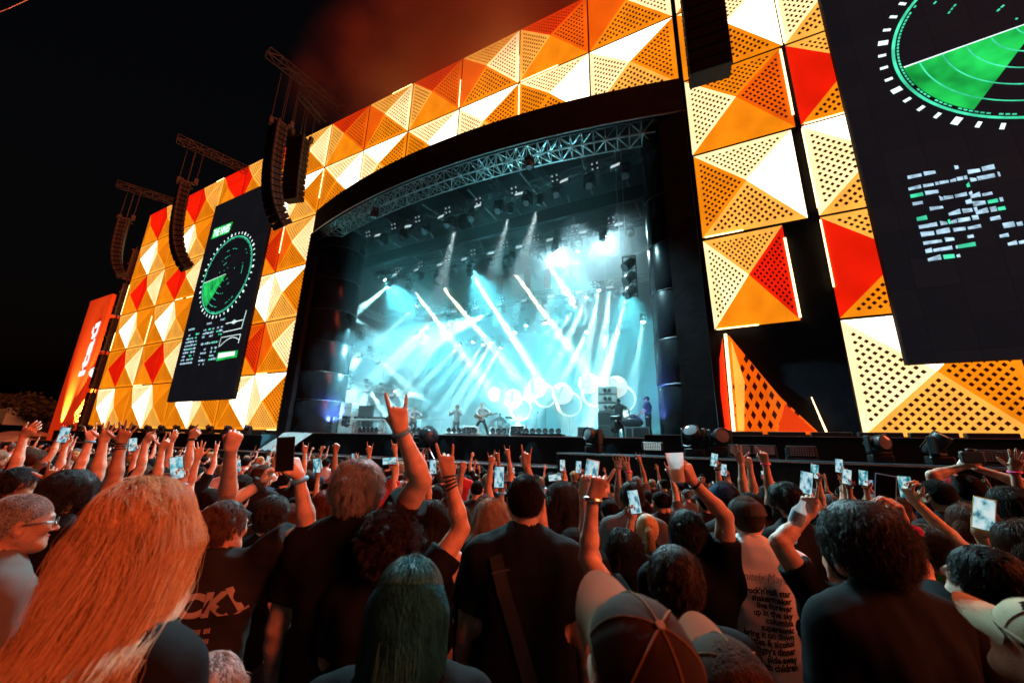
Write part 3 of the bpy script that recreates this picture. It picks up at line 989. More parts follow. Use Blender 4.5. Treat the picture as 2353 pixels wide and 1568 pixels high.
# red and grey pennants hung deep in the stage
M_penn = [mat('red_cloth', (.45, .03, .03), .8), mat('grey_cloth', (.45, .5, .5), .8, var=.5, scale=5)]
for i, (px, py, k) in enumerate(((1148, 655, 0), (1212, 640, 0), (1258, 640, 0), (1022, 680, 1), (1085, 690, 1), (1140, 730, 1), (1185, 720, 1), (1240, 712, 1), (1275, 725, 1), (1310, 690, 1))):
    p = at(px, py, 27)
    m = MB(); m.prism([p + Vector((-.3, 0, .9)), p + Vector((.3, 0, .9)), p + Vector((.26, 0, -.9)), p + Vector((-.34, 0, -.7))], (0, .04, 0))
    tag(m.build('hanging_banner', M_penn[k]), ('%s small red banner hung among the trusses' % ORD[i] if k == 0 else '%s grey patterned banner from the far side below the middle truss' % ORD[i - 3]), 'banner', 'red banners' if k == 0 else 'grey banners')

# ---------------------------------------------------------------- smoke rising over the header
sk = bpy.data.materials.new('drifting_smoke')
t_, n_, l_, o_ = nt(sk)
pv = n_.new('ShaderNodeVolumePrincipled')
tc = n_.new('ShaderNodeTexCoord')
mp = n_.new('ShaderNodeMapping'); mp.inputs['Scale'].default_value = (.11, .11, .16); mp.inputs['Rotation'].default_value = (.3, .5, .2)
nz = n_.new('ShaderNodeTexNoise'); nz.inputs['Scale'].default_value = 1.0; nz.inputs['Detail'].default_value = 4; nz.inputs['Distortion'].default_value = .6
l_.new(tc.outputs['Object'], mp.inputs[0]); l_.new(mp.outputs[0], nz.inputs['Vector'])
mr = n_.new('ShaderNodeMapRange'); mr.inputs['From Min'].default_value = .38; mr.inputs['From Max'].default_value = .75; mr.inputs['To Max'].default_value = .45
l_.new(nz.outputs[0], mr.inputs['Value'])
sc_ = n_.new('ShaderNodeVectorMath'); sc_.operation = 'DIVIDE'; sc_.inputs[1].default_value = (20, 4.5, 9)
ln_ = n_.new('ShaderNodeVectorMath'); ln_.operation = 'LENGTH'
l_.new(tc.outputs['Object'], sc_.inputs[0]); l_.new(sc_.outputs[0], ln_.inputs[0])
fo = n_.new('ShaderNodeMapRange'); fo.interpolation_type = 'SMOOTHSTEP'; fo.inputs['From Min'].default_value = 1.0; fo.inputs['From Max'].default_value = .25
l_.new(ln_.outputs['Value'], fo.inputs['Value'])
mu = n_.new('ShaderNodeMath'); mu.operation = 'MULTIPLY'; l_.new(mr.outputs[0], mu.inputs[0]); l_.new(fo.outputs[0], mu.inputs[1])
l_.new(mu.outputs[0], pv.inputs['Density'])
pv.inputs['Color'].default_value = (1.0, .36, .20, 1)  # red light of the panels tinted into the smoke colour
pv.inputs['Anisotropy'].default_value = .2
l_.new(pv.outputs[0], o_.inputs['Volume'])
m = MB(); m.sphere((0, 0, 0), (20, 4.5, 9), 24)
tag(m.build('smoke', sk, loc=(-10.5, 14.8, 30.0)), 'red-tinted smoke drifting over the facade header', 'smoke', kind='stuff')

# ---------------------------------------------------------------- haze on the stage
hz = bpy.data.materials.new('stage_haze')
t_, n_, l_, o_ = nt(hz)
pv = n_.new('ShaderNodeVolumePrincipled')
pv.inputs['Color'].default_value = (0.85, 0.97, 1.0, 1)
pv.inputs['Density'].default_value = 0.045
pv.inputs['Anisotropy'].default_value = 0.15
l_.new(pv.outputs[0], o_.inputs['Volume'])
m = MB(); m.box((-12.65, 25.35, 10.7), (31.4, 17.0, 16.9))
tag(m.build('haze', hz), 'pale blue-white stage haze', 'haze', kind='stuff')
# ---------------------------------------------------------------- hanging loudspeaker arrays
M_cab = mat('speaker_cabinet', (0.012, 0.011, 0.011), .7, spec=.2, var=.25, scale=9)
M_grille = mat('speaker_grille', (0.006, 0.0055, 0.0055), .8, spec=.15, var=.4, scale=60)
M_rig = mat('rigging', (.05, .047, .047), .65, .3)
def array_boxes(n, w=1.25, d=.75, h=.42):
    b = MB(); b.prism([(-w / 2, -d / 2, -h / 2 + .01), (-w / 2, -d / 2, h / 2 - .01), (-w / 2, d / 2, h / 2 - .06), (-w / 2, d / 2, -h / 2 + .06)], (w, 0, 0))
    cab = b.mesh('cabinet', M_cab)
    g_ = MB(); g_.box((0, -d / 2 - .012, 0), (w - .06, .022, h - .06)); gr = g_.mesh('grille', M_grille)
    k = MB()
    for s in (-1, 1):
        k.box((s * (w / 2 + .012), -d / 2 + .1, 0), (.03, .07, h - .02)); k.box((s * (w / 2 + .012), d / 2 - .12, 0), (.03, .07, h - .1))
        for a in (-.18, .02):
            for z in (-.07, .07): k.box((s * (w / 2 + .006), a, z), (.02, .09, .05))
    return cab, gr, k.mesh('rigging_plate', M_rig)
AB = array_boxes(0)
def line_array(label, top, n, curve, yaw=0.0, s=1.0, beam_up=3.4, group='hanging loudspeaker arrays', truss_len=(-2.2, 4.5)):
    t = thing('line_array_speaker', label, 'loudspeaker', top, yaw, group)
    p, a, h = Vector((0, 0, 0)), R(1.0), .42 * s
    for i in range(n):
        a += R(curve(i / (n - 1)))
        dn = Vector((0, math.sin(a), -math.cos(a)))
        c_ = p + dn * h / 2
        m_ = Matrix.Translation(c_) @ Matrix.Rotation(a, 4, 'X') @ Matrix.Scale(s, 4)
        b = link('cabinet', AB[0], t, mtx=m_)
        link('grille', AB[1], b); tag(link('rigging_plate', AB[2], b), kind='stuff')
        p = p + dn * (h + .012)
    m = MB()
    m.box((0, -.25, .14), (1.25 * s, .1, .14)); m.box((0, .35, .14), (1.25 * s, .1, .14)); m.box((.4 * s, .05, .14), (.1, 1.1, .12)); m.box((-.4 * s, .05, .14), (.1, 1.1, .12))
    m.box((-.4, -.4, .45), (.25, .25, .5)); m.box((.4, .6, .45), (.25, .25, .5))
    m.build('bumper_frame', M_rig, t)
    m = MB()
    for x, y in ((-.4, -.4), (.4, .6), (-.15, .1), (.12, .12)):
        m.tube((x, y, .3), (x, y, beam_up), .022, n=5)
    m.build('hoist_chain', M_rig, t)
    tb = truss_mb([(0, truss_len[0], beam_up + .4), (0, truss_len[1], beam_up + .4)], w=.55, h=.55, step=.8, r=.032, rb=.018)
    tb.build('outrigger_truss', M_rig, t)
    return t
jc = lambda u: .3 + 7.5 * u ** 2.6
line_array('long curved hanging loudspeaker beside the far end of the stage opening', at(640, 292, 12.2), 17, jc, R(-6), 1.0, 4.6, truss_len=(-1.6, 4.2))
line_array('straighter hanging loudspeaker just behind the long curved one', at(688, 322, 14.0), 11, lambda u: .6, R(14), 1.05, 3.2, truss_len=(-.6, 1.8))
line_array('curved black hanging loudspeaker in front of the far video screen edge', at(424, 425, 12.2), 17, jc, R(-14), 1.0, 3.4, truss_len=(-1.2, 4.2))
line_array('dim hanging loudspeaker farthest out over the red tower', at(284, 508, 12.5), 13, jc, R(-22), 1.0, 3.2, truss_len=(-1.2, 4.0))
line_array('black hanging loudspeaker cut off by the top of the frame', Vector((1.05, 11.9, 21.6)), 17, lambda u: .25, R(4), 1.0, 4.6, truss_len=(-1.6, 4.0))

# ---------------------------------------------------------------- red sponsor tower
M_tower = mat('glowing_tower_fabric', (.88, .11, .025), .6, var=.1, scale=.6, bump=.1, emis=(1.0, .04, .006), estr=.45)  # even red glow added to the cloth, as the floods leave it dark
G_letter = glow('tower_letters', (1.0, .96, .93), 1.15)
tw = thing('sponsor_tower', 'tall red tower with glowing white letters standing left of the panel wall', 'tower')
TY = 17.0
A_, B_, C_ = at(116, 976, TY + 1.6), at(165, 978, TY), at(190, 978, TY + .7)
zb = 2.0
h1, h2, h3 = at(204, 693, TY + 1.6).z, at(242, 680, TY).z, at(270, 688, TY + .7).z
xa, xb, xc = (A_.x, TY + 1.6), (B_.x, TY), (at(188, 978, TY + .7).x + .9, TY + .7)
back = (xb[0] + .5, TY + 4.0)
m = MB()
foot = [xa, xb, xc, back]
hs_ = [h1, h2, h3, h1]
vs = [(p[0], p[1], 1.0) for p in foot] + [(p[0], p[1], z) for p, z in zip(foot, hs_)]
m.add(vs, [(0, 1, 5, 4), (1, 2, 6, 5), (2, 3, 7, 6), (3, 0, 4, 7), (4, 5, 6, 7)])
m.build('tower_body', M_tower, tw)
d1 = (Vector((xb[0], xb[1], 0)) - Vector((xa[0], xa[1], 0))).normalized()
n1 = Vector((d1.y, -d1.x, 0))
base1 = Vector((xa[0], xa[1], 0)).lerp(Vector((xb[0], xb[1], 0)), .86)
text('lettering', 'itaú', 4.5, G_letter, tw, frame(base1 + n1 * .06 + Vector((0, 0, 8.3)), (0, 0, 1), -d1), bold=.10, extrude=.02, sx=1.05)
d2 = (Vector((xc[0], xc[1], 0)) - Vector((xb[0], xb[1], 0))).normalized()
n2 = Vector((d2.y, -d2.x, 0))
o2 = Vector((xb[0], xb[1], 0)).lerp(Vector((xc[0], xc[1], 0)), .78) + n2 * .06
def tq(poly): return [o2 + d2 * u + Vector((0, 0, z)) for u, z in poly]
MB().prism(tq([(-.3, 12.6), (1.0, 12.7), (1.0, 14.1), (-.2, 14.0)]), -n2 * .05).build('lettering', G_letter, tw)
MB().prism(tq([(-.2, 9.6), (.6, 9.7), (.6, 10.8), (-.1, 10.6)]), -n2 * .05).build('lettering', G_letter, tw)
MB().prism(tq([(-.35 + .62 * math.cos(a_ * math.pi / 8), 8.7 + .62 * math.sin(a_ * math.pi / 8)) for a_ in range(16)]), -n2 * .05).build('lettering', G_letter, tw)
# uplights at the foot of the tower: two floods that yellow its base, over the cloth's added red glow
for (u, dist, pw) in ((.62, 1.3, 42000), (.25, 1.6, 26000)):
    L = bpy.data.lights.new('uplight', 'SPOT'); L.color = (1.0, .62, .12); L.energy = pw; L.spot_size = R(80); L.spot_blend = .9
    f0 = Vector((xb[0], xb[1], 0)).lerp(Vector((xc[0], xc[1], 0)), u) + n2 * dist + Vector((0, 0, 2.1)) if u > .5 else Vector((xa[0], xa[1], 0)).lerp(Vector((xb[0], xb[1], 0)), .5) + n1 * dist + Vector((0, 0, 2.1))
    nn = n2 if u > .5 else n1
    lo = bpy.data.objects.new('uplight', L); COL.objects.link(lo)
    lo.location = f0 + Vector((0, 0, .3)); lo.rotation_euler = (-nn * .55 + Vector((0, 0, 1))).to_track_quat('-Z', 'Y').to_euler()
    fx = thing('flood_lamp', 'small flood lamp at the foot of the red tower' if u > .5 else 'small flood lamp below the lettered side of the red tower', 'lamp', f0 + Vector((0, 0, -.1)))
    m = MB(); m.box((0, 0, .1), (.45, .3, .3), bev=.03); m.build('housing', M_gear, fx)
    m = MB(); m.box((0, 0, .262), (.38, .24, .012)); m.build('lens', glow('flood_lens', (1, .7, .2), 5), fx)
    m = MB(); m.box((-.25, 0, .02), (.03, .06, .4)); m.box((.25, 0, .02), (.03, .06, .4)); m.build('bracket', M_steel, fx)

# ---------------------------------------------------------------- far left: hillside, container, low roofs
M_hill = mat('hillside', (.02, .028, .018), .95, var=.5, scale=.12, bump=.3)
m = MB()
N = 30
vs = []
for i in range(N + 1):
    a = R(-92 + 40 * i / N)
    for j, (r, z) in enumerate(((90, -1), (120, 3.5 + 1.5 * math.sin(i * .7)), (150, 6 + 2.2 * math.sin(i * .45 + 1) + math.sin(i * 1.9)))):
        vs.append((r * math.sin(a), r * math.cos(a), z))
m.add(vs, [(i * 3 + j, (i + 1) * 3 + j, (i + 1) * 3 + j + 1, i * 3 + j + 1) for i in range(N) for j in range(2)])
tag(m.build('hill', M_hill, smooth=True), kind='structure')
M_cont = mat('container_paint', (.22, .38, .36), .6, var=.15)
m = MB(); p = at(22, 955, 20)
t = thing('container', 'pale green container on the dark hillside at the far edge', 'container', (p.x - 2, 21, 2.9))
m.box((0, 0, 1.3), (9.5, 4, 2.6)); m.build('container_body', M_cont, t)
m = MB()
for i in range(12): m.box((-4.2 + i * .76, -2.03, 1.3), (.2, .06, 2.3))
m.build('corrugation', M_cont, t)
M_ltree = mat('dark_foliage', (.03, .045, .022), .9, var=.5, scale=3)
for i, (px, py, Y, rr) in enumerate(((60, 935, 23, 3.2), (85, 945, 22, 2.4), (30, 930, 26, 3.0), (112, 952, 24, 2.2), (8, 928, 25, 2.6))):
    p = at(px, py, Y)
    t = thing('tree', 'dark leafy tree behind the pale container, number along the hill %s' % ('a b c d e'.split()[i]) if False else ['low dark tree above the container corner', 'small dark tree between container and red tower', 'tall dark tree behind the container', 'bushy dark tree nearest the red tower', 'dark tree at the very edge of the frame'][i], 'tree', (p.x, p.y, 1.5), group='dark trees on the hillside')
    m = MB(); m.tube((0, 0, 0), (.1, 0, p.z - 1.5), .22, .1); m.build('trunk', M_hill, t)
    m = MB(); rg = random.Random(i)
    for k in range(900):
        u = Vector((rg.gauss(0, 1), rg.gauss(0, 1), rg.gauss(0, 1))).normalized() * rr * rg.uniform(.45, 1.0) * (1 + .25 * math.sin(k * .13))
        c_ = Vector((0, 0, p.z - 1.2)) + Vector((u.x, u.y, u.z * .7))
        x = Vector((rg.uniform(-1, 1), rg.uniform(-1, 1), rg.uniform(-1, 1))).normalized() * .22
        y = x.orthogonal().normalized() * .16
        m.quad(c_ - x - y, c_ + x - y, c_ + x + y, c_ - x + y)
    m.build('crown', M_ltree, t)
M_roof = mat('tent_roof', (.40, .47, .45), .6, var=.2)
for i, (px, py, Y, wd) in enumerate(((60, 990, 17, 7.0), (115, 1012, 15, 6.0), (20, 1000, 13, 5.0))):
    p = at(px, py, Y)
    t = thing('marquee', ['low grey tent roof beyond the crowd at far left', 'grey tent roof below the red tower', 'grey tent roof closest to the frame edge'][i], 'tent', (p.x, p.y, 0), .25)
    m = MB()
    zt = p.z
    m.add([(-wd / 2, -1.6, zt - .55), (wd / 2, -1.6, zt - .55), (wd / 2, 1.6, zt - .55), (-wd / 2, 1.6, zt - .55), (-wd / 2 + .8, 0, zt), (wd / 2 - .8, 0, zt)], [(0, 1, 5, 4), (2, 3, 4, 5), (0, 4, 3), (1, 2, 5)])
    m.build('tent_roof', M_roof, t)
    m = MB()
    for x in (-wd / 2 + .1, wd / 2 - .1):
        for y in (-1.5, 1.5): m.tube((x, y, -.6), (x, y, zt - .56), .05)
    m.build('tent_leg', M_steel, t); 
    m = MB(); m.box((0, -1.62, zt - .6), (wd, .03, .07)); m.build('eave_strip', glow('eave_light', (.9, .95, .8), .35), t)
for i in range(7):
    a, b = at(145 + i * 7, 968, 17), at(215 + i * 16, 1042, 12.2)
    m = MB(); m.tube(a, b, .03, n=5); tag(m.build('guy_wire', M_rig), '%s slanting guy wire from the red tower, above the crowd' % ORD[i], 'wire', 'guy wires below the red tower')

# ---------------------------------------------------------------- lamps along the stage foot
M_barbody = mat('bar_body', (.02, .014, .013), .5)
G_bar = glow('bar_light', (1.0, .30, .04), 3.0)
bb = MB(); bb.box((0, 0, .12), (1.0, .22, .16), bev=.02); bb.box((-.42, 0, .03), (.05, .2, .07)); bb.box((.42, 0, .03), (.05, .2, .07)); BARB = bb.mesh('bar_body', M_barbody)
bl = MB(); bl.box((0, .0, .028), (.74, .1, .018)); BARL = bl.mesh('bar_glow', G_bar)
for i in range(12):
    t = thing('light_bar', '%s orange-glowing light bar from the near column, below the near panels' % ORD[i], 'light bar', (.9 + i * 1.14, 15.35, 2.36), 0, 'light bars below the near panels')
    link('bar_body', BARB, t); link('bar_glow', BARL, t)
for i in range(26):
    t = thing('light_bar', '%s orange-glowing light bar from the red tower, below the far panels' % ORD[i], 'light bar', (-55 + i * 1.16, 15.35, 2.14), 0, 'light bars below the far panels')
    link('bar_body', BARB, t); link('bar_glow', BARL, t)
for i in range(14):
    x = -54.5 + i * 2.2
    moving_head('%s dark lamp from the red tower on the far platform rail' % ORD[i], (x, 14.6, 2.12), (x + random.uniform(-2, 2), 8, 5), 'lamps along the far platform rail', hang=False, s=.85)
for px, py, tgt, lab, s in ((1595, 1030, (-3, 4, 9), 'big black lamp standing upright beside the near column', 1.3), (1655, 1032, (4, 2, 4), 'big black lamp with its lens showing right of the near column', 1.25), (2020, 1040, (8, 3, 3.0), 'big black lamp facing the crowd below the white panel', 1.05), (2155, 1040, (9, 10, 9), 'big black lamp turned away below the video screen', 1.05), (1365, 1035, (-8, 6, 4.0), 'black lamp on the deck corner in front of the crew', 1.25)):
    Y = 13.0
    p = at(px, py, Y); p.z = 1.74
    moving_head(lab, p, tgt, None, hang=False, s=s)
for px, k in ((1700, 1), (1745, 1), (1830, 0), (2245, 0), (2325, 1)):
    p = at(px, 1030, 13.2); 
    t = thing('strobe_panel', {1700: 'flat strobe panel right of the big lamp pair', 1745: 'second flat strobe panel below the torn panel', 1830: 'dotted strobe panel below the dark gap', 2245: 'dotted strobe panel below the video screen', 2325: 'flat strobe panel at the frame edge'}[px], 'strobe panel', (p.x, 12.6, 1.76), 0, 'strobe panels on the near platform')
    m = MB(); m.box((0, 0, .2), (.62, .16, .28), bev=.02); m.build('housing', M_gear, t)
    m = MB()
    if k: m.box((0, -.086, .2), (.54, .012, .2))
    else:
        for a in range(10):
            for b in range(5): m.box((-.24 + a * .053, -.086, .11 + b * .045), (.036, .012, .03))
    tag(m.build('lamp_face', mat('strobe_face', (.35, .38, .42), .3), t), kind='stuff')
    m = MB(); m.box((-.33, 0, .14), (.02, .08, .28)); m.box((.33, 0, .14), (.02, .08, .28)); m.box((0, 0, .012), (.7, .3, .024)); m.build('bracket', M_steel, t)
p = at(1483 * 1.0, 1028, 15.0)
t = thing('strobe_panel', 'dotted strobe panel below the crew on the deck front', 'strobe panel', at(1500, 1040, 13.4) * 1.0, 0)
m = MB(); m.box((0, 0, .2), (.62, .16, .28), bev=.02); m.build('housing', M_gear, t)
m = MB()
for a in range(10):
    for b in range(5): m.box((-.24 + a * .053, -.086, .11 + b * .045), (.036, .012, .03))
tag(m.build('lamp_face', mat('strobe_face_lit', (.6, .7, .7), .3, emis=(.7, .9, .9), estr=.5), t), kind='stuff')

# ---------------------------------------------------------------- globes with letters and rings at the back of the stage
G_globe = mat('globe_skin', (.8, .8, .76), .4, emis=(1.0, .93, .80), estr=.85)
G_ring = mat('ring_skin', (.8, .79, .72), .4, emis=(1.0, .86, .58), estr=.9)
M_letter = mat('globe_letter', (.45, .38, .26), .6, emis=(.9, .74, .5), estr=.35)
for ch, px, py, rp, rx, ry, rr in (('H', 1178, 915, 22, 1196, 938, 24), ('I', 1233, 890, 23, 1252, 909, 25), ('V', 1292, 904, 24, 1308, 928, 27), ('E', 1352, 880, 24, 1366, 905, 28), ('S', 1415, 888, 25, 1428, 916, 30)):
    Y = 28.0
    c_, d_ = at(px, py, Y), at(rx, ry, Y + .6)
    dep = CF.dot(c_ - Vector((0, 0, CAMZ)))
    r0, r1 = rp * dep / FPX, rr * dep / FPX
    t = thing('letter_globe', 'glowing white globe with the letter %s and a curved ring below' % ch, 'stage prop', c_, 0, 'letter globes at the back of the stage')
    m = MB(); m.sphere((0, 0, 0), r0, 24); m.build('globe', G_globe, t, smooth=True)
    fwd = (Vector((0, 0, CAMZ)) - c_).normalized(); fwd = Vector((fwd.x * .35, -1, 0)).normalized()
    sx = Vector((0, 0, 1)).cross(fwd)
    text('letter', ch, r0 * 1.75, M_letter, t, frame(fwd * r0 * .93 - sx * r0 * .15 + Vector((0, 0, -r0 * .6)), sx, (0, 0, 1)), bold=.03, extrude=r0 * .12, align='CENTER')
    m = MB()
    rad = [  .05 + .07 * (.5 - .5 * math.cos(2 * math.pi * i / 40 + .6)) for i in range(40)]
    m.torus(d_ - c_, r1, .1, (1, .2, 0), (0, 0, 1), 40, 10, rr=rad); m.build('ring', G_ring, t, smooth=True)
    m = MB(); m.tube((d_ - c_) + Vector((0, .1, -r1)), ((d_ - c_).x, (d_ - c_).y + .1, 2.3 - c_.z), .04); m.build('stand', M_steel, t)

# ---------------------------------------------------------------- gear on the deck
DZ = 2.285
M_amp = mat('amp_case', (.05, .055, .06), .55)
M_pale = mat('pale_case', (.55, .60, .58), .5, var=.15)
def speaker_stack(label, pos, boxes, rz=0.0):
    t = thing('speaker_stack', label, 'loudspeaker', pos, rz)
    z = 0
    for (w, d, h, mm, tilt, horn) in boxes:
        m = MB(); m.box((0, 0, 0), (w, d, h - .02), bev=.02)
        b = m.build('cabinet', mm, t); b.location = (0, 0, z + h / 2); b.rotation_euler = (tilt, 0, 0)
        m = MB(); m.box((0, -d / 2 - .012, 0), (w - .08, .02, h - .1)); m.build('grille', mat('pale_grille', (.40, .46, .44), .6) if mm is M_pale else M_grille, b)
        if horn:
            m = MB(); m.tube((-.1, -d / 2 - .025, 0), (-.1, -d / 2 - .05, 0), .09, n=14); m.tube((.1, -d / 2 - .025, 0), (.1, -d / 2 - .05, 0), .09, n=14); m.build('horn', M_gear, b)
        z += h
    return t
p = at(1398, 1000, 19.0)
speaker_stack('dark speaker stack topped by three pale boxes beside the crew', (p.x, 19.0, DZ), [(.95, .9, .62, M_amp, 0, 0), (.95, .9, .62, M_amp, 0, 0), (.9, .8, .42, M_pale, -.06, 1), (.9, .8, .42, M_pale, -.03, 1), (.9, .8, .42, M_pale, 0.02, 1)], .25)
p = at(792, 990, 18.6)
speaker_stack('pale tall speaker stack by the far column', (p.x, 18.6, DZ), [(1.1, .9, .62, M_pale, 0, 0), (1.1, .9, .55, M_pale, 0, 0), (1.1, .9, .5, M_pale, 0, 0), (1.1, .9, .45, M_pale, .03, 0)], .35)
p = at(770, 990, 18.2)
speaker_stack('short checkered speaker stack in front of the far column', (p.x, 17.7, DZ), [(.9, .8, .55, M_amp, 0, 1), (.9, .8, .55, M_amp, 0, 1)], .35)
p = at(828, 985, 20.5)
m = MB(); m.box((0, 0, 1.05), (2.2, .12, 2.1)); m.box((-1.0, 0, 1.05), (.06, .2, 2.15)); m.box((1.0, 0, 1.05), (.06, .2, 2.15))
tag(m.build('gear_screen', M_black, loc=(p.x, 20.5, DZ)), 'black cloth gear screen behind the pale speaker stack', 'screen')
p = at(848, 988, 18.0)
t = thing('equipment_table', 'silver truss-legged table of mixing gear on the deck', 'table', (p.x, 18.0, DZ), .2)
m = MB(); m.box((0, 0, .92), (2.3, .9, .08)); m.build('table_top', M_pale, t)
for sx in (-1, 1): truss_mb([(sx * .95, 0, 0), (sx * .95, 0, .85)], w=.3, h=.3, step=.3).build('leg', M_alu, t)
m = MB()
for k in range(7): m.box((-.9 + k * .3, random.uniform(-.2, .2), 1.02), (.24, .35, random.uniform(.08, .2)))
tag(m.build('mixing_gear', M_gear, t), kind='stuff')
for i, (px, n) in enumerate(((845, 5), (935, 6), (1060, 6), (1165, 6), (1245, 6))):
    p = at(px, 995, 15.9)
    t = thing('footlight_row', ['row of round footlights by the mixing table', 'row of round footlights below the far guitarist', 'row of round footlights below the singer', 'row of round footlights below the drummer', 'row of black round footlights right of the band'][i], 'footlights', (p.x, 15.9, DZ), 0, 'footlight rows along the deck edge')
    m = MB(); m.box((0, .12, .07), (n * .30 + .1, .3, .14), bev=.02); m.build('tray', M_alu if i < 4 else M_gear, t)
    for k in range(n):
        m = MB(); m.lathe([(0, -.08), (.10, -.06), (.125, .03), (.11, .05), (0, .03)], 14, Matrix.Translation((-n * .15 + k * .3 + .15, 0, .25)) @ Matrix.Rotation(R(75), 4, 'X')); m.build('lamp', M_gear, t, smooth=40)
for i, (px, Y, lab) in enumerate(((1345, 17.5, 'black wedge monitor left of the speaker stack'), (1472, 17.2, 'black speaker box between the two crew members'), (1455, 17.4, 'black speaker box behind the standing crew member'), (1190, 16.1, 'pale wedge monitor in front of the drum kit'), (1080, 17.0, 'grey amplifier box behind the singer'))):
    p = at(px, 995, Y)
    t = thing('stage_monitor', lab, 'loudspeaker', (p.x, Y, DZ), .2)
    m = MB(); m.prism([(-.35, -.3, 0), (-.35, .3, 0), (-.35, .3, .5), (-.35, -.1, .5)], (.7, 0, 0)); m.build('cabinet', M_pale if i >= 3 else M_amp, t)
    m = MB(); m.box((0, -.215, .26), (.6, .02, .42), Matrix.Rotation(R(-22), 3, 'X')); m.build('grille', M_grille, t)
for i, (px, Y, hgt, lab) in enumerate(((1186, 17, 1.7, 'tall microphone stand below the H globe'), (1230, 17, 1.05, 'short tilted microphone stand right of the drums'), (1305, 16.8, 1.05, 'T-shaped stand below the V globe'), (1010, 19.4, 1.0, 'T-shaped stand left of the singer'))):
    p = at(px, 995, Y)
    t = thing('microphone_stand', lab, 'microphone stand', (p.x, Y, DZ))
    m = MB(); m.tube((0, 0, 0), (.05 * (i == 1), 0, hgt), .014); m.tube((-.4 * (i > 1), 0, hgt), (.4 * (i > 1) + .08, 0, hgt + .02 + .04 * (i < 2)), .016); m.build('pole', M_alu, t)
    m = MB(); m.lathe([(0, 0), (.16, 0), (.15, .02), (.02, .035)], 14); m.build('base', M_gear, t)
    if i < 2: m = MB(); m.sphere((.1, 0, hgt + .08), .035, 8); m.build('microphone', M_gear, t, smooth=True)
# wrapped followspot in front of the deck
p = at(985, 1020, 14.4)
t = thing('wrapped_lamp', 'big lamp wrapped in black plastic in front of the singer', 'stage lamp', (p.x, 14.3, 1.22))
m = MB(); m.sphere((0, 0, .95), (.42, .5, .46), 18); me = m.mesh('plastic_wrap', M_blackvinyl, True)
for v_ in me.vertices: v_.co += Vector((random.uniform(-.06, .06), random.uniform(-.06, .06), random.uniform(-.06, .06)))
link('plastic_wrap', me, t)
m = MB()
for a_ in range(3): m.tube((.45 * math.cos(a_ * 2.1), .45 * math.sin(a_ * 2.1), 0), (0, 0, .6), .03)
m.build('tripod_leg', M_alu, t)
p = at(955, 1030, 14.6)
t = thing('deck_steps', 'small white metal steps leaning on the deck front', 'steps', (p.x, 14.6, 1.22))
for k in range(4):
    m = MB(); m.box((0, .1 * k, .2 + .24 * k), (1.1, .25, .04)); m.build('tread', M_alu, t)
m = MB(); m.tube((-.55, -.1, 0), (-.55, .4, 1.1), .025); m.tube((.55, -.1, 0), (.55, .4, 1.1), .025); m.build('rail', M_alu, t)

m = MB(); m.path([atd(-40, 42, 30), atd(20, 20, 31), atd(110, -22, 33)], .03, 5)
tag(m.build('overhead_cable', M_alu), 'thin overhead cable crossing the top corner of the night sky', 'cable')
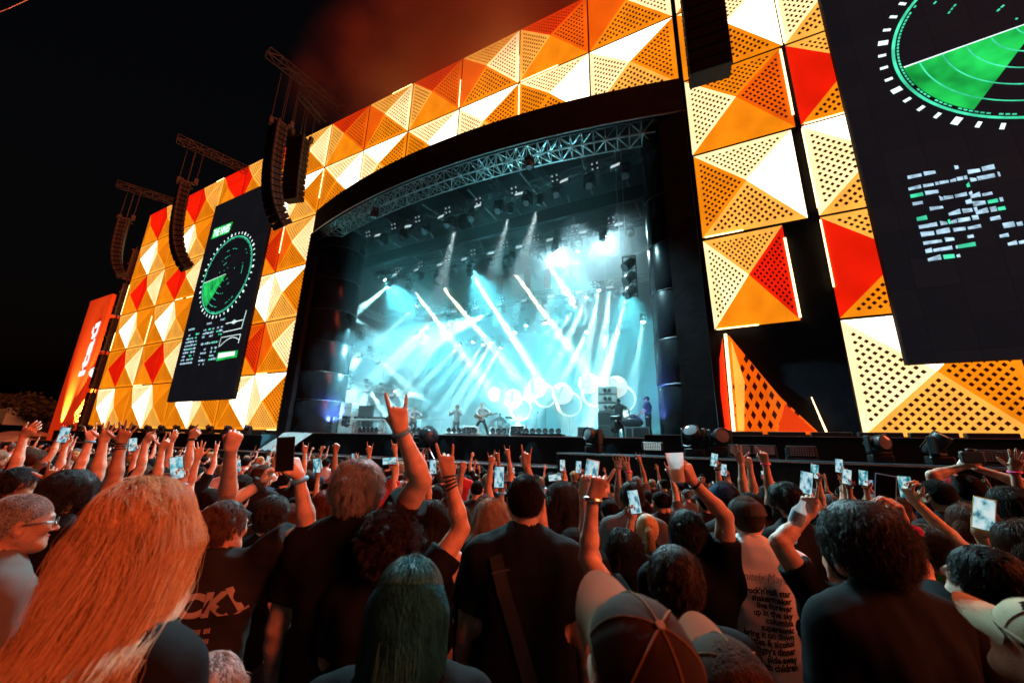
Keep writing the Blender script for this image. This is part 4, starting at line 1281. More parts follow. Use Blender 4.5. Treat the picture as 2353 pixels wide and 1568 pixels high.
# ================================================================ people
def V3(*a): return np.array(a, dtype=np.float32)
class SDF:
    """smooth union of rounded cones and ellipsoids, turned into one continuous skin"""
    def __init__(s): s.p = []
    def rc(s, a, ra, b, rb, k=.03, flat=None, sub=False):
        s.p.append(('rc', np.array(a, np.float32), ra, np.array(b, np.float32), rb, k, flat, sub)); return s
    def el(s, c, r, k=.02, rot=None, sub=False):
        s.p.append(('el', np.array(c, np.float32), np.array(r, np.float32), None if rot is None else np.array(rot, np.float32), None, k, None, sub)); return s
    def bounds(s):
        lo, hi = np.full(3, 9.), np.full(3, -9.)
        for q in s.p:
            if q[7]: continue
            if q[0] == 'rc':
                for c, r in ((q[1], q[2]), (q[3], q[4])):
                    lo = np.minimum(lo, c - r); hi = np.maximum(hi, c + r)
            else:
                r = np.max(q[2]); lo = np.minimum(lo, q[1] - r); hi = np.maximum(hi, q[1] + r)
        return lo, hi
    def field(s, lo, h, n):
        ax = [lo[i] + h * np.arange(n[i], dtype=np.float32) for i in range(3)]
        F = np.full(n, .2, np.float32)
        for ty, a, ra, b, rb, k, flat, sub in s.p:
            if ty == 'rc':
                rm = max(ra, rb) + k + .03
                l_, h_ = np.minimum(a, b) - rm, np.maximum(a, b) + rm
            else:
                rm = np.max(ra) + k + .03
                l_, h_ = a - rm, a + rm
            sl = []
            for i in range(3):
                i0 = max(0, int((l_[i] - lo[i]) / h)); i1 = min(n[i], int((h_[i] - lo[i]) / h) + 2)
                sl.append(slice(i0, i1))
            if any(q.stop <= q.start for q in sl): continue
            X = ax[0][sl[0]][:, None, None]; Y = ax[1][sl[1]][None, :, None]; Z = ax[2][sl[2]][None, None, :]
            if ty == 'rc':
                sy = flat or 1.0
                ba = (b - a).copy(); py = (Y - a[1]) / sy; ba[1] /= sy
                px = X - a[0]; pz = Z - a[2]
                L = float(ba @ ba) + 1e-12
                t = np.clip((px * ba[0] + py * ba[1] + pz * ba[2]) / L, 0, 1)
                d = np.sqrt((px - t * ba[0]) ** 2 + (py - t * ba[1]) ** 2 + (pz - t * ba[2]) ** 2) - (ra + (rb - ra) * t)
                if flat: d = d * (0.5 + sy / 2)
            else:
                px, py, pz = X - a[0], Y - a[1], Z - a[2]
                if b is not None:
                    q = b
                    px, py, pz = (px * q[0, 0] + py * q[1, 0] + pz * q[2, 0], px * q[0, 1] + py * q[1, 1] + pz * q[2, 1], px * q[0, 2] + py * q[1, 2] + pz * q[2, 2])
                k0 = np.sqrt((px / ra[0]) ** 2 + (py / ra[1]) ** 2 + (pz / ra[2]) ** 2)
                k1 = np.sqrt((px / ra[0] ** 2) ** 2 + (py / ra[1] ** 2) ** 2 + (pz / ra[2] ** 2) ** 2) + 1e-9
                d = k0 * (k0 - 1) / k1
            f = F[tuple(sl)]
            if sub:
                hh = np.maximum(k - np.abs(f + d), 0) / k
                F[tuple(sl)] = np.maximum(f, -d) + hh * hh * k / 4
            else:
                hh = np.maximum(k - np.abs(f - d), 0) / k
                F[tuple(sl)] = np.minimum(f, d) - hh * hh * k / 4
        return F, ax

def surface_nets(F, ax):
    ins = F < 0
    nx, ny, nz = F.shape
    c = np.zeros((nx - 1, ny - 1, nz - 1), np.uint8)
    for i in (0, 1):
        for j in (0, 1):
            for k in (0, 1):
                c += ins[i:nx - 1 + i, j:ny - 1 + j, k:nz - 1 + k]
    act = (c > 0) & (c < 8)
    I, J, K = np.nonzero(act)
    n = len(I)
    idx = np.full(act.shape, -1, np.int32); idx[I, J, K] = np.arange(n)
    acc = np.zeros((n, 3), np.float32); cnt = np.zeros(n, np.float32)
    cor = [(i, j, k) for i in (0, 1) for j in (0, 1) for k in (0, 1)]
    val = {q: F[I + q[0], J + q[1], K + q[2]] for q in cor}
    for a in cor:
        for d in range(3):
            if a[d]: continue
            b = list(a); b[d] = 1; b = tuple(b)
            va, vb = val[a], val[b]
            m = (va < 0) != (vb < 0)
            t = va / (va - vb + 1e-20)
            pt = np.empty((n, 3), np.float32); pt[:] = a
            pt[:, d] = t
            acc[m] += pt[m]; cnt[m] += 1
    acc /= np.maximum(cnt, 1)[:, None]
    h = ax[0][1] - ax[0][0]
    v = np.stack([ax[0][I], ax[1][J], ax[2][K]], 1) + acc * h
    qs = []
    e = ins[:-1, 1:-1, 1:-1] != ins[1:, 1:-1, 1:-1]
    i, j, k = np.nonzero(e); j += 1; k += 1
    q = np.stack([idx[i, j - 1, k - 1], idx[i, j, k - 1], idx[i, j, k], idx[i, j - 1, k]], 1)
    fl = ~ins[i, j, k]; q[fl] = q[fl][:, ::-1]; qs.append(q)
    e = ins[1:-1, :-1, 1:-1] != ins[1:-1, 1:, 1:-1]
    i, j, k = np.nonzero(e); i += 1; k += 1
    q = np.stack([idx[i - 1, j, k - 1], idx[i - 1, j, k], idx[i, j, k], idx[i, j, k - 1]], 1)
    fl = ~ins[i, j, k]; q[fl] = q[fl][:, ::-1]; qs.append(q)
    e = ins[1:-1, 1:-1, :-1] != ins[1:-1, 1:-1, 1:]
    i, j, k = np.nonzero(e); i += 1; j += 1
    q = np.stack([idx[i - 1, j - 1, k], idx[i, j - 1, k], idx[i, j, k], idx[i - 1, j, k]], 1)
    fl = ~ins[i, j, k]; q[fl] = q[fl][:, ::-1]; qs.append(q)
    return v, np.concatenate(qs)

def np_mesh(name, v, q, mats, mi=None):
    me = bpy.data.meshes.new(name)
    me.vertices.add(len(v)); me.vertices.foreach_set('co', np.ascontiguousarray(v, np.float32).ravel())
    me.loops.add(q.size); me.loops.foreach_set('vertex_index', np.ascontiguousarray(q, np.int32).ravel())
    me.polygons.add(len(q)); me.polygons.foreach_set('loop_start', np.arange(0, q.size, 4, dtype=np.int32))
    for m in mats: me.materials.append(m)
    if mi is not None: me.polygons.foreach_set('material_index', mi.astype(np.int32))
    me.polygons.foreach_set('use_smooth', np.ones(len(q), bool))
    me.update(calc_edges=True)
    return me

def tri_noise(P, f, seed):
    """cheap smooth noise from a few turned sine waves"""
    r = np.random.RandomState(seed)
    o = 0
    for _ in range(5):
        d = r.normal(size=3); d /= np.linalg.norm(d)
        o = o + np.sin((P @ d) * f * r.uniform(.6, 1.7) + r.uniform(0, 6.28))
    return o / 5

def skinify(sd, h, fine=(), post=None):
    """mesh of the field at voxel h, with finer patches inside the given (centre, radius, voxel) balls"""
    lo, hi = sd.bounds()
    def run(lo, hi, h):
        lo = lo - 2.5 * h
        n = tuple(int(x) for x in np.ceil((hi - lo) / h + 3))
        F, ax = sd.field(lo, h, n)
        if post is not None: post(F, ax)
        return surface_nets(F, ax)
    v, q = run(lo, hi, h)
    if not fine: return v, q
    ct = v[q].mean(1)
    keep = np.ones(len(q), bool)
    for c, r, hf in fine: keep &= np.linalg.norm(ct - c, axis=1) > r - h * .5
    V, Q, b = [v], [q[keep]], len(v)
    for c, r, hf in fine:
        c = np.asarray(c, np.float32)
        v2, q2 = run(np.maximum(c - r - h, lo - .02), np.minimum(c + r + h, hi + .02), hf)
        k2 = np.linalg.norm(v2[q2].mean(1) - c, axis=1) < r
        V.append(v2); Q.append(q2[k2] + b); b += len(v2)
    v, q = np.concatenate(V), np.concatenate(Q)
    u, inv = np.unique(q, return_inverse=True)
    return v[u], inv.reshape(q.shape)

def rotm(pitch=0, roll=0, yaw=0):
    return np.array(Euler((pitch, roll, yaw)).to_matrix(), np.float32)

# -------- skin, hair and cloth materials
def skin_mat(name, col): return mat(name, col, .52, var=.24, scale=22, bump=.16, bscale=120, sss=.10, spec=.4)
SKIN = [skin_mat('skin_fair', (.62, .40, .30)), skin_mat('skin_tan', (.52, .31, .21)), skin_mat('skin_brown', (.34, .19, .12)), skin_mat('skin_deep', (.16, .085, .055))]
M_eye = mat('eye', (.05, .04, .035), .15)
M_lip = mat('lip', (.42, .16, .13), .4)
def hair_mat(name, col, col2=None, rough=.45, spec=.30):
    if name in _mats: return _mats[name]
    m = bpy.data.materials.new(name)
    t, n, l, o = nt(m)
    p = n.new('ShaderNodeBsdfPrincipled')
    hi = n.new('ShaderNodeHairInfo')
    cr = n.new('ShaderNodeValToRGB')
    c2 = col2 or tuple(c * 1.7 for c in col)
    cr.color_ramp.elements[0].color = (*tuple(c * .6 for c in col), 1)
    cr.color_ramp.elements[1].color = (*c2, 1)
    tc = n.new('ShaderNodeTexCoord')
    nz = n.new('ShaderNodeTexNoise'); nz.inputs['Scale'].default_value = 60; nz.inputs['Detail'].default_value = 3
    mp = n.new('ShaderNodeMapping'); mp.inputs['Scale'].default_value = (1, 1, .12)
    l.new(tc.outputs['Object'], mp.inputs[0]); l.new(mp.outputs[0], nz.inputs['Vector'])
    ad = n.new('ShaderNodeMath'); ad.operation = 'MULTIPLY_ADD'; ad.inputs[1].default_value = .5
    l.new(hi.outputs['Random'], ad.inputs[0]); l.new(nz.outputs[0], ad.inputs[2])
    sb = n.new('ShaderNodeMath'); sb.operation = 'SUBTRACT'; sb.inputs[1].default_value = .25
    l.new(ad.outputs[0], sb.inputs[0]); l.new(sb.outputs[0], cr.inputs[0])
    l.new(cr.outputs[0], p.inputs['Base Color'])
    p.inputs['Roughness'].default_value = rough
    p.inputs['Specular IOR Level'].default_value = spec
    l.new(p.outputs[0], o.inputs['Surface'])
    _mats[name] = m
    return m
HAIR = {'black': hair_mat('hair_black', (.007, .006, .0055)), 'dark': hair_mat('hair_dark', (.015, .009, .007)), 'brown': hair_mat('hair_brown', (.06, .03, .016)), 'red': hair_mat('hair_red', (.10, .028, .012)),
        'blonde': hair_mat('hair_blonde', (.50, .27, .11), (.72, .45, .22)), 'ash': hair_mat('hair_ash', (.26, .18, .11), (.6, .48, .34)), 'grey': hair_mat('hair_grey', (.13, .13, .125), (.5, .5, .48)), 'teal': hair_mat('hair_teal', (.008, .085, .105), (.03, .21, .25)), 'auburn': hair_mat('hair_auburn', (.075, .026, .014), (.2, .07, .04))}
SHELL = {}
for _k in list(HAIR):
    _c = {'black': (.005, .004, .004), 'dark': (.010, .007, .005), 'brown': (.045, .023, .013), 'red': (.08, .022, .010), 'blonde': (.36, .20, .085), 'ash': (.20, .14, .09), 'grey': (.12, .12, .115), 'teal': (.006, .060, .075), 'auburn': (.06, .02, .011)}[_k]
    SHELL[_k] = mat('hair_mass_' + _k, _c, .9, var=.55, scale=45, bump=.9, bscale=170, spec=.08, stretch=(1, 1, .3))
def cloth(name, col, rough=.85, var=.18): return mat('cloth_' + name, col, rough, var=var, scale=5, bump=.18, bscale=420, spec=.10)
CLOTH = {'black': cloth('black', (.006, .006, .0075)), 'charcoal': cloth('charcoal', (.017, .016, .017)), 'grey': cloth('grey', (.11, .10, .095)), 'taupe': cloth('taupe', (.085, .062, .05)), 'white': cloth('white', (.80, .78, .75)), 'pink': cloth('pink', (.50, .40, .40)), 'navy': cloth('navy', (.014, .022, .05)), 'green': cloth('green', (.02, .20, .06)), 'red': cloth('red', (.42, .02, .02)), 'yellow': cloth('yellow', (.60, .36, .03)), 'denim': cloth('denim', (.03, .045, .08)), 'magenta': cloth('magenta', (.40, .04, .16))}

# -------- hands
GEST = {  # for thumb: directions in (towards thumb side, along hand, towards palm); fingers: spread and joint bends in degrees
    'open': dict(f=[(14, 8, 12, 8), (4, 6, 10, 8), (-6, 8, 12, 8), (-18, 10, 14, 10)], t=((.85, .5, .15), (.6, .78, .15))),
    'wave': dict(f=[(18, 4, 8, 5), (7, 2, 6, 4), (-5, 4, 8, 6), (-22, 6, 12, 8)], t=((.92, .4, .1), (.75, .66, .05))),
    'relax': dict(f=[(3, 25, 30, 20), (0, 30, 35, 22), (-2, 34, 38, 22), (-5, 38, 40, 24)], t=((.6, .75, .3), (.3, .9, .3))),
    'fist': dict(f=[(0, 82, 100, 60), (0, 85, 100, 60), (0, 88, 100, 60), (0, 90, 98, 58)], t=((.55, .62, .55), (-.55, .45, .70))),
    'horns': dict(f=[(7, -3, 4, 3), (0, 84, 98, 60), (0, 86, 98, 60), (-12, 0, 5, 4)], t=((.5, .62, .6), (-.6, .42, .68))),
    'point': dict(f=[(4, 0, 4, 3), (0, 70, 95, 60), (0, 80, 98, 60), (-4, 82, 98, 60)], t=((.6, .6, .5), (-.3, .6, .7))),
    'horns_thumb': dict(f=[(10, -2, 4, 3), (0, 80, 98, 60), (0, 84, 98, 60), (-16, 0, 6, 4)], t=((.95, .3, .1), (.85, .5, .1))),
    'phone': dict(f=[(2, 42, 48, 35), (0, 46, 50, 36), (-2, 48, 52, 36), (-4, 50, 52, 38)], t=((.62, .60, .50), (.1, .85, .5))),
    'cup': dict(f=[(5, 34, 42, 34), (1, 36, 44, 34), (-3, 38, 44, 34), (-7, 40, 44, 34)], t=((.72, .42, .58), (.12, .55, .82))),
}
FING = [(.032, .040, .026, .021, .0096), (.011, .045, .029, .022, .0098), (-.011, .041, .027, .021, .0093), (-.031, .033, .021, .019, .0083)]
def hand(sd, w, z, n, right, gest, s=1.0):
    """add a hand at wrist w pointing along z with the palm facing n"""
    z = z / np.linalg.norm(z)
    n = n - z * (n @ z); n = n / (np.linalg.norm(n) + 1e-9)
    t = np.cross(z, n) if right else np.cross(n, z)
    G = GEST[gest]
    for i, (off, l1, l2, l3, r) in enumerate(FING):
        kn = w + (z * (.094 - .007 * abs(i - 1)) + t * off) * s
        sd.rc(w + t * off * .45 * s + z * .005 * s, .021 * s, kn - n * .002, .0128 * s, .016 * s)
        sp, b1, b2, b3 = G['f'][i]
        zz = z * math.cos(R(sp)) + t * math.sin(R(sp))
        a, p = 0, kn
        for j, (L, b) in enumerate(((l1, b1), (l2, b2), (l3, b3))):
            a += R(b)
            q = p + (zz * math.cos(a) + n * math.sin(a)) * L * s
            sd.rc(p, r * (1 - .07 * j) * s, q, r * (1 - .07 * (j + 1)) * s, .004 * s)
            p = q
    d1, d2 = (np.array(x, np.float32) for x in G['t'])
    b0 = w + (t * .024 + z * .022 + n * .008) * s
    b1 = b0 + (t * d1[0] + z * d1[1] + n * d1[2]) / np.linalg.norm(d1) * .048 * s
    b2 = b1 + (t * d2[0] + z * d2[1] + n * d2[2]) / np.linalg.norm(d2) * .030 * s
    b3 = b2 + (t * d2[0] + z * d2[1] + n * d2[2]) / np.linalg.norm(d2) * .022 * s
    sd.rc(b0, .018 * s, b1, .0125 * s, .012 * s).rc(b1, .0118 * s, b2, .0105 * s, .004 * s).rc(b2, .0105 * s, b3, .0085 * s, .003 * s)
    sd.rc(w + z * .02 * s + n * .006 + t * .012 * s, .022 * s, w + z * .055 * s + n * .006 + t * .016 * s, .018 * s, .015)
    return w + z * .085 * s

def elbow_for(S, W, l1, l2, pole):
    d = W - S
    L = float(np.linalg.norm(d))
    mx = (l1 + l2) * .985
    if L > mx:
        k = L / mx; l1 *= k; l2 *= k
    u = d / L
    a = (l1 * l1 - l2 * l2 + L * L) / (2 * L)
    hgt = math.sqrt(max(0, l1 * l1 - a * a))
    pl = pole - u * (pole @ u); pl = pl / (np.linalg.norm(pl) + 1e-9)
    return S + u * a + pl * hgt

HEADZ = 1.638
def head_prims(sd, Hc, Hr, s, nose=1.0, jaw=1.0):
    def T(*p): return Hc + Hr @ (np.array(p, np.float32) * s)
    def e(c, r, k=.02, rot=None, sub=False): sd.el(T(*c), np.array(r) * s, k * s, Hr if rot is None else Hr @ rot, sub)
    e((0, -.010, .020), (.0755, .097, .091), .02)
    sd.rc(T(0, .030, -.012), .064 * s, T(0, .050, -.072), .043 * s, .03 * s)
    for x in (-1, 1):
        sd.rc(T(x * .047, .002, -.045), .026 * s, T(x * .018, .066, -.094 * jaw), .020 * s, .03 * s)
        e((x * .036, .070, -.022), (.02, .018, .018), .02)
    e((0, .080, -.098 * jaw), (.018, .016, .015), .02)
    e((0, .078, .022), (.050, .020, .012), .014)
    for x in (-1, 1): e((x * .030, .102, .000), (.016, .016, .011), .014, sub=True)
    for x in (-1, 1): e((x * .030, .0785, -.001), (.0125, .0125, .0120), .002)
    sd.rc(T(0, .093, .004), .009 * s, T(0, .093 + .022 * nose, -.034), .0115 * s, .010 * s)
    for x in (-1, 1): e((x * .011, .100, -.037), (.008, .010, .007), .006)
    e((0, .092, -.058), (.021, .011, .0052), .004); e((0, .090, -.069), (.019, .011, .0058), .003)
    c, q = math.cos(.25), math.sin(.25)
    for x in (-1, 1):
        rr = np.array(Euler((0, x * .12, -x * .35)).to_matrix(), np.float32)
        e((x * .079, -.012, -.010), (.008, .019, .032), .006, rr)
        e((x * .084, -.006, -.008), (.005, .010, .017), .004, rr, sub=True)
    return T

def hair_shell(style, Hc, Hr, s, seed=1, vox=.0105):
    """the mass of the hair as one skin"""
    sd = SDF()
    def T(*p): return Hc + Hr @ (np.array(p, np.float32) * s)
    def e(c, r, k=.03): sd.el(T(*c), np.array(r) * s, k, Hr)
    th = {'buzz': .004, 'short': .014, 'thin': .008, 'wavy': .022, 'curly': .036, 'afro': .06, 'long': .015, 'longwavy': .020, 'pony': .007, 'bun': .009, 'bob': .030, 'slick': .006}[style]
    e((0, -.012, .022), (.0755 + th, .097 + th, .091 + th))
    cut_lo = -.105 if style in ('short', 'buzz', 'thin', 'pony', 'bun', 'slick') else -.12
    extra = []
    if style == 'long' or style == 'longwavy':
        w = .070 if style == 'long' else .082
        sd.rc(T(0, -.055, -.01), .085, T(0, -.105, -.20), w, .05, None)
        sd.rc(T(0, -.105, -.20), w * .92, T(0, -.115, -.40), w * .62, .05, None)
        for x in (-1, 1): sd.rc(T(x * .06, -.02, -.02), .045, T(x * .085, -.05, -.22), .042, .05)
    if style == 'bob':
        for x in (-1, 0, 1): sd.rc(T(x * .055, -.04, -.02), .06, T(x * .075, -.05, -.12), .052, .05)
    if style == 'pony':
        sd.rc(T(0, -.10, .03), .025, T(0, -.145, .0), .03, .02); sd.rc(T(0, -.145, .0), .03, T(0, -.15, -.12), .035, .02); sd.rc(T(0, -.15, -.12), .035, T(0, -.13, -.24), .012, .02)
    if style == 'bun':
        e((0, -.085, .085), (.042, .042, .04), .015)
    L = style in ('long', 'longwavy', 'bob', 'pony')
    def post(F, ax):
        P = np.stack(np.meshgrid(*ax, indexing='ij'), -1).reshape(-1, 3)
        q = (P - Hc) @ Hr / s
        amp = {'curly': .012, 'afro': .010, 'wavy': .007, 'longwavy': .006, 'bob': .008}.get(style, .002)
        d = F.ravel() - amp * tri_noise(P, 95 if style in ('curly', 'afro', 'bob') else 55, seed)
        front = q[:, 1] * .75 - q[:, 2] * .66 - (.040 if style not in ('curly', 'afro', 'wavy') else .050)
        if style == 'thin': front = q[:, 1] * .62 - q[:, 2] * .2 - .022
        ear = (np.abs(q[:, 0]) - .066) * .8 + (q[:, 1] + .030) * .45 - (q[:, 2] + .015) * .55
        if not L: d = np.maximum(d, ear - .012 if style not in ('afro', 'curly') else ear - .035)
        if style in ('long', 'longwavy', 'bob'): front = np.maximum(q[:, 1] * .75 - q[:, 2] * .55 - .042, q[:, 1] - .055)
        d = np.maximum(d, front)
        if not L: d = np.maximum(d, cut_lo + .045 * (style != 'afro') * 0 - q[:, 2])
        else: d = np.maximum(d, -.44 - q[:, 2])
        F[:] = d.reshape(F.shape)
    return skinify(sd, vox, post=post)

def strands(style, Hc, Hr, s, n, seed=1, length=None):
    """hair as curves following the head, in head directions"""
    rg = np.random.RandomState(seed)
    P = rg.normal(size=(n * 3, 3)); P /= np.linalg.norm(P, axis=1)[:, None]
    rad = np.array((.0755, .097, .091)) + .002
    ctr = np.array((0, -.012, .022))
    X = P * rad + ctr
    front = X[:, 1] * .75 - X[:, 2] * .66 - .034
    if style == 'thin': front = X[:, 1] * .62 - X[:, 2] * .2 - .02
    ok = (front < 0) & (X[:, 2] > -.078) & ~((np.abs(X[:, 0]) > .055) & (X[:, 2] < -.02) & (X[:, 1] > -.035))
    X, P = X[ok][:n], P[ok][:n]
    n = len(X)
    nrm = P / rad; nrm /= np.linalg.norm(nrm, axis=1)[:, None]
    K = {'buzz': 3, 'short': 6, 'thin': 5, 'wavy': 9, 'curly': 12, 'afro': 10, 'long': 18, 'longwavy': 20, 'pony': 8, 'bun': 8, 'bob': 14, 'slick': 6}[style]
    Ln = length or {'buzz': .008, 'short': .038, 'thin': .03, 'wavy': .062, 'curly': .085, 'afro': .075, 'long': .46, 'longwavy': .50, 'pony': .11, 'bun': .11, 'bob': .22, 'slick': .08}[style]
    Ls = Ln * rg.uniform(.7, 1.1, n)
    ncl = max(8, n // 26)
    cl = rg.randint(0, ncl, n)
    cr = X[rg.choice(n, ncl)]
    d2 = ((X[:, None, :] - cr[None]) ** 2).sum(-1) if n * ncl < 4e6 else None
    if d2 is not None: cl = d2.argmin(1)
    ph = rg.uniform(0, 6.28, ncl)[cl]; cv = rg.normal(size=(ncl, 3))[cl]
    jit = rg.normal(size=(n, 3))
    if style == 'longwavy': ph = X[:, 0] * 16 + X[:, 1] * 10 + rg.normal(size=ncl)[cl] * .5
    out = np.zeros((n, K, 3)); out[:, 0] = X
    p = X.copy()
    g = np.array((0, -.25, -1.0)) if style in ('short', 'thin', 'slick', 'buzz') else np.array((0, -.12, -1.0))
    if style in ('pony',): tgt = np.array((0, -.125, .02))
    if style == 'bun': tgt = np.array((0, -.08, .085))
    top = np.clip((X[:, 2] - .03) / .08, 0, 1)[:, None]
    d = nrm * {'buzz': 1, 'short': .75, 'wavy': .8, 'curly': .9, 'afro': 1.0}.get(style, .25) + 0
    swirl = np.stack([-X[:, 1] * 3, X[:, 0] * 3, 0 * X[:, 0]], 1)
    for k in range(1, K):
        u = k / (K - 1)
        step = (Ls / (K - 1))[:, None]
        if style in ('pony', 'bun'):
            v = tgt - p; v /= (np.linalg.norm(v, axis=1)[:, None] + 1e-6)
            d = d * .3 + v
        elif style == 'afro':
            d = nrm + .35 * cv + .45 * np.stack([np.sin(ph + u * 16), np.cos(ph * 1.3 + u * 15), np.sin(ph * 2 + u * 17)], 1)
        elif style == 'curly':
            d = nrm * .55 + g * .35 * u + .3 * cv + .75 * np.stack([np.sin(ph + u * 13), np.cos(ph + u * 13), np.sin(ph * 2 + u * 11)], 1)
        else:
            side = np.stack([np.sign(X[:, 0]) * (np.abs(X[:, 0]) + .02) * 6, np.zeros(n), np.zeros(n)], 1)
            onhead = np.clip(1.0 - 3.5 * u, 0, 1) if style in ('long', 'longwavy') else 1.0
            comb = g + (top * (swirl * .8 + side * (.55 if style in ('long', 'bob') else 1.0 if style == 'longwavy' else .3))) * onhead
            if style in ('long', 'longwavy') and u > .25: comb = comb - np.stack([p[:, 0] * (2.2 if style == 'long' else .3), np.zeros(n), np.zeros(n)], 1)
            d = d * (.62 if style in ('short', 'wavy', 'thin') else .55) + comb * .38
            am = {'wavy': .35, 'longwavy': .24, 'long': .05, 'bob': .45}.get(style, .10)
            fr = {'wavy': 9, 'longwavy': 8, 'bob': 16}.get(style, 4)
            d = d + am * np.stack([np.sin(ph + u * fr), np.cos(ph * 1.7 + u * fr), .3 * np.sin(ph + u * fr)], 1) * min(1, u * 2.5) + (.018 if style in ('long', 'longwavy') else .10) * cv
        d = d + (.02 if style in ('long', 'longwavy') else .06) * jit
        dn = d / (np.linalg.norm(d, axis=1)[:, None] + 1e-9)
        p = p + dn * step
        inf = rad + {'buzz': .005, 'short': .0165, 'thin': .010, 'slick': .007, 'pony': .009, 'bun': .011, 'long': .020, 'longwavy': .027, 'bob': .036, 'wavy': .027, 'curly': .038, 'afro': .04}[style] * min(1, u * 3 + .2)
        q = (p - ctr) / inf
        rr = np.linalg.norm(q, axis=1)[:, None]
        p = np.where(rr < 1, ctr + q / rr * inf, p)
        if style in ('long', 'longwavy', 'bob'):
            lowz = p[:, 2] < -.06   # keep off the neck and back
            p[:, 1] = np.where(lowz & (p[:, 1] > -.065) & (np.abs(p[:, 0]) < .065), -.065 - .02 * rg.uniform(0, 1, n), p[:, 1])
            p[:, 1] = np.where((p[:, 2] < -.16) & (p[:, 1] > -.115 - .2 * (-.16 - p[:, 2]) * 0) & (np.abs(p[:, 0]) < .16), -.135 - .04 * np.abs(cv[:, 0]), p[:, 1])
        if style in ('long', 'longwavy'):
            lim = (.130 if style == 'long' else .185) * np.clip(1.15 - .0 * u, 0, 2)
            p[:, 0] = np.where(p[:, 2] < -.02, np.tanh(p[:, 0] / lim) * lim, p[:, 0])
        out[:, k] = p
    if style in ('long', 'longwavy', 'bob', 'short', 'wavy', 'thin'):
        bad = (out[:, :, 1].max(1) > .105) | (out[:, K // 3:, 2].max(1) > .135)
        if style in ('long', 'longwavy'): bad |= np.abs(out[:, :, 0]).max(1) > .24
        out = out[~bad]
    return Hc + (out * s) @ Hr.T

def curves_obj(name, pts, rad, m, parent):
    n, K, _ = pts.shape
    c = bpy.data.hair_curves.new(name)
    c.add_curves([K] * n)
    c.attributes['position'].data.foreach_set('vector', np.ascontiguousarray(pts, np.float32).ravel())
    r = c.attributes.get('radius') or c.attributes.new('radius', 'FLOAT', 'POINT')
    u = np.linspace(0, 1, K)
    r.data.foreach_set('value', np.tile(rad * (1 - .75 * u ** 2), n).astype(np.float32))
    c.materials.append(m)
    return link(name, c, parent)

def shirt_mesh(pz, s, fat, sleeve, folds, vox, female=False, hem=.80, arms=None, seed=1, neck=.075, loose=1.0, tank=False):
    sd = SDF()
    o = .014 * loose
    tors(sd, s, fat, o, female)
    sd.rc(V3(0, .006, .74) * s, (.146 * fat * (1.0 if not female else 1.04)) * s + o, V3(0, .008, 1.0) * s, (.138 * fat) * s + o, .05, .80)
    ends = []
    for a in arms:
        S, E, W = a['S'], a['E'], a['W']
        f = min(sleeve, 1.0)
        if not tank:
            sd.rc(S, .062 * s + o * 1.3, S + (E - S) * f, (.052 + .010 * loose) * s + o, .05)
            if sleeve > 1: sd.rc(E, .046 * s + o, E + (W - E) * (sleeve - 1), .036 * s + o * .8, .03)
            e = S + (E - S) * f if sleeve <= 1 else E + (W - E) * (sleeve - 1)
            d = (E - S) if sleeve <= 1 else (W - E)
            ends.append((e, d / np.linalg.norm(d), S))
    nb = V3(0, -.012, 1.49) * s
    def post(F, ax):
        P = np.stack(np.meshgrid(*ax, indexing='ij'), -1).reshape(-1, 3)
        d = F.ravel()
        Q = P.copy(); Q[:, 2] *= .45
        d = d - folds * (tri_noise(Q, 34, seed) + .6 * tri_noise(P, 60, seed + 5)) - folds * .8 * np.abs(tri_noise(Q + .07 * tri_noise(P, 9, seed + 2)[:, None], 22, seed + 9))
        for e, u, S in ends:
            cap = (P - e) @ u
            nr = np.linalg.norm(P - e, axis=1) < .13
            d = np.where(nr, np.maximum(d, cap), d)
        d = np.maximum(d, hem * s - P[:, 2])
        nk = np.linalg.norm((P - nb - V3(0, 0, .03)) * np.array((1, 1.0, .8)), axis=1) - .052 * s
        d = np.maximum(d, -nk)
        if tank:
            for x in (-1, 1):
                d = np.maximum(d, -(np.linalg.norm((P - V3(x * .205, -.0, 1.37) * s) * np.array((1, .6, .8)), axis=1) - .085 * s))
        F[:] = d.reshape(F.shape)
    return skinify(sd, vox, post=post)

def tors(sd, s, fat, o=0.0, female=False):
    w = 1.0 if not female else .88
    f = fat
    sd.rc(V3(0, .0, 1.15) * s, (.135 * f * w) * s + o, V3(0, -.008, 1.345) * s, .158 * w * (.5 + .5 * f) * s + o, .05, .70)
    sd.rc(V3(0, .008, .95) * s, (.142 * f * (1.0 if not female else 1.06)) * s + o, V3(0, .006 + .03 * (f - 1), 1.15) * s, (.132 * f * w) * s + o, .05, .78 + .12 * (f - 1))
    for x in (-1, 1):
        sd.rc(V3(x * .175 * w, -.005, 1.405) * s, .058 * s + o, V3(x * .06, -.012, 1.43) * s, .062 * s + o, .05)
        sd.rc(V3(x * .13 * w, -.015, 1.425) * s, .045 * s + o, V3(x * .02, -.015, 1.49) * s, .046 * s + o * 1.3, .05)
        sd.rc(V3(x * .09, -.045, 1.33) * s, .085 * s + o, V3(x * .08, -.035, 1.18) * s, .07 * s + o, .05)
        if female: sd.el(V3(x * .07, .085, 1.27) * s, np.array((.06, .055, .06)) * s + o, .04)

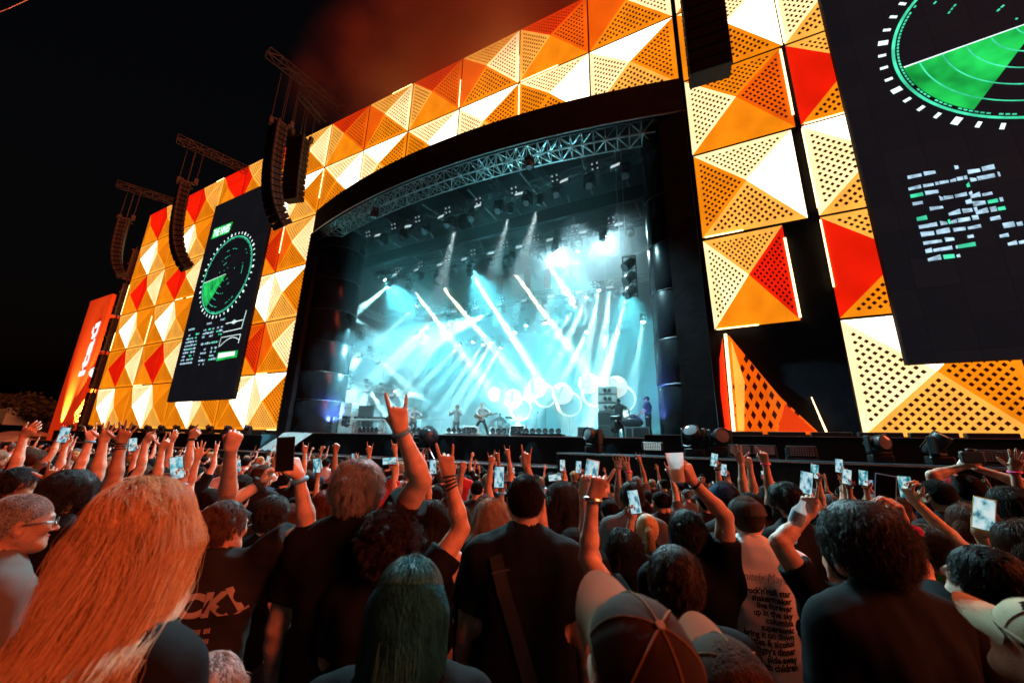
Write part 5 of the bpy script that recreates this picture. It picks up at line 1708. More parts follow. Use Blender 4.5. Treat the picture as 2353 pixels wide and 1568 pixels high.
def pose_arms(arms, s, female=False):
    out = []
    w = .90 if female else 1.0
    for side in ('R', 'L'):
        x = 1 if side == 'R' else -1
        a = arms.get(side, 'down')
        S = V3(x * .185 * w, -.005, 1.405) * s
        l1, l2 = .285 * s, .255 * s
        if a == 'down':
            a = dict(wrist=V3(x * .26, .10, .87) * s, pole=V3(x * .4, -1, -.2), z=V3(0, .35, -1), n=V3(-x, .3, 0), g='relax')
        elif a == 'fold':
            a = dict(wrist=V3(x * .05, .24, 1.15) * s, pole=V3(x, -.4, -1), z=V3(-x, .2, .2), n=V3(0, -1, .2), g='relax')
        W = np.asarray(a['wrist'], np.float32)
        raised = W[2] > 1.5 * s
        if raised:
            d = W - S; d = d / np.linalg.norm(d)
            S = S + (d * .035 + V3(-x * .02, 0, .035)) * s
        E = elbow_for(S, W, l1, l2, np.asarray(a.get('pole', V3(x * .8, .25, -.6) if raised else V3(x * .4, -1, -.3)), np.float32))
        fz = (W - E) / np.linalg.norm(W - E)
        out.append(dict(S=S, E=E, W=W, z=np.asarray(a.get('z', fz), np.float32), n=np.asarray(a.get('n', V3(0, 1, 0)), np.float32), g=a.get('g', 'relax'), right=side == 'R', bare=a.get('bare', True)))
    return out

def body_mesh(s, fat, arms, Hc, Hr, legs='stand', female=False, vox=.015, hv=.0050, headv=.0075, skin=0, beard=None, brow=None, hs=1.0, stance=0.0, nose=1.0, arm=1.0):
    sd = SDF()
    tors(sd, s, fat, -.004, female)
    hsz = hs * s
    sd.rc(V3(0, -.015, 1.43) * s, .060 * s * (.85 if female else 1), Hc + Hr @ (V3(0, -.022, -.075) * hsz), .054 * hsz * (.85 if female else 1), .035)
    head_prims(sd, Hc, Hr, hsz, nose=nose)
    fine = [(Hc + Hr @ (V3(0, .015, -.005) * hsz), .155 * hsz, headv)]
    for a in arms:
        k = arm * .89 * (.86 if female else 1.0) * s
        S, E, W = a['S'], a['E'], a['W']
        sd.rc(S, .058 * k, E, .043 * k, .04)
        m_ = S + (E - S) * .45
        sd.rc(m_, .050 * k, E + (S - E) * .2, .042 * k, .03)
        f_ = E + (W - E) * .28
        sd.rc(E, .042 * k, f_, .044 * k, .02).rc(f_, .044 * k, W, .0265 * k, .02)
        hand(sd, W, a['z'], a['n'], a['right'], a['g'], .99 * (k / arm))
        fine.append((W + a['z'] / np.linalg.norm(a['z']) * .075 * s, .125 * s, hv))
    for x in (-1, 1):
        st = stance * x
        kn = V3(x * (.10 + .05 * stance), .02 + .06 * st, .50) * s; an = V3(x * (.11 + .1 * stance), -.03 + .16 * st, .085) * s
        sd.rc(V3(x * .09, .005, .90) * s, .088 * s * fat, kn, .056 * s, .04).rc(kn, .054 * s, an, .038 * s, .03)
        sd.rc(an + V3(0, -.02, -.045), .034 * s, an + V3(x * .02, .15, -.058), .026 * s, .03)
    v, q = skinify(sd, vox, fine)
    mats = [SKIN[skin], M_eye, M_lip]
    ct = (v[q].mean(1) - Hc) @ Hr / hsz
    mi = np.zeros(len(q), int)
    for x in (-1, 1):
        mi[np.linalg.norm(ct - np.array((x * .030, .0905, -.001)), axis=1) < .0085] = 1
    mi[(np.abs(ct[:, 0]) < .020) & (ct[:, 1] > .085) & (ct[:, 2] < -.053) & (ct[:, 2] > -.075)] = 2
    if brow is not None:
        mats.append(brow)
        mi[(np.abs(ct[:, 2] - .0185) < .0062) & (ct[:, 1] > .055) & (np.abs(ct[:, 0]) > .012) & (np.abs(ct[:, 0]) < .052)] = 3
        if beard:
            bm_ = (ct[:, 1] > -.01) & (ct[:, 2] < -.040 - .35 * np.clip(ct[:, 1] - .05, 0, 1)) & (ct[:, 2] > -.135) & (np.linalg.norm(ct[:, :2] - np.array((0, .03)), axis=1) > .035)
            bm_ &= np.linalg.norm(ct, axis=1) < .15
            bm_ |= (np.abs(ct[:, 0]) < .028) & (ct[:, 1] > .08) & (ct[:, 2] < -.044) & (ct[:, 2] > -.054)
            mi[bm_ & (mi != 2)] = 3
    return v, q, mi, mats

def trouser_mesh(s, fat, stance=0.0, vox=.022):
    sd = SDF()
    sd.rc(V3(0, .005, .86) * s, .138 * s * fat, V3(0, .005, .93) * s, .134 * s * fat, .04, .80)
    for x in (-1, 1):
        st = stance * x
        kn = V3(x * (.10 + .05 * stance), .02 + .06 * st, .50) * s; an = V3(x * (.11 + .1 * stance), -.03 + .16 * st, .085) * s
        sd.rc(V3(x * .09, .005, .84) * s, .098 * s * fat, kn, .072 * s, .04).rc(kn, .072 * s, an, .064 * s, .03)
        sd.rc(an + V3(0, -.02, -.035), .048 * s, an + V3(x * .02, .16, -.05), .036 * s, .03)
    return skinify(sd, vox)

PEOPLE = []
def person(label, pos, yaw, h=1.75, hair='short', hcol='dark', shirt='black', sleeve=.62, arms=None, pitch=0.0, hyaw=0.0, roll=0.0, fat=1.0, female=False, skin=1, beard=False, nstr=0, seed=1, vox=.016, hv=.0052, headv=.0078, folds=.0035, group=None, stance=0.0, legs='denim', tank=False, hs=1.0, strad=.0009, slen=None, lean=0.0, name='person', svox=.013, neck=.075, hem=.80, arm=1.0, loose=1.0, single=False):
    """one figure: body, shirt, trousers and hair; arms give wrist points in the figure's own directions"""
    s = h / 1.75
    arms = arms or {}
    A = pose_arms(arms, s, female)
    Hr = rotm(pitch, roll, hyaw)
    nk = V3(0, .0, 1.55) * s
    Hc = nk + Hr @ (V3(0, .02, .088) * s)
    hsz = hs * s * (.96 if female else 1.0)
    bv, bq, bmi, bmats = body_mesh(s, fat, A, Hc, Hr, female=female, vox=vox, hv=hv, headv=headv, skin=skin, beard=beard, brow=HAIR.get(hcol), hs=hsz / s, stance=stance, arm=arm)
    sv, sq = shirt_mesh(None, s, fat, sleeve, folds, svox, female, arms=A, seed=seed, tank=tank, neck=neck, hem=hem, loose=loose)
    lv, lq = trouser_mesh(s, fat, stance)
    if single:
        parts = [(bv, bq, bmi), (sv, sq, np.full(len(sq), 4)), (lv, lq, np.full(len(lq), 5))]
        if hair:
            v, q = hair_shell(hair, Hc, Hr, hsz, seed, .02)
            parts.append((v, q, np.full(len(q), 6)))
        V, Q, I, b = [], [], [], 0
        for v, q, i in parts:
            V.append(v); Q.append(q + b); I.append(i); b += len(v)
        mats = list(bmats) + [M_eye] * (4 - len(bmats)) + [CLOTH[shirt], CLOTH[legs], SHELL[hcol]]
        me = np_mesh('person', np.concatenate(V), np.concatenate(Q), mats, np.concatenate(I))
        return dict(me=me, s=s, Hc=Hc, arms=A, h=h)
    t = thing(name, label, 'person', pos, yaw, group)
    if lean: t.rotation_euler.y = lean
    link('body', np_mesh('body', bv, bq, bmats, bmi), t)
    so = link('shirt', np_mesh('shirt', sv, sq, [CLOTH[shirt]]), t)
    if not tank:
        m = MB()
        ring = []
        for k in range(28):
            a = 2 * math.pi * k / 28
            ring.append(Vector((.078 * math.cos(a) * neck / .075, -.012 + .070 * math.sin(a) * neck / .075, 1.487 - .020 * math.sin(a) + .004 * math.cos(2 * a))) * s)
        ring.append(ring[0])
        m.path(ring, .0105 * s, 6)
        m.build('collar', CLOTH[shirt], t, smooth=True)
    link('trousers', np_mesh('trousers', lv, lq, [CLOTH[legs]]), t)
    if hair:
        v, q = hair_shell(hair, Hc, Hr, hsz, seed)
        hm = link('hair', np_mesh('hair', v, q, [SHELL[hcol]]), t)
        if nstr:
            curves_obj('hair_strands', strands(hair, Hc, Hr, hsz, nstr, seed, slen), strad, HAIR[hcol], hm)
    PEOPLE.append(t)
    t_info = dict(t=t, s=s, Hc=Hc, Hr=Hr, hs=hsz, arms=A, shirt=so, sm=(sv, sq))
    return t_info
# ================================================================ the crowd
from mathutils.bvhtree import BVHTree
def yaw_to(d): return math.atan2(d.y, d.x) - math.pi / 2
SINGER = Vector((-13.5, 19.5, 3))
TAKEN = []
def place(px, py, d, rel=None, hc=1.638):
    """figure whose head centre is seen at (px, py) at depth d; rel turns it to the right of the line of sight"""
    H = atd(px, py, d)
    v = ray(px, py)
    yaw = yaw_to(v) - R(rel) if rel is not None else yaw_to(SINGER - H)
    gz = ground_z(H.x, H.y)
    h = max(1.5, min(1.98, (H.z - gz) / hc * 1.75))
    pos = Vector((H.x, H.y, H.z - hc * h / 1.75))
    off = Vector((0, .02, 0)); off.rotate(Euler((0, 0, yaw)))
    return pos - off, yaw, h
def to_local(pos, yaw, p):
    q = Vector(p) - pos
    q.rotate(Euler((0, 0, -yaw)))
    return V3(*q)
def dir_local(yaw, v):
    q = Vector(v).copy(); q.rotate(Euler((0, 0, -yaw))); return V3(*q)
def arm_px(pos, yaw, px, py, d, g='open', elbow=None, tip=None, palm='away', td=None):
    W = atd(px, py, d)
    a = dict(wrist=to_local(pos, yaw, W), g=g)
    if elbow:
        a['pole'] = to_local(pos, yaw, atd(*elbow)) - (a['wrist'] + V3(0, 0, 1.4)) / 2
    if tip: a['z'] = dir_local(yaw, atd(tip[0], tip[1], td or d) - W)
    v = ray(px, py).normalized()
    n = {'away': v, 'cam': -v, 'left': -CX, 'right': CX, 'up': CY}[palm] if isinstance(palm, str) else Vector(palm)
    a['n'] = dir_local(yaw, n)
    return a
def fan(label, px, py, d, rel=None, R_=None, L_=None, raw=False, **k):
    """a person of the crowd; R_ and L_ are dicts for arm_px"""
    if not raw and d > 1.15: d *= 1.13
    pos, yaw, h = place(px, py, d, rel)
    arms = {}
    for sd_, a in (('R', R_), ('L', L_)):
        if a is not None:
            a = dict(a)
            if not raw:
                a['d'] *= 1.2
                if a.get('elbow'): a['elbow'] = (a['elbow'][0], a['elbow'][1], a['elbow'][2] * 1.17)
            arms[sd_] = arm_px(pos, yaw, **a)
    TAKEN.append((pos.x, pos.y, .5))
    i = person(label, pos, yaw, h, arms=arms, **k)
    i['pos'], i['yaw'], i['h'] = pos, yaw, h
    return i
def wristband(i, side, m, r=.034, w=.018, up=.012, name='wristband', n=1):
    a = next(q for q in i['arms'] if q['right'] == (side == 'R'))
    ax = (a['E'] - a['W']); ax = Vector(ax / np.linalg.norm(ax))
    for k in range(n):
        mb = MB()
        c_ = Vector(a['W']) + ax * (up + k * .016)
        x = ax.orthogonal().normalized()
        if n > 1: x = (x + ax * .12 * (k - 1)).normalized()
        mb.torus(c_, r * i['s'], .004 if n > 1 else w / 2, x, ax.cross(x), 24, 8)
        o = mb.build(name, m, i['t'], smooth=True)
def bvh(i):
    v, q = i['sm']
    return BVHTree.FromPolygons([tuple(x) for x in v], [tuple(x) for x in q])
def drape(i, b, pts, off=.004, back=True):
    """drop points given as (x, z) on the back (or front) of the shirt"""
    out = []
    for x, z in pts:
        o = Vector((x, -1 if back else 1, z))
        hit = b.ray_cast(o, Vector((0, 1 if back else -1, 0)))
        y = hit[0].y if hit[0] is not None else -.1
        out.append(Vector((x, y - off if back else y + off, z)))
    return out
def strap(i, b, p0, p1, w, m, name='strap', n=16):
    rows = []
    d = Vector((p1[0] - p0[0], p1[1] - p0[1])); d.normalize()
    nn = Vector((-d.y, d.x)) * w / 2
    for k in range(n + 1):
        x, z = p0[0] + (p1[0] - p0[0]) * k / n, p0[1] + (p1[1] - p0[1]) * k / n
        rows.append(drape(i, b, [(x - nn.x, z - nn.y), (x, z), (x + nn.x, z + nn.y)], .009))
    mb = MB()
    mb.add([p for r in rows for p in r], [(a * 3 + c, a * 3 + c + 1, a * 3 + c + 4, a * 3 + c + 3) for a in range(n) for c in range(2)])
    return mb.build(name, m, i['t'], smooth=True)
def print_text(i, b, s, x, z, size, m, bold=0., shear=0., sx=1.0, slope=0.0, align='CENTER', name='shirt_print'):
    o = text(name, s, size, m, i['t'], Matrix.Identity(4), bold=bold, extrude=0, align=align, shear=shear, sx=1.0)
    me = o.data
    o.matrix_local = Matrix.Identity(4)
    bm = bmesh.new(); bm.from_mesh(me)
    bmesh.ops.triangulate(bm, faces=bm.faces)
    bm.to_mesh(me); bm.free()
    pts = [(x + v.co.x * sx, z + v.co.y + v.co.x * sx * slope) for v in me.vertices]
    for v, p in zip(me.vertices, drape(i, b, pts, .004)): v.co = p
    return o

# -------- things people hold
def screen_mat(name, seed, tint=(.25, .75, .9)):
    m = bpy.data.materials.new(name)
    t, n, l, o = nt(m)
    e = n.new('ShaderNodeEmission')
    tc = n.new('ShaderNodeTexCoord'); mp = n.new('ShaderNodeMapping')
    mp.inputs['Location'].default_value = (seed * 1.7, seed * .9, 0); mp.inputs['Scale'].default_value = (14, 9, 1)
    mp.inputs['Rotation'].default_value = (0, 0, .6)
    l.new(tc.outputs['Object'], mp.inputs[0])
    nz = n.new('ShaderNodeTexNoise'); nz.inputs['Scale'].default_value = 2.2; nz.inputs['Detail'].default_value = 3
    l.new(mp.outputs[0], nz.inputs['Vector'])
    cr = n.new('ShaderNodeValToRGB')
    cr.color_ramp.elements[0].position = .36; cr.color_ramp.elements[0].color = (tint[0] * .12, tint[1] * .25, tint[2] * .32, 1)
    cr.color_ramp.elements[1].position = .60; cr.color_ramp.elements[1].color = (.85, 1, 1, 1)
    x = cr.color_ramp.elements.new(.47); x.color = (*tint, 1)
    l.new(nz.outputs[0], cr.inputs[0]); l.new(cr.outputs[0], e.inputs['Color'])
    e.inputs['Strength'].default_value = .72
    l.new(e.outputs[0], o.inputs['Surface'])
    return m
SCREENS = [screen_mat('phone_picture_%d' % k, k, c) for k, c in enumerate(((.25, .75, .9), (.4, .8, .95), (.15, .6, .7), (.5, .85, .9), (.2, .5, .8)))]
M_phone = mat('phone_case', (.012, .012, .014), .3)
M_phone_off = mat('phone_screen_off', (.006, .007, .010), .08)
pb = MB(); pb.box((0, 0, 0), (.073, .150, .0095), bev=.003); PHB = pb.mesh('case', M_phone)
ps = MB(); ps.box((0, 0, .0052), (.066, .141, .001)); PHS = ps.mesh('screen', SCREENS[0])
pc = MB(); pc.box((.018, .055, -.006), (.03, .03, .003), bev=.001)
for a_ in (.010, .026):
    for b_ in (.047, .063): pc.tube((a_, b_, -.0075), (a_, b_, -.009), .006, n=10)
PHC = pc.mesh('camera_bump', M_phone)
CASES = {'black': M_phone, 'blue': mat('case_blue', (.20, .35, .55), .4), 'yellow': mat('case_yellow', (.55, .42, .04), .4), 'pink': mat('case_pink', (.6, .25, .3), .4), 'white': mat('case_white', (.6, .6, .6), .4), 'green': mat('case_green', (.05, .3, .2), .4)}
def phone(label, mtx, screen=0, case='black', group=None):
    t = thing('phone', label, 'phone', (0, 0, 0), 0, group)
    t.matrix_world = mtx
    b = link('case', PHB, t); omat(b, CASES[case])
    s = link('screen', PHS, t); omat(s, SCREENS[screen] if screen is not None else M_phone_off)
    link('camera_bump', PHC, t)
    return t
def phone_px(label, px, py, d, roll=0.0, screen=0, case='black', wide=False, tilt=0.0, group=None, scale=1.0, raw=False):
    if not raw: d *= 1.2
    p = atd(px, py, d)
    z = -ray(px, py).normalized()
    y = (CY - z * CY.dot(z)).normalized()
    a = R(roll) + (R(90) if wide else 0)
    x = y.cross(z)
    y2 = y * math.cos(a) - x * math.sin(a)
    z2 = (z * math.cos(R(tilt)) + x * math.sin(R(tilt))).normalized()
    m = frame(p, y2.cross(z2), y2)
    return phone(label, m @ Matrix.Scale(scale, 4), screen, case, group)

random.seed(11)
M_band_blue = mat('band_blue', (.10, .42, .75), .5, emis=(.1, .4, .7), estr=.0)
M_band_dark = mat('band_dark', (.02, .015, .015), .6)
M_band_pink = mat('band_pink', (.7, .08, .3), .5)
M_watch = mat('watch_metal', (.6, .6, .6), .25, .9)
M_glasses = mat('glasses_frame', (.02, .015, .012), .3)
def glasses(i):
    T = lambda *p: Vector(i['Hc'] + i['Hr'] @ (np.array(p, np.float32) * i['hs']))
    m = MB()
    for x in (-1, 1):
        ring = [T(x * .031 + .021 * math.cos(a * math.pi / 8), .106 - .004 * abs(math.cos(a * math.pi / 8)), .0 + .016 * math.sin(a * math.pi / 8)) for a in range(17)]
        m.path(ring, .0018, 5)
        m.path([T(x * .052, .102, .004), T(x * .078, .06, .006), T(x * .084, -.005, .004)], .0018, 5)
    m.path([T(-.010, .107, .003), T(0, .110, .006), T(.010, .107, .003)], .0016, 5)
    m.build('glasses', M_glasses, i['t'])
def cap(i, m_dome, m_brim, r=(.090, .112, .095), brim=.075, name='cap', flat=False, pit=0.0):
    """peaked cap: panelled dome, button and curved peak"""
    Hc, Hr, s = i['Hc'], i['Hr'], i['hs']
    T = lambda p: Vector(Hc + Hr @ (np.array(p, np.float32) * s))
    m = MB(); N, K = 36, 10
    vs = []
    for j in range(K + 1):
        t_ = j / K
        a = t_ * math.pi / 2
        for k in range(N):
            b = 2 * math.pi * k / N
            rr = math.cos(a) ** (.75 if flat else .9)
            seam = 1 - .012 * max(0, 1 - abs(((b / (math.pi / 3)) % 1) - .5) * 0 - min((b / (math.pi / 3)) % 1, 1 - (b / (math.pi / 3)) % 1) * 10)
            wr = 1 + .010 * math.sin(b * 5 + j * .9) * math.sin(a * 2)
            vs.append(T((r[0] * rr * math.cos(b) * seam * wr, -.010 + r[1] * rr * math.sin(b) * seam * wr, .028 + r[2] * math.sin(a) * seam)))
    fs = [(j * N + k, j * N + (k + 1) % N, (j + 1) * N + (k + 1) % N, (j + 1) * N + k) for j in range(K) for k in range(N)]
    m.add(vs, fs)
    o = m.build(name, m_dome, i['t'], smooth=70)
    m = MB(); m.tube(T((0, -.01, .120 + (r[2] - .095))), T((0, -.01, .128 + (r[2] - .095))), .008, n=10); m.build('button', m_brim, o)
    m = MB(); vs = []
    A, B = 15, 6
    for k in range(A):
        b = R(28 + 124 * k / (A - 1))
        for j in range(B):
            u = j / (B - 1)
            e = max(0.0, math.sin((b - R(28)) / R(124) * math.pi)) ** .5
            x = r[0] * math.cos(b) * (1 + .10 * u * e); y = -.010 + r[1] * math.sin(b) + brim * u * e
            vs.append(T((x, y, .030 - .014 * (x / .08) ** 2 * (1 + u) - .012 * u + .004)))
    for z in (0,):
        m.add(vs, [(k * B + j, k * B + j + 1, (k + 1) * B + j + 1, (k + 1) * B + j) for k in range(A - 1) for j in range(B - 1)])
    vs2 = [v - Vector(Hr @ V3(0, 0, .004)) for v in vs]
    m.add(vs2, [(k * B + j, k * B + j + 1, (k + 1) * B + j + 1, (k + 1) * B + j) for k in range(A - 1) for j in range(B - 1)])
    m.build('peak', m_brim, o, smooth=True)
    m = MB()
    for k in range(6):
        b = k * math.pi / 3 + math.pi / 6
        m.path([T((r[0] * 1.004 * math.cos(a) ** (.75 if flat else .9) * math.cos(b), -.010 + r[1] * 1.004 * math.cos(a) ** (.75 if flat else .9) * math.sin(b), .029 + r[2] * 1.004 * math.sin(a))) for a in [j * math.pi / 2 * .985 / 9 for j in range(10)]], .0016, 5)
    m.path([T((r[0] * 1.012 * math.cos(b), -.010 + r[1] * 1.012 * math.sin(b), .034)) for b in [2 * math.pi * j / 36 for j in range(37)]], .003, 5)
    tag(m.build('seam', m_brim, o), kind='stuff')
    return o
# ---------------------------------------------------------------- foreground figures, nearest the camera
FG = dict(vox=.014, hv=.0046, headv=.0066, svox=.011, folds=.0085)
CLOTH['slate'] = cloth('slate', (.008, .010, .012))
M_tan = cloth('tan', (.22, .13, .075)); M_brown = cloth('brown', (.034, .020, .014), var=.6); M_navycap = cloth('navycap', (.02, .05, .11)); M_mottled = cloth('mottled', (.05, .04, .036), var=.7); M_beige = cloth('beige', (.45, .34, .22))
fan('blonde woman with long loose wavy hair right in front of the camera', 335, 1228, .93, 62, hyaw=R(46), hair='longwavy', hcol='blonde', female=True, shirt='black', nstr=34000, seed=4, skin=0, slen=.72, strad=.00042, **FG)
i = fan('older man in glasses with cropped grey hair at the frame edge, red-lit neck', 42, 1203, 1.40, 78, hair='buzz', hcol='grey', shirt='grey', nstr=9000, seed=5, skin=2, strad=.0005, sleeve=1.4, **FG); glasses(i)
i = fan('dark-haired man in glasses with a beard seen in profile', 160, 1135, 1.95, 62, hair='wavy', hcol='black', shirt='black', nstr=6000, seed=6, skin=1, beard=True, **FG); glasses(i)
fan('woman with slicked-back dark hair and an earring behind the bearded man', 232, 1132, 2.9, 66, hair='bun', hcol='black', female=True, shirt='black', nstr=1500, seed=7, skin=2)
fan('man with thick black hair raising a spread hand beside the bearded man', 42, 1110, 2.7, 70, hair='short', hcol='black', nstr=2500, seed=8, skin=2, R_=dict(px=112, py=1105, d=2.3, g='horns_thumb', tip=(135, 1055), elbow=(88, 1165, 2.5)))
i = fan('balding man in a grey band tee filming with both arms up', 508, 1212, 1.58, 16, hyaw=-R(34), hair='thin', hcol='brown', shirt='charcoal', nstr=5000, seed=9, skin=0, fat=1.12, sleeve=.72, loose=1.6,
        R_=dict(px=686, py=1092, d=1.50, g='phone', tip=(668, 1040), elbow=(672, 1222, 1.52), palm='left'), L_=dict(px=604, py=1108, d=1.75, g='phone', tip=(630, 1062), elbow=(556, 1165, 1.7), palm='right'), **FG)
wristband(i, 'R', M_band_blue, .031, .020, .02); wristband(i, 'L', M_band_dark, .033, .034, .02); glasses(i)
b = bvh(i)
M_print = mat('tee_print', (.26, .22, .20), .8, var=.3)
print_text(i, b, 'ICK', .02, 1.30, .105, M_print, bold=.006, sx=1.15)
mb = MB(); pts = drape(i, b, [(.10, 1.385), (.125, 1.39), (.18, 1.305), (.192, 1.312), (.20, 1.28), (.150, 1.29), (.162, 1.298), (.12, 1.36)], .005); mb.add(pts, [tuple(range(8))]); mb.build('shirt_print', M_print, i['t'])
for k in range(7): print_text(i, b, ['iiii iii', 'ii iiiii', 'iiiiii ii', 'iiii', 'iii iiii', 'iiiii', 'iiii ii'][k], .05, 1.235 - k * .038, .026, M_print, bold=.001, sx=1.3)
phone_px('dark phone held up in both hands by the man in the grey tee', 655, 1042, 1.43, -3, None, scale=.98)
i = fan('person hidden behind the blonde hair raising a clenched fist', 402, 1225, 1.85, 40, hair='short', hcol='dark', shirt='charcoal', seed=10, skin=0, R_=dict(px=530, py=1030, d=1.55, g='fist', tip=(545, 985), elbow=(486, 1140, 1.7), palm='away'), fat=1.1, arm=1.12)
fan('man with short dark hair and a lit red ear beside the grey tee', 626, 1184, 2.1, 32, hair='short', hcol='dark', shirt='black', nstr=4500, seed=11, skin=0, **FG)
fan('woman with long straight auburn hair left of the grey-haired man', 748, 1168, 2.25, 10, hair='long', hcol='auburn', female=True, shirt='black', nstr=6000, seed=12, **FG)
i = fan('broad grey-haired man in a black tee giving a raised horns sign', 820, 1124, 1.68, 12, hair='wavy', hcol='grey', shirt='black', nstr=9000, seed=13, skin=0, fat=1.18, loose=1.5,
        R_=dict(px=920, py=986, d=1.42, g='horns', tip=(912, 930), elbow=(950, 1128, 1.5)), arm=1.08, **FG)
wristband(i, 'R', M_band_blue, .030, .022, .010)
i = fan('man with curly dark hair raising a braceleted horns sign', 897, 1250, 1.50, 25, hair='curly', hcol='dark', shirt='black', nstr=7000, seed=14, skin=1, R_=dict(px=1030, py=1088, d=1.5, g='horns', tip=(1022, 1030), elbow=(1036, 1225, 1.5)), **FG)
wristband(i, 'R', M_band_dark, .030, .01, .012, 'bracelet', 4)
fan('woman with straight teal-dyed hair low in the foreground', 940, 1392, 1.02, 10, hair='long', hcol='teal', female=True, shirt='black', nstr=11000, seed=15, skin=0, strad=.0008, **FG)
fan('bare-shouldered woman with long dark hair beside the braceleted arm', 994, 1192, 2.15, 6, hair='long', hcol='dark', female=True, shirt='black', tank=True, nstr=5000, seed=16, skin=0, **FG)
fan('woman with a short blonde bob left of the shaved-head man', 1133, 1188, 2.35, 8, hair='bob', hcol='ash', female=True, shirt='charcoal', nstr=5000, seed=17, skin=0, **FG)
i = fan('heavy shaved-head man in a black tee with a strap across his back', 1208, 1152, 1.66, 2, hair='buzz', hcol='dark', shirt='slate', nstr=12000, seed=18, skin=1, fat=1.32, strad=.0005, loose=1.4, neck=.082, **FG)
b = bvh(i); s_ = i['s']
strap(i, b, (-.115 * s_, 1.45 * s_), (.05 * s_, 1.0 * s_), .058, mat('strap_web', (.020, .022, .026), .6, bump=.3, bscale=300), 'camera_strap', 22)
strap(i, b, (-.125 * s_, 1.39 * s_), (-.055 * s_, 1.41 * s_), .008, M_watch, 'strap_seam', 4)
i = fan('woman with a dark curly bob in a pale pink tee and red strap', 1292, 1152, 2.45, 0, hair='bob', hcol='dark', female=True, shirt='pink', nstr=5000, seed=19, skin=1, **FG)
b = bvh(i); s_ = i['s']; strap(i, b, (.13 * s_, 1.42 * s_), (-.02 * s_, 1.18 * s_), .04, CLOTH['red'], 'bag_strap', 12)
i = fan('dark-haired man in front of the white tee, one arm up pointing', 1550, 1335, 1.25, -14, hair='short', hcol='dark', shirt='black', nstr=9000, seed=20, skin=0,
        L_=dict(px=1362, py=1140, d=1.38, g='point', tip=(1388, 1085), elbow=(1350, 1292, 1.4), palm='away'), **FG)
wristband(i, 'L', M_watch, .032, .022, .012, 'watch')
i = fan('hidden person lifting a phone behind the pointing hand', 1318, 1262, 1.9, 0, hair='short', hcol='dark', shirt='black', seed=40, skin=0, R_=dict(px=1340, py=1130, d=1.62, g='phone', tip=(1352, 1090), elbow=(1318, 1230, 1.7), palm='cam'))
phone_px('bright phone just left of the pointing hand', 1358, 1088, 1.75, -8, 1, 'white')
i = fan('person in a brown cap with a tan peak at the bottom of the frame', 1425, 1500, .74, -30, pitch=R(34), hair='short', hcol='brown', shirt='charcoal', seed=21, **FG); cap(i, M_brown, M_tan, (.092, .115, .10), .085)
i = fan('second person in a tan-peaked brown cap beside the first at the frame bottom', 1640, 1560, .86, -28, pitch=R(34), hair='short', hcol='brown', shirt='charcoal', seed=22, **FG); cap(i, M_brown, M_tan, (.092, .115, .09), .075)
fan('woman with a dark bob behind the pointing arm', 1432, 1256, 2.25, -4, hair='bob', hcol='black', female=True, shirt='black', nstr=4000, seed=23, skin=0)
fan('woman with a golden blonde ponytail', 1487, 1216, 2.5, -6, hair='pony', hcol='blonde', female=True, shirt='black', nstr=3500, seed=24, skin=0)
i = fan('man with cropped dark hair in a grey tee lettered LIKE', 1452, 1142, 2.9, -6, hair='short', hcol='dark', shirt='grey', nstr=2500, seed=25, skin=2, fat=1.15)
print_text(i, bvh(i), 'LIKE', .12, 1.26 * i['s'], .07, mat('white_print', (.7, .7, .7), .7), bold=.003, slope=-.5)
i = fan('dark-haired man holding a plastic cup of beer high', 1580, 1226, 1.85, -8, hair='short', hcol='black', shirt='black', nstr=5500, seed=26, skin=1, R_=dict(px=1590, py=1104, d=1.66, g='cup', tip=(1574, 1062), elbow=(1640, 1228, 1.72), palm=(-.8, .3, .1)), **FG)
wristband(i, 'R', M_band_dark, .030, .012, .02, 'bracelet')
pc_ = atd(1556, 1072, 1.66 * 1.2)
t = thing('beer_cup', 'clear plastic cup with orange beer held above the crowd', 'cup', pc_ - Vector((0, 0, .075)))
t.rotation_euler = (0, R(-4), 0)
def clear_mat(name, col, clear):
    m_ = bpy.data.materials.new(name); t_, n_, l_, o_ = nt(m_)
    p_ = n_.new('ShaderNodeBsdfPrincipled'); p_.inputs['Base Color'].default_value = (*col, 1); p_.inputs['Roughness'].default_value = .3
    tr = n_.new('ShaderNodeBsdfTranslucent'); tr.inputs['Color'].default_value = (*col, 1)
    a_ = n_.new('ShaderNodeMixShader'); a_.inputs[0].default_value = .5
    l_.new(p_.outputs[0], a_.inputs[1]); l_.new(tr.outputs[0], a_.inputs[2])
    tp = n_.new('ShaderNodeBsdfTransparent'); mx = n_.new('ShaderNodeMixShader'); mx.inputs[0].default_value = clear
    l_.new(a_.outputs[0], mx.inputs[1]); l_.new(tp.outputs[0], mx.inputs[2]); l_.new(mx.outputs[0], o_.inputs['Surface'])
    return m_
cupm = clear_mat('cup_plastic', (.9, .86, .84), .45)
m = MB(); m.lathe([(0, .002), (.030, 0), (.031, .004), (.0435, .142), (.0455, .145), (.0425, .143), (.0302, .006), (0, .005)], 28); m.build('cup_wall', cupm, t, smooth=True)
beer = clear_mat('beer', (.95, .38, .03), .15)
m = MB(); m.lathe([(0, .006), (.029, .006), (.0345, .065), (0, .065)], 24); m.build('beer', beer, t, smooth=60)
i = fan('man in a navy peaked cap and black tee behind the cup arm', 1664, 1150, 2.45, -28, hair='short', hcol='dark', shirt='black', seed=27, skin=0); cap(i, M_navycap, M_navycap, brim=.07)
i = fan('man in a dark flat cap and white tee printed with a song list', 1716, 1190, 2.05, -8, hair='short', hcol='brown', shirt='white', seed=28, skin=0, sleeve=.7, loose=1.6, hem=.66, **FG)
cap(i, M_mottled, M_mottled, (.098, .125, .085), .035, 'flat_cap', True)
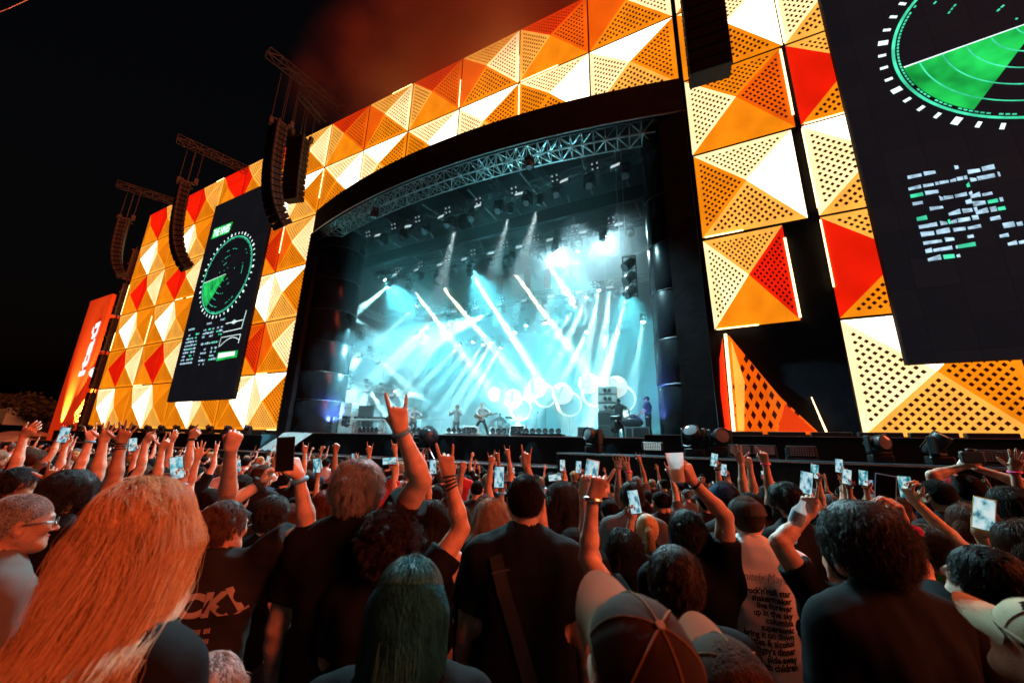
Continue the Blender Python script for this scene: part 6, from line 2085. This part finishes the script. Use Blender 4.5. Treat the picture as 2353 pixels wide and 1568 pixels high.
b = bvh(i); s_ = i['s']; M_ink = mat('black_print', (.012, .012, .014), .8); M_pen = mat('grey_print', (.25, .25, .26), .8)
print_text(i, b, 'Definitely Maybe', .0 * s_, 1.36 * s_, .058, M_pen, shear=.35, sx=.78, slope=.03)
for k, ln in enumerate(["rock'n'roll star", 'shakermaker', 'live forever', 'up in the sky', 'columbia', 'supersonic', 'bring it on down', 'cigarettes & alcohol', "digsy's dinner", 'slide away', 'married with children']):
    print_text(i, b, ln, .13 * s_, (1.305 - k * .034) * s_, .042, M_ink, bold=.0016, sx=.82, slope=.03, align='RIGHT')
m = MB(); m.torus((0, -.012 * s_, 1.492 * s_), .078 * s_, .013, (1, 0, 0), (0, .92, -.1), 28, 6); m.build('neck_rib', CLOTH['black'], i['t'], smooth=True)
i = fan('bearded man in a black shirt with white shoulder stripes', 1806, 1153, 2.4, -48, hair='short', hcol='black', shirt='black', nstr=3500, seed=29, skin=1, beard=True, **FG)
b = bvh(i); s_ = i['s']
for k in range(3): strap(i, b, (-.06 * s_ - .022 * k, 1.475 * s_ - .008 * k), (-.20 * s_ - .012 * k, 1.40 * s_), .008, mat('stripe_white', (.7, .7, .7), .7), 'stripe', 8)
i = fan('person behind the big dark head holding a phone and a water bottle', 1938, 1292, 1.62, -30, hair='short', hcol='dark', shirt='black', seed=30, skin=1, L_=dict(px=1856, py=1180, d=1.62, g='point', tip=(1860, 1120), elbow=(1842, 1300, 1.55), palm='away'), arm=1.05)
phone_px('phone with a bright picture held left of the big dark head', 1852, 1108, 2.2, -3, 1)
M_water = clear_mat('bottle_plastic', (.8, .85, .88), .55)
t = thing('water_bottle', 'clear water bottle tucked in the raised hand left of the big dark head', 'bottle', atd(1828, 1196, 1.6 * 1.19)); t.rotation_euler = (0, R(24), 0)
m = MB(); m.lathe([(0, -.10), (.030, -.10), (.032, -.09), (.029, -.06), (.032, -.04), (.029, -.02), (.032, 0), (.032, .05), (.014, .085), (.013, .105), (0, .105)], 20); m.build('bottle_body', M_water, t, smooth=True)
m = MB(); m.lathe([(.0324, -.005), (.0326, 0), (.0326, .04), (.0324, .045)], 20); m.build('label_band', mat('bottle_label', (.3, .5, .6), .5), t, smooth=True)
fan('big man with thick dark hair turned left in the near foreground', 1982, 1246, 1.22, -50, hair='wavy', hcol='dark', shirt='slate', nstr=14000, seed=31, skin=0, fat=1.0, loose=1.1, slen=.075, **FG)
i = fan('person with head tipped back and arms reaching up with a phone', 2240, 1332, 1.25, -62, hair='short', hcol='black', shirt='black', nstr=6000, seed=32, skin=0, pitch=R(20), L_=dict(px=2068, py=1192, d=1.42, g='phone', tip=(2046, 1140), elbow=(2150, 1300, 1.35), palm='left'), sleeve=.8, **FG)
wristband(i, 'L', CLOTH['magenta'], .036, .05, .05, 'cuff')
phone_px('dark phone in a pale blue case right of the big dark head', 2034, 1128, 1.55, -1, None, 'blue', scale=1.05)
i = fan('red-haired woman looking up past her yellow-cased phone', 2222, 1208, 2.0, -58, hair='long', hcol='red', female=True, shirt='black', nstr=5000, seed=33, skin=1, pitch=R(12), R_=dict(px=2250, py=1226, d=1.56, g='phone', tip=(2256, 1182), elbow=(2270, 1340, 1.6), palm='cam'), L_=dict(px=2098, py=1148, d=1.8, g='phone', tip=(2082, 1118), elbow=(2180, 1215, 1.75), palm='right'), **FG)
phone_px('phone in a yellow case held before the red-haired woman', 2260, 1180, 1.83, -2, 3, 'yellow', raw=True)
phone_px('phone in a green-edged case above the reaching forearm', 2080, 1118, 2.3, 8, 2, 'green')
i = fan('person in black and yellow with both arms up holding a camera', 2226, 1128, 3.0, -20, hair='short', hcol='dark', shirt='black', seed=34, skin=1, R_=dict(px=2246, py=1076, d=2.9, g='phone', tip=(2232, 1055), palm='left', elbow=(2264, 1130, 2.9)), L_=dict(px=2208, py=1072, d=2.9, g='phone', tip=(2222, 1050), palm='right', elbow=(2192, 1125, 2.9)))
b = bvh(i); strap(i, b, (-.12, 1.40), (.1, 1.1), .07, CLOTH['yellow'], 'bag_strap', 10)
t = thing('camera', 'black camera held up over the crowd near the video screen', 'camera', atd(2232, 1050, 2.85 * 1.2), 0)
m = MB(); m.box((0, 0, 0), (.14, .07, .10), bev=.01); m.box((0, 0, .06), (.05, .05, .03), bev=.008); m.build('camera_body', M_gear, t)
m = MB(); m.tube((0, .03, 0), (0, .12, 0), .038, n=16); m.build('lens', M_gear, t)
i = fan('close-cropped man in profile right of the reaching forearm', 2152, 1140, 2.75, -52, hair='buzz', hcol='dark', shirt='black', nstr=3000, seed=35, skin=1, beard=True)
i = fan('person in a red cap behind the cropped man', 2190, 1124, 3.6, -30, hair='short', hcol='dark', shirt='black', seed=36, skin=1); cap(i, CLOTH['red'], CLOTH['red'])
fan('woman with wavy dark hair near the frame edge', 2325, 1165, 2.3, -30, hair='longwavy', hcol='dark', female=True, shirt='black', nstr=3000, seed=37, skin=1)
fan('person half cut off by the frame edge, face to the left', 2362, 1262, 1.5, -75, hair='long', hcol='brown', female=True, shirt='black', nstr=3000, seed=38, skin=0)
i = fan('person in a beige cap at the lower frame corner', 2375, 1490, .95, -60, pitch=R(20), hair='short', hcol='dark', shirt='black', seed=39); cap(i, M_beige, M_beige, (.092, .115, .09), .085)
fan('person in a green top between the big dark head and the tipped-back head', 2130, 1262, 1.75, -20, hair='short', hcol='brown', shirt='green', female=True, nstr=2500, seed=41, skin=0)
fan('person with a grey scalp just showing at the frame bottom', 470, 1620, .95, 10, hair='short', hcol='grey', shirt='charcoal', nstr=5000, seed=42, skin=1)

# ---------------------------------------------------------------- raised arms in the second rows
MID = dict(vox=.018, hv=.0065, headv=.011, svox=.016)
def armfan(label, wx, wy, d, g='open', side='R', tip=None, hair='short', hcol='dark', seed=1, lean=.20, drop=.43, ph=None, band=None, **k):
    """someone whose raised wrist is seen at (wx, wy)"""
    d *= 1.5 if (g == 'phone' and d >= 2.6) else 1.18
    W = atd(wx, wy, d)
    sx = -1 if side == 'R' else 1
    Hd = W + CX * sx * lean - Vector((0, 0, drop - .06)) - CF * .02
    q = Hd - Vector((0, 0, CAMZ))
    dd = q.dot(CF)
    px, py = 1176 + q.dot(CX) / dd * FPX, 784 - q.dot(CY) / dd * FPX
    a = dict(px=wx, py=wy, d=d, g=g, tip=tip, palm='cam' if g == 'phone' else 'away')
    i = fan(label, px, py, dd, k.pop('rel', None), raw=True, hair=hair, hcol=hcol, seed=seed, **{('R_' if side == 'R' else 'L_'): a}, **{**MID, **k})
    if ph:
        wv = W + (CY * .10 if tip is None else (atd(tip[0], tip[1], d) - W).normalized() * .105) - ray(wx, wy).normalized() * .035
        q = wv - Vector((0, 0, CAMZ)); dd = q.dot(CF)
        phone_px(ph[0], 1176 + q.dot(CX) / dd * FPX, 784 - q.dot(CY) / dd * FPX, dd, ph[1] if len(ph) > 1 else random.uniform(-10, 10), ph[2] if len(ph) > 2 else random.randrange(5), wide=len(ph) > 3 and ph[3], raw=True)
    if band: wristband(i, side, band, .033)
    return i
armfan('person with a spread open hand in front of the far panels', 238, 1012, 2.55, 'wave', 'R', (256, 975), seed=50, skin=1, arm=1.15)
i = armfan('person with a braceleted spread hand beside the other open hand', 279, 1016, 2.25, 'wave', 'R', (294, 978), seed=51, skin=2, arm=1.1); wristband(i, 'R', M_band_dark, .033, .01, .01, 'bracelet', 3)
armfan('person with a hand bent forward at the left edge of the crowd', 55, 1000, 2.7, 'relax', 'R', (75, 985), seed=52, hair='wavy', skin=1)
armfan('person holding a phone up below the red tower', 150, 1022, 2.6, 'phone', 'R', (146, 998), seed=53, ph=('tall bright phone below the red tower', -14, 1), skin=1)
armfan('person making a horns sign below the first far panel', 208, 1010, 3.0, 'horns', 'L', (208, 985), seed=54, band=M_band_blue, skin=0)
armfan('person pointing to the right in front of the far platform', 335, 1012, 3.3, 'point', 'R', (352, 1000), seed=55, hcol='black')
armfan('person with two fingers up by the far platform', 372, 1030, 2.9, 'horns_thumb', 'R', (386, 1010), seed=56, hair='wavy')
armfan('person with a hand thrown forward by the far platform', 395, 1012, 3.6, 'relax', 'R', (403, 995), seed=57, hair='longwavy', hcol='brown', female=True)
armfan('person with a tattooed pointing arm by the video screen foot', 440, 1006, 3.2, 'point', 'R', (458, 985), seed=58, hair='buzz', band=M_band_dark)
armfan('person holding up an open hand under the fist', 455, 1050, 3.0, 'open', 'L', (458, 1022), seed=59)
armfan('person filming with a phone right behind the blonde hair', 418, 1108, 2.2, 'phone', 'R', (408, 1080), seed=60, ph=('phone with a blue picture right behind the blonde hair', 3, 0), band=M_band_blue, hcol='black')
armfan('person filming with a phone left of the grey-tee man', 545, 1110, 2.6, 'phone', 'R', (538, 1092), seed=61, ph=('small bright phone left of the grey-tee man', 2, 3))
armfan('person filming with a phone above the grey-tee man', 552, 1088, 3.2, 'phone', 'R', (545, 1070), seed=62, ph=('small phone above the grey-tee man', 0, 1), hair='afro')
armfan('person filming with a phone below the curved loudspeaker', 312, 1040, 3.0, 'phone', 'R', (304, 1018), seed=63, ph=('bright phone between the raised arms at left', -3, 3))
armfan('person raising a thin fist by the white sheet', 770, 1036, 3.9, 'fist', 'R', (775, 1018), seed=64, skin=2)
armfan('person making a small horns sign left of the grey-haired man', 848, 1040, 3.7, 'horns', 'R', (850, 1018), seed=65, hair='longwavy', female=True)
armfan('person making a tiny horns sign by the white sheet', 700, 1038, 4.6, 'horns', 'R', (702, 1020), seed=66)
armfan('person filming with a phone below the white sheet', 730, 1092, 2.7, 'phone', 'R', (728, 1072), seed=67, ph=('phone with a red-tinted picture left of the grey-haired man', 0, 2), hcol='brown', hair='longwavy', female=True)
armfan('person filming sideways with a phone beside the tall arm', 905, 1078, 2.8, 'phone', 'R', (895, 1058), seed=68, ph=('sideways phone beside the tall arm', 0, 0, True))
armfan('person lifting a phone behind the bracelets', 985, 1092, 2.8, 'phone', 'R', (994, 1072), seed=69, ph=('phone just left of the bracelets', 2, 1), band=M_band_dark)
armfan('person making a horns sign left of the bracelets', 968, 1060, 3.8, 'horns', 'L', (966, 1040), seed=70)
armfan('person making a clear horns sign above the shaved head', 1208, 1068, 2.25, 'horns', 'R', (1209, 1030), seed=71, lean=.02, drop=.5)
armfan('person making a small horns sign right of the bracelets', 1128, 1065, 3.6, 'horns', 'L', (1128, 1045), seed=72)
armfan('person filming with a phone left of the shaved head', 1152, 1128, 2.4, 'phone', 'R', (1148, 1104), seed=73, ph=('tall bright phone left of the shaved head', -2, 1), hair='bun', hcol='dark', female=True, band=M_band_blue)
armfan('person filming sideways right of the shaved head', 1288, 1112, 3.0, 'phone', 'R', (1276, 1098), seed=74, ph=('sideways phone in a pale case right of the shaved head', 8, 3, True))
armfan('person filming below the letter globes', 1296, 1085, 3.6, 'phone', 'L', (1292, 1068), seed=75, ph=('small phone below the V globe', 0, 3))
armfan('person filming below the crew', 1335, 1090, 3.3, 'phone', 'R', (1328, 1070), seed=76, ph=('small phone below the E globe', -2, 1))
armfan('person raising an open hand left of the beer cup', 1420, 1078, 3.3, 'wave', 'L', (1418, 1052), seed=77, skin=2)
armfan('person raising an open hand with a wristband left of the beer cup', 1442, 1080, 3.2, 'wave', 'R', (1434, 1052), seed=78, band=M_band_pink)
armfan('person filming with a phone behind the grey LIKE tee', 1452, 1188, 2.2, 'phone', 'L', (1456, 1160), seed=79, ph=('tilted bright phone in front of the LIKE tee', 12, 1), drop=.25, lean=.3)
armfan('person filming right of the beer cup with a dark wristband', 1648, 1075, 3.0, 'phone', 'R', (1640, 1055), seed=80, ph=('small phone right of the beer cup', -6, 0), band=M_band_dark)
armfan('person filming low right of the beer cup', 1668, 1096, 3.4, 'phone', 'R', (1662, 1078), seed=81, ph=('tiny phone above the navy cap', 0, 1))
armfan('person with an arm stretched up below the torn panel', 1702, 1060, 3.2, 'wave', 'L', (1694, 1040), seed=82)
armfan('person pointing up below the torn panel', 1758, 1062, 3.0, 'point', 'R', (1752, 1042), seed=83, band=M_band_pink)
armfan('person holding up a fist below the torn panel', 1722, 1070, 3.3, 'fist', 'R', (1716, 1052), seed=84)
armfan('person filming with a phone below the dark gap', 1938, 1088, 2.9, 'phone', 'R', (1928, 1070), seed=85, ph=('small bright phone below the white panel', 2, 1))
armfan('person filming with a green-lit phone left of the big dark head', 1880, 1102, 2.8, 'phone', 'R', (1872, 1084), seed=86, ph=('green-lit phone left of the big dark head', -2, 2))
armfan('person filming behind the big dark head', 1950, 1118, 2.6, 'phone', 'R', (1946, 1098), seed=87, ph=('bright phone right behind the big dark head', -3, 3))
armfan('person holding a dim phone right of the big dark head', 1990, 1120, 2.6, 'phone', 'R', (1984, 1100), seed=88, ph=('dim phone between the big dark head and the blue case', 1, 2))
armfan('person waving an open hand at the far right edge', 2330, 1080, 2.6, 'wave', 'R', (2338, 1050), seed=89, band=M_band_pink)
armfan('person shining a phone torch beside the tall arm', 972, 1098, 2.9, 'phone', 'R', (964, 1082), seed=90, hair='short')
pt = atd(963, 1080, 2.75 * 1.18)
t = thing('phone', 'phone with its torch shining straight at the camera', 'phone', (0, 0, 0)); t.matrix_world = frame(pt, CX, CY)
link('case', PHB, t); s = link('screen', PHS, t); omat(s, M_phone_off)
m = MB(); m.sphere((.015, .05, .006), .007, 10); m.build('torch', glow('torch_light', (.9, 1, 1), 320), t)

# ---------------------------------------------------------------- everyone further in
LOW = dict(vox=.026, hv=.011, headv=.017, svox=.026, single=True)
PROTO = []
def proto(key, **k):
    i = person('', (0, 0, 0), 0, 1.75, **{**LOW, **k})
    i['key'] = key; i['k'] = k
    PROTO.append(i)
up = lambda x, z=1.98, y=.12: V3(x, y, z)
proto('standing still', hair='short', seed=101)
proto('standing still', hair='longwavy', female=True, seed=102, hcol='brown')
proto('standing still', hair='wavy', seed=103)
proto('standing still', hair='buzz', seed=104, fat=1.15)
proto('standing still', hair='bob', female=True, seed=105)
proto('standing still', hair='curly', seed=106)
proto('standing still', hair='bun', female=True, seed=107)
proto('filming by phone', hair='short', seed=108, arms={'R': dict(wrist=up(.12, 1.78, .3), g='phone', n=V3(0, -1, 0), z=V3(0, .05, 1))})
proto('filming by phone', hair='long', female=True, seed=109, arms={'L': dict(wrist=up(-.14, 1.80, .28), g='phone', n=V3(0, -1, 0), z=V3(0, .05, 1)), 'R': dict(wrist=up(.02, 1.74, .32), g='phone', n=V3(-1, -.5, 0), z=V3(-.2, .1, 1))})
proto('raising one open hand', hair='short', seed=110, arms={'R': dict(wrist=up(.26), g='wave')})
proto('raising a fist', hair='wavy', seed=111, arms={'L': dict(wrist=up(-.22), g='fist')})
proto('raising a horns sign', hair='short', seed=112, arms={'R': dict(wrist=up(.16, 2.0), g='horns')})
proto('raising both hands', hair='longwavy', female=True, seed=113, arms={'R': dict(wrist=up(.3, 1.9), g='wave'), 'L': dict(wrist=up(-.3, 1.92), g='wave')})
SH = ['black', 'black', 'charcoal', 'black', 'grey', 'navy', 'white', 'taupe', 'black', 'red', 'pink', 'charcoal']
HC = ['black', 'dark', 'brown', 'dark', 'black', 'brown', 'red', 'ash', 'grey', 'blonde']
rg = random.Random(21)
def free(x, y, r):
    return all((x - a) ** 2 + (y - b) ** 2 > (r * .5 + c * .5) ** 2 * 1.0 for a, b, c in TAKEN)
spots = []
yy = 2.0
row = 0
while yy < 11.6:
    stp = .52 + .03 * max(0, yy - 2)
    x = -yy * 4.2 - 2
    while x < yy * .75 + 1.5:
        xx, y2 = x + rg.uniform(-.16, .16), yy + rg.uniform(-.18, .18)
        dep = Vector((xx, y2, 0)).dot(CF.xy.to_3d())
        dist = math.hypot(xx, y2)
        sc = 1.0 + max(0, dist - 9) * .075
        if dep > 2.6:
            q = Vector((xx, y2, 1.6 - CAMZ - .045 * y2)); u = q.dot(CX) / max(.1, q.dot(CF))
            if abs(u) < 1.40: spots.append((dist, xx, y2))
        x += stp * 1.12 * sc
    yy += stp * (1.0 + .02 * yy)
    row += 1
spots.sort()
n_far = 0
ZONE = lambda u: 'at left' if u < -.5 else ('in the middle' if u < .45 else 'at right')
for dist, x, y in spots:
    if n_far >= 285: break
    if not free(x, y, .52): continue
    TAKEN.append((x, y, .52))
    p = rg.choice(PROTO[:7]) if rg.random() < .74 else rg.choice(PROTO[7:])
    k = p['k']
    sh, hc, sk = rg.choice(SH), rg.choice(HC), rg.choices((0, 1, 2, 3), (4, 5, 3, 1))[0]
    h = rg.uniform(.90, 1.04) * (.96 if k.get('female') else 1.0)
    u = Vector((x, y, 0)).dot(CX) / max(.1, Vector((x, y, 0)).dot(CF))
    hn = {'black': 'black', 'dark': 'dark', 'brown': 'brown', 'red': 'reddish', 'ash': 'fair', 'grey': 'grey', 'blonde': 'blonde'}[hc]
    st = {'buzz': 'cropped', 'bun': 'tied-up', 'bob': 'chin-length', 'short': 'short', 'wavy': 'wavy', 'curly': 'curly', 'longwavy': 'wavy long', 'long': 'long'}[k['hair']]
    far = 'near the barrier' if y > 8 else ('mid-crowd' if y > 5 else 'rows ahead')
    o = link('person', p['me'])
    o.location = (x, y, ground_z(x, y)); o.scale = (h, h, h)
    yw = yaw_to(SINGER - Vector((x, y, 0))) + rg.uniform(-.25, .25)
    o.rotation_euler = (0, 0, yw)
    tag(o, '%s %s-haired person in %s %s, %s %s' % (st, hn, sh, p['key'], far, ZONE(u)), 'person', 'people further in the crowd')
    omat(o, SKIN[sk], 0); omat(o, CLOTH[sh], 4); omat(o, SHELL[hc], 6); omat(o, HAIR[hc], 3)
    n_far += 1
    if 'phone' in p['key']:
        a = [q for q in p['arms'] if q['g'] == 'phone'][0]
        c_ = Vector(a['W']) + Vector((0, 0, .115)) + Vector((0, -.035, .0))
        mw = Matrix.LocRotScale(o.location, Euler((0, 0, yw)), o.scale)
        phone('small lit phone held up %s, %s' % (far, ZONE(u)), mw @ frame(c_, (1, 0, 0), (0, .12, 1)) @ (Matrix.Rotation(R(90), 4, 'Z') if rg.random() < .2 else Matrix.Identity(4)), rg.randrange(5), rg.choice(('black', 'black', 'white', 'pink')), 'small phones over the crowd')
print('far people', n_far, 'fg', len(PEOPLE))
# security staff facing the crowd in the pit
for px, py, lab in ((1160, 1090, 'security man facing the crowd in front of the deck'), (1612, 1098, 'security man facing the crowd right of the beer cup')):
    H = at(px, py, 11.9)
    person(lab, (H.x, H.y, H.z - 1.64), yaw_to(Vector((0, 0, 0)) - H), 1.75, hair='buzz', hcol='black', shirt='grey', skin=2, seed=7, **MID)
# ================================================================ band and crew on the deck
def on_deck(px, Y): 
    p = at(px, 990, Y); return (p.x, Y, DZ)
face_crowd = lambda p: yaw_to(Vector((-6, 4, 0)) - Vector((p[0], p[1], 0)))
BAND = dict(vox=.020, hv=.008, headv=.012, svox=.018)
M_guitar = mat('guitar_body', (.75, .70, .62), .25, var=.1)
M_neck = mat('guitar_neck', (.25, .14, .07), .4)
def guitar(label, i, pos, yaw, m_):
    """solid guitar slung across the player"""
    t = thing('guitar', label, 'guitar', pos, yaw)
    s = 1.0
    mb = MB()
    out = []
    for k in range(28):
        a = 2 * math.pi * k / 28
        r = .15 + .035 * math.cos(2 * a) - .02 * math.cos(3 * a)
        out.append((r * 1.25 * math.cos(a) - .12, .19, 1.02 + r * math.sin(a)))
    mb.prism(out, (0, .045, 0)); o = mb.build('guitar_body', m_, t)
    mb = MB(); mb.box((.38, .215, 1.10), (.75, .03, .05), Matrix.Rotation(R(-12), 3, 'Y')); mb.box((.80, .215, 1.185), (.16, .025, .075), Matrix.Rotation(R(-12), 3, 'Y')); mb.build('guitar_neck', M_neck, t)
    mb = MB(); mb.box((-.08, .24, 1.03), (.10, .015, .09)); mb.box((-.2, .24, 1.0), (.02, .02, .09)); mb.build('pickup', M_gear, t)
    return t
CLOTH['suit'] = cloth('suit', (.30, .31, .32)); 
def player(lab, px, Y, **k):
    p = on_deck(px, Y); y = face_crowd(p)
    person(lab, p, y, 1.78, **{**BAND, **k})
    return p, y
gp = dict(arms={'R': dict(wrist=V3(.10, .27, 1.06), pole=V3(1, -.3, -.3), g='relax', z=V3(-.7, .1, -.3), n=V3(0, -1, 0)), 'L': dict(wrist=V3(-.42, .24, 1.16), pole=V3(-1, -.2, -.6), g='fist', z=V3(-.2, .2, 1), n=V3(.3, -1, 0))})
def mirror_guitar(lab, p, y, m_):
    t = guitar(lab, None, p, y, m_); t.scale = (-1, 1, 1)
p, y = player('guitarist in a dark suit at the far side of the band', 948, 19.0, hair='short', hcol='ash', shirt='suit', legs='black', sleeve=1.9, seed=201, stance=1.0, **gp); mirror_guitar('pale guitar held by the far guitarist', p, y, M_guitar)
p, y = player('second guitarist close behind the far guitarist', 936, 20.5, hair='wavy', hcol='ash', shirt='suit', legs='black', sleeve=1.9, seed=202, stance=.6, **gp); mirror_guitar('pale guitar of the second guitarist', p, y, M_guitar)
player('singer in a dark suit with both arms lifted to his chest', 1047, 19.0, hair='curly', hcol='ash', shirt='suit', legs='black', sleeve=1.9, seed=203, stance=.2, arms={'R': dict(wrist=V3(.38, .22, 1.38), pole=V3(1, 0, -1), g='fist'), 'L': dict(wrist=V3(-.10, .28, 1.42), pole=V3(-1, 0, -1), g='fist')})
p, y = player('bass player with legs wide apart near the singer', 1105, 17.8, hair='buzz', hcol='ash', shirt='suit', legs='black', sleeve=1.9, seed=204, stance=2.2, **gp); mirror_guitar('dark bass guitar of the wide-legged player', p, y, M_neck)
p = on_deck(1142, 21.0)
t = thing('drum_kit', 'drum kit behind the bass player', 'drum kit', p, face_crowd(p))
M_drum = mat('drum_shell', (.7, .7, .68), .3); M_cym = mat('cymbal', (.75, .6, .25), .25, .9)
m = MB(); m.tube((0, .5, .32), (0, .95, .32), .32, n=24); m.build('bass_drum', M_drum, t, smooth=40)
for x, z in ((-.28, .85), (.28, .85), (.65, .6), (-.6, .62)):
    m = MB(); m.tube((x, .45 if abs(x) < .5 else .1, z - .14), (x, .4 if abs(x) < .5 else .1, z + .12), .17, n=18); m.build('drum', M_drum, t, smooth=40)
for x, yv, z in ((-.75, .4, 1.2), (.75, .45, 1.25), (.35, .75, 1.35)):
    m = MB(); m.lathe([(0, .03), (.05, .025), (.24, 0), (.24, -.004), (0, .015)], 20, Matrix.Translation((x, yv, z)) @ Matrix.Rotation(.25, 4, 'X')); m.build('cymbal', M_cym, t, smooth=True)
    m = MB(); m.tube((x, yv, 0), (x, yv, z), .015); m.build('cymbal_stand', M_alu, t)
q = on_deck(1142, 21.3)
person('drummer sitting up behind the drum kit', (q[0], q[1] + .3, DZ - .22), face_crowd(q), 1.75, hair='short', hcol='ash', shirt='suit', sleeve=1.9, seed=205, arms={'R': dict(wrist=V3(.35, .35, 1.35), pole=V3(1, 0, -1), g='fist'), 'L': dict(wrist=V3(-.3, .38, 1.2), pole=V3(-1, 0, -1), g='fist')}, **BAND)
# crew at the near side
CR = dict(BAND)
def crew(lab, px, Y, yaw, **k):
    p = at(px, 1000, Y); person(lab, (p.x, Y, DZ), yaw, **{**CR, **k}); return p
p = crew('crew member in black seen from behind with arms out', 1424, 18.2, R(8), h=1.80, hair='short', hcol='black', shirt='black', legs='black', seed=211, stance=.9, fat=1.08, skin=1, arms={'R': dict(wrist=V3(.44, .16, 1.10), pole=V3(1, -.4, 0), g='relax', z=V3(1, .3, -.1)), 'L': dict(wrist=V3(-.20, .28, 1.42), pole=V3(-1, -.3, -.3), g='relax')})
i = None
pp = at(1492, 1000, 17.6)
i = person('crew member in a black cap coiling cable beside the near column', (pp.x, 17.6, DZ), R(80), 1.80, hair='short', hcol='black', shirt='black', legs='black', seed=212, skin=1, arms={'R': dict(wrist=V3(.16, .42, 1.02), pole=V3(.6, -1, -.3), g='fist', z=V3(0, 1, -.2)), 'L': dict(wrist=V3(-.14, .40, 1.0), pole=V3(-.6, -1, -.3), g='fist', z=V3(0, 1, -.2))}, **CR)
cap(i, CLOTH['black'], CLOTH['black'])
m = MB()
for k in range(4):
    m.torus((pp.x - .62 + .03 * k, 17.55 + .04 * k, DZ + .78 - .02 * k), .26, .018, (1, .2, 0), (0, 0, 1), 24, 6)
tag(m.build('cable_coil', M_gear), 'loop of black cable in the hands of the capped crew member', 'cable')
m = MB(); m.sphere((0, 0, .28), (.55, .3, .26), 16); me = m.mesh('gear_bag', M_blackvinyl, True)
for v_ in me.vertices: v_.co += Vector((random.uniform(-.04, .04), 0, random.uniform(-.04, .04)))
tag(link('gear_bag', me, None, (pp.x - .75, 17.7, DZ + .42)), 'crumpled black gear bag on the box beside the capped crew member', 'bag')
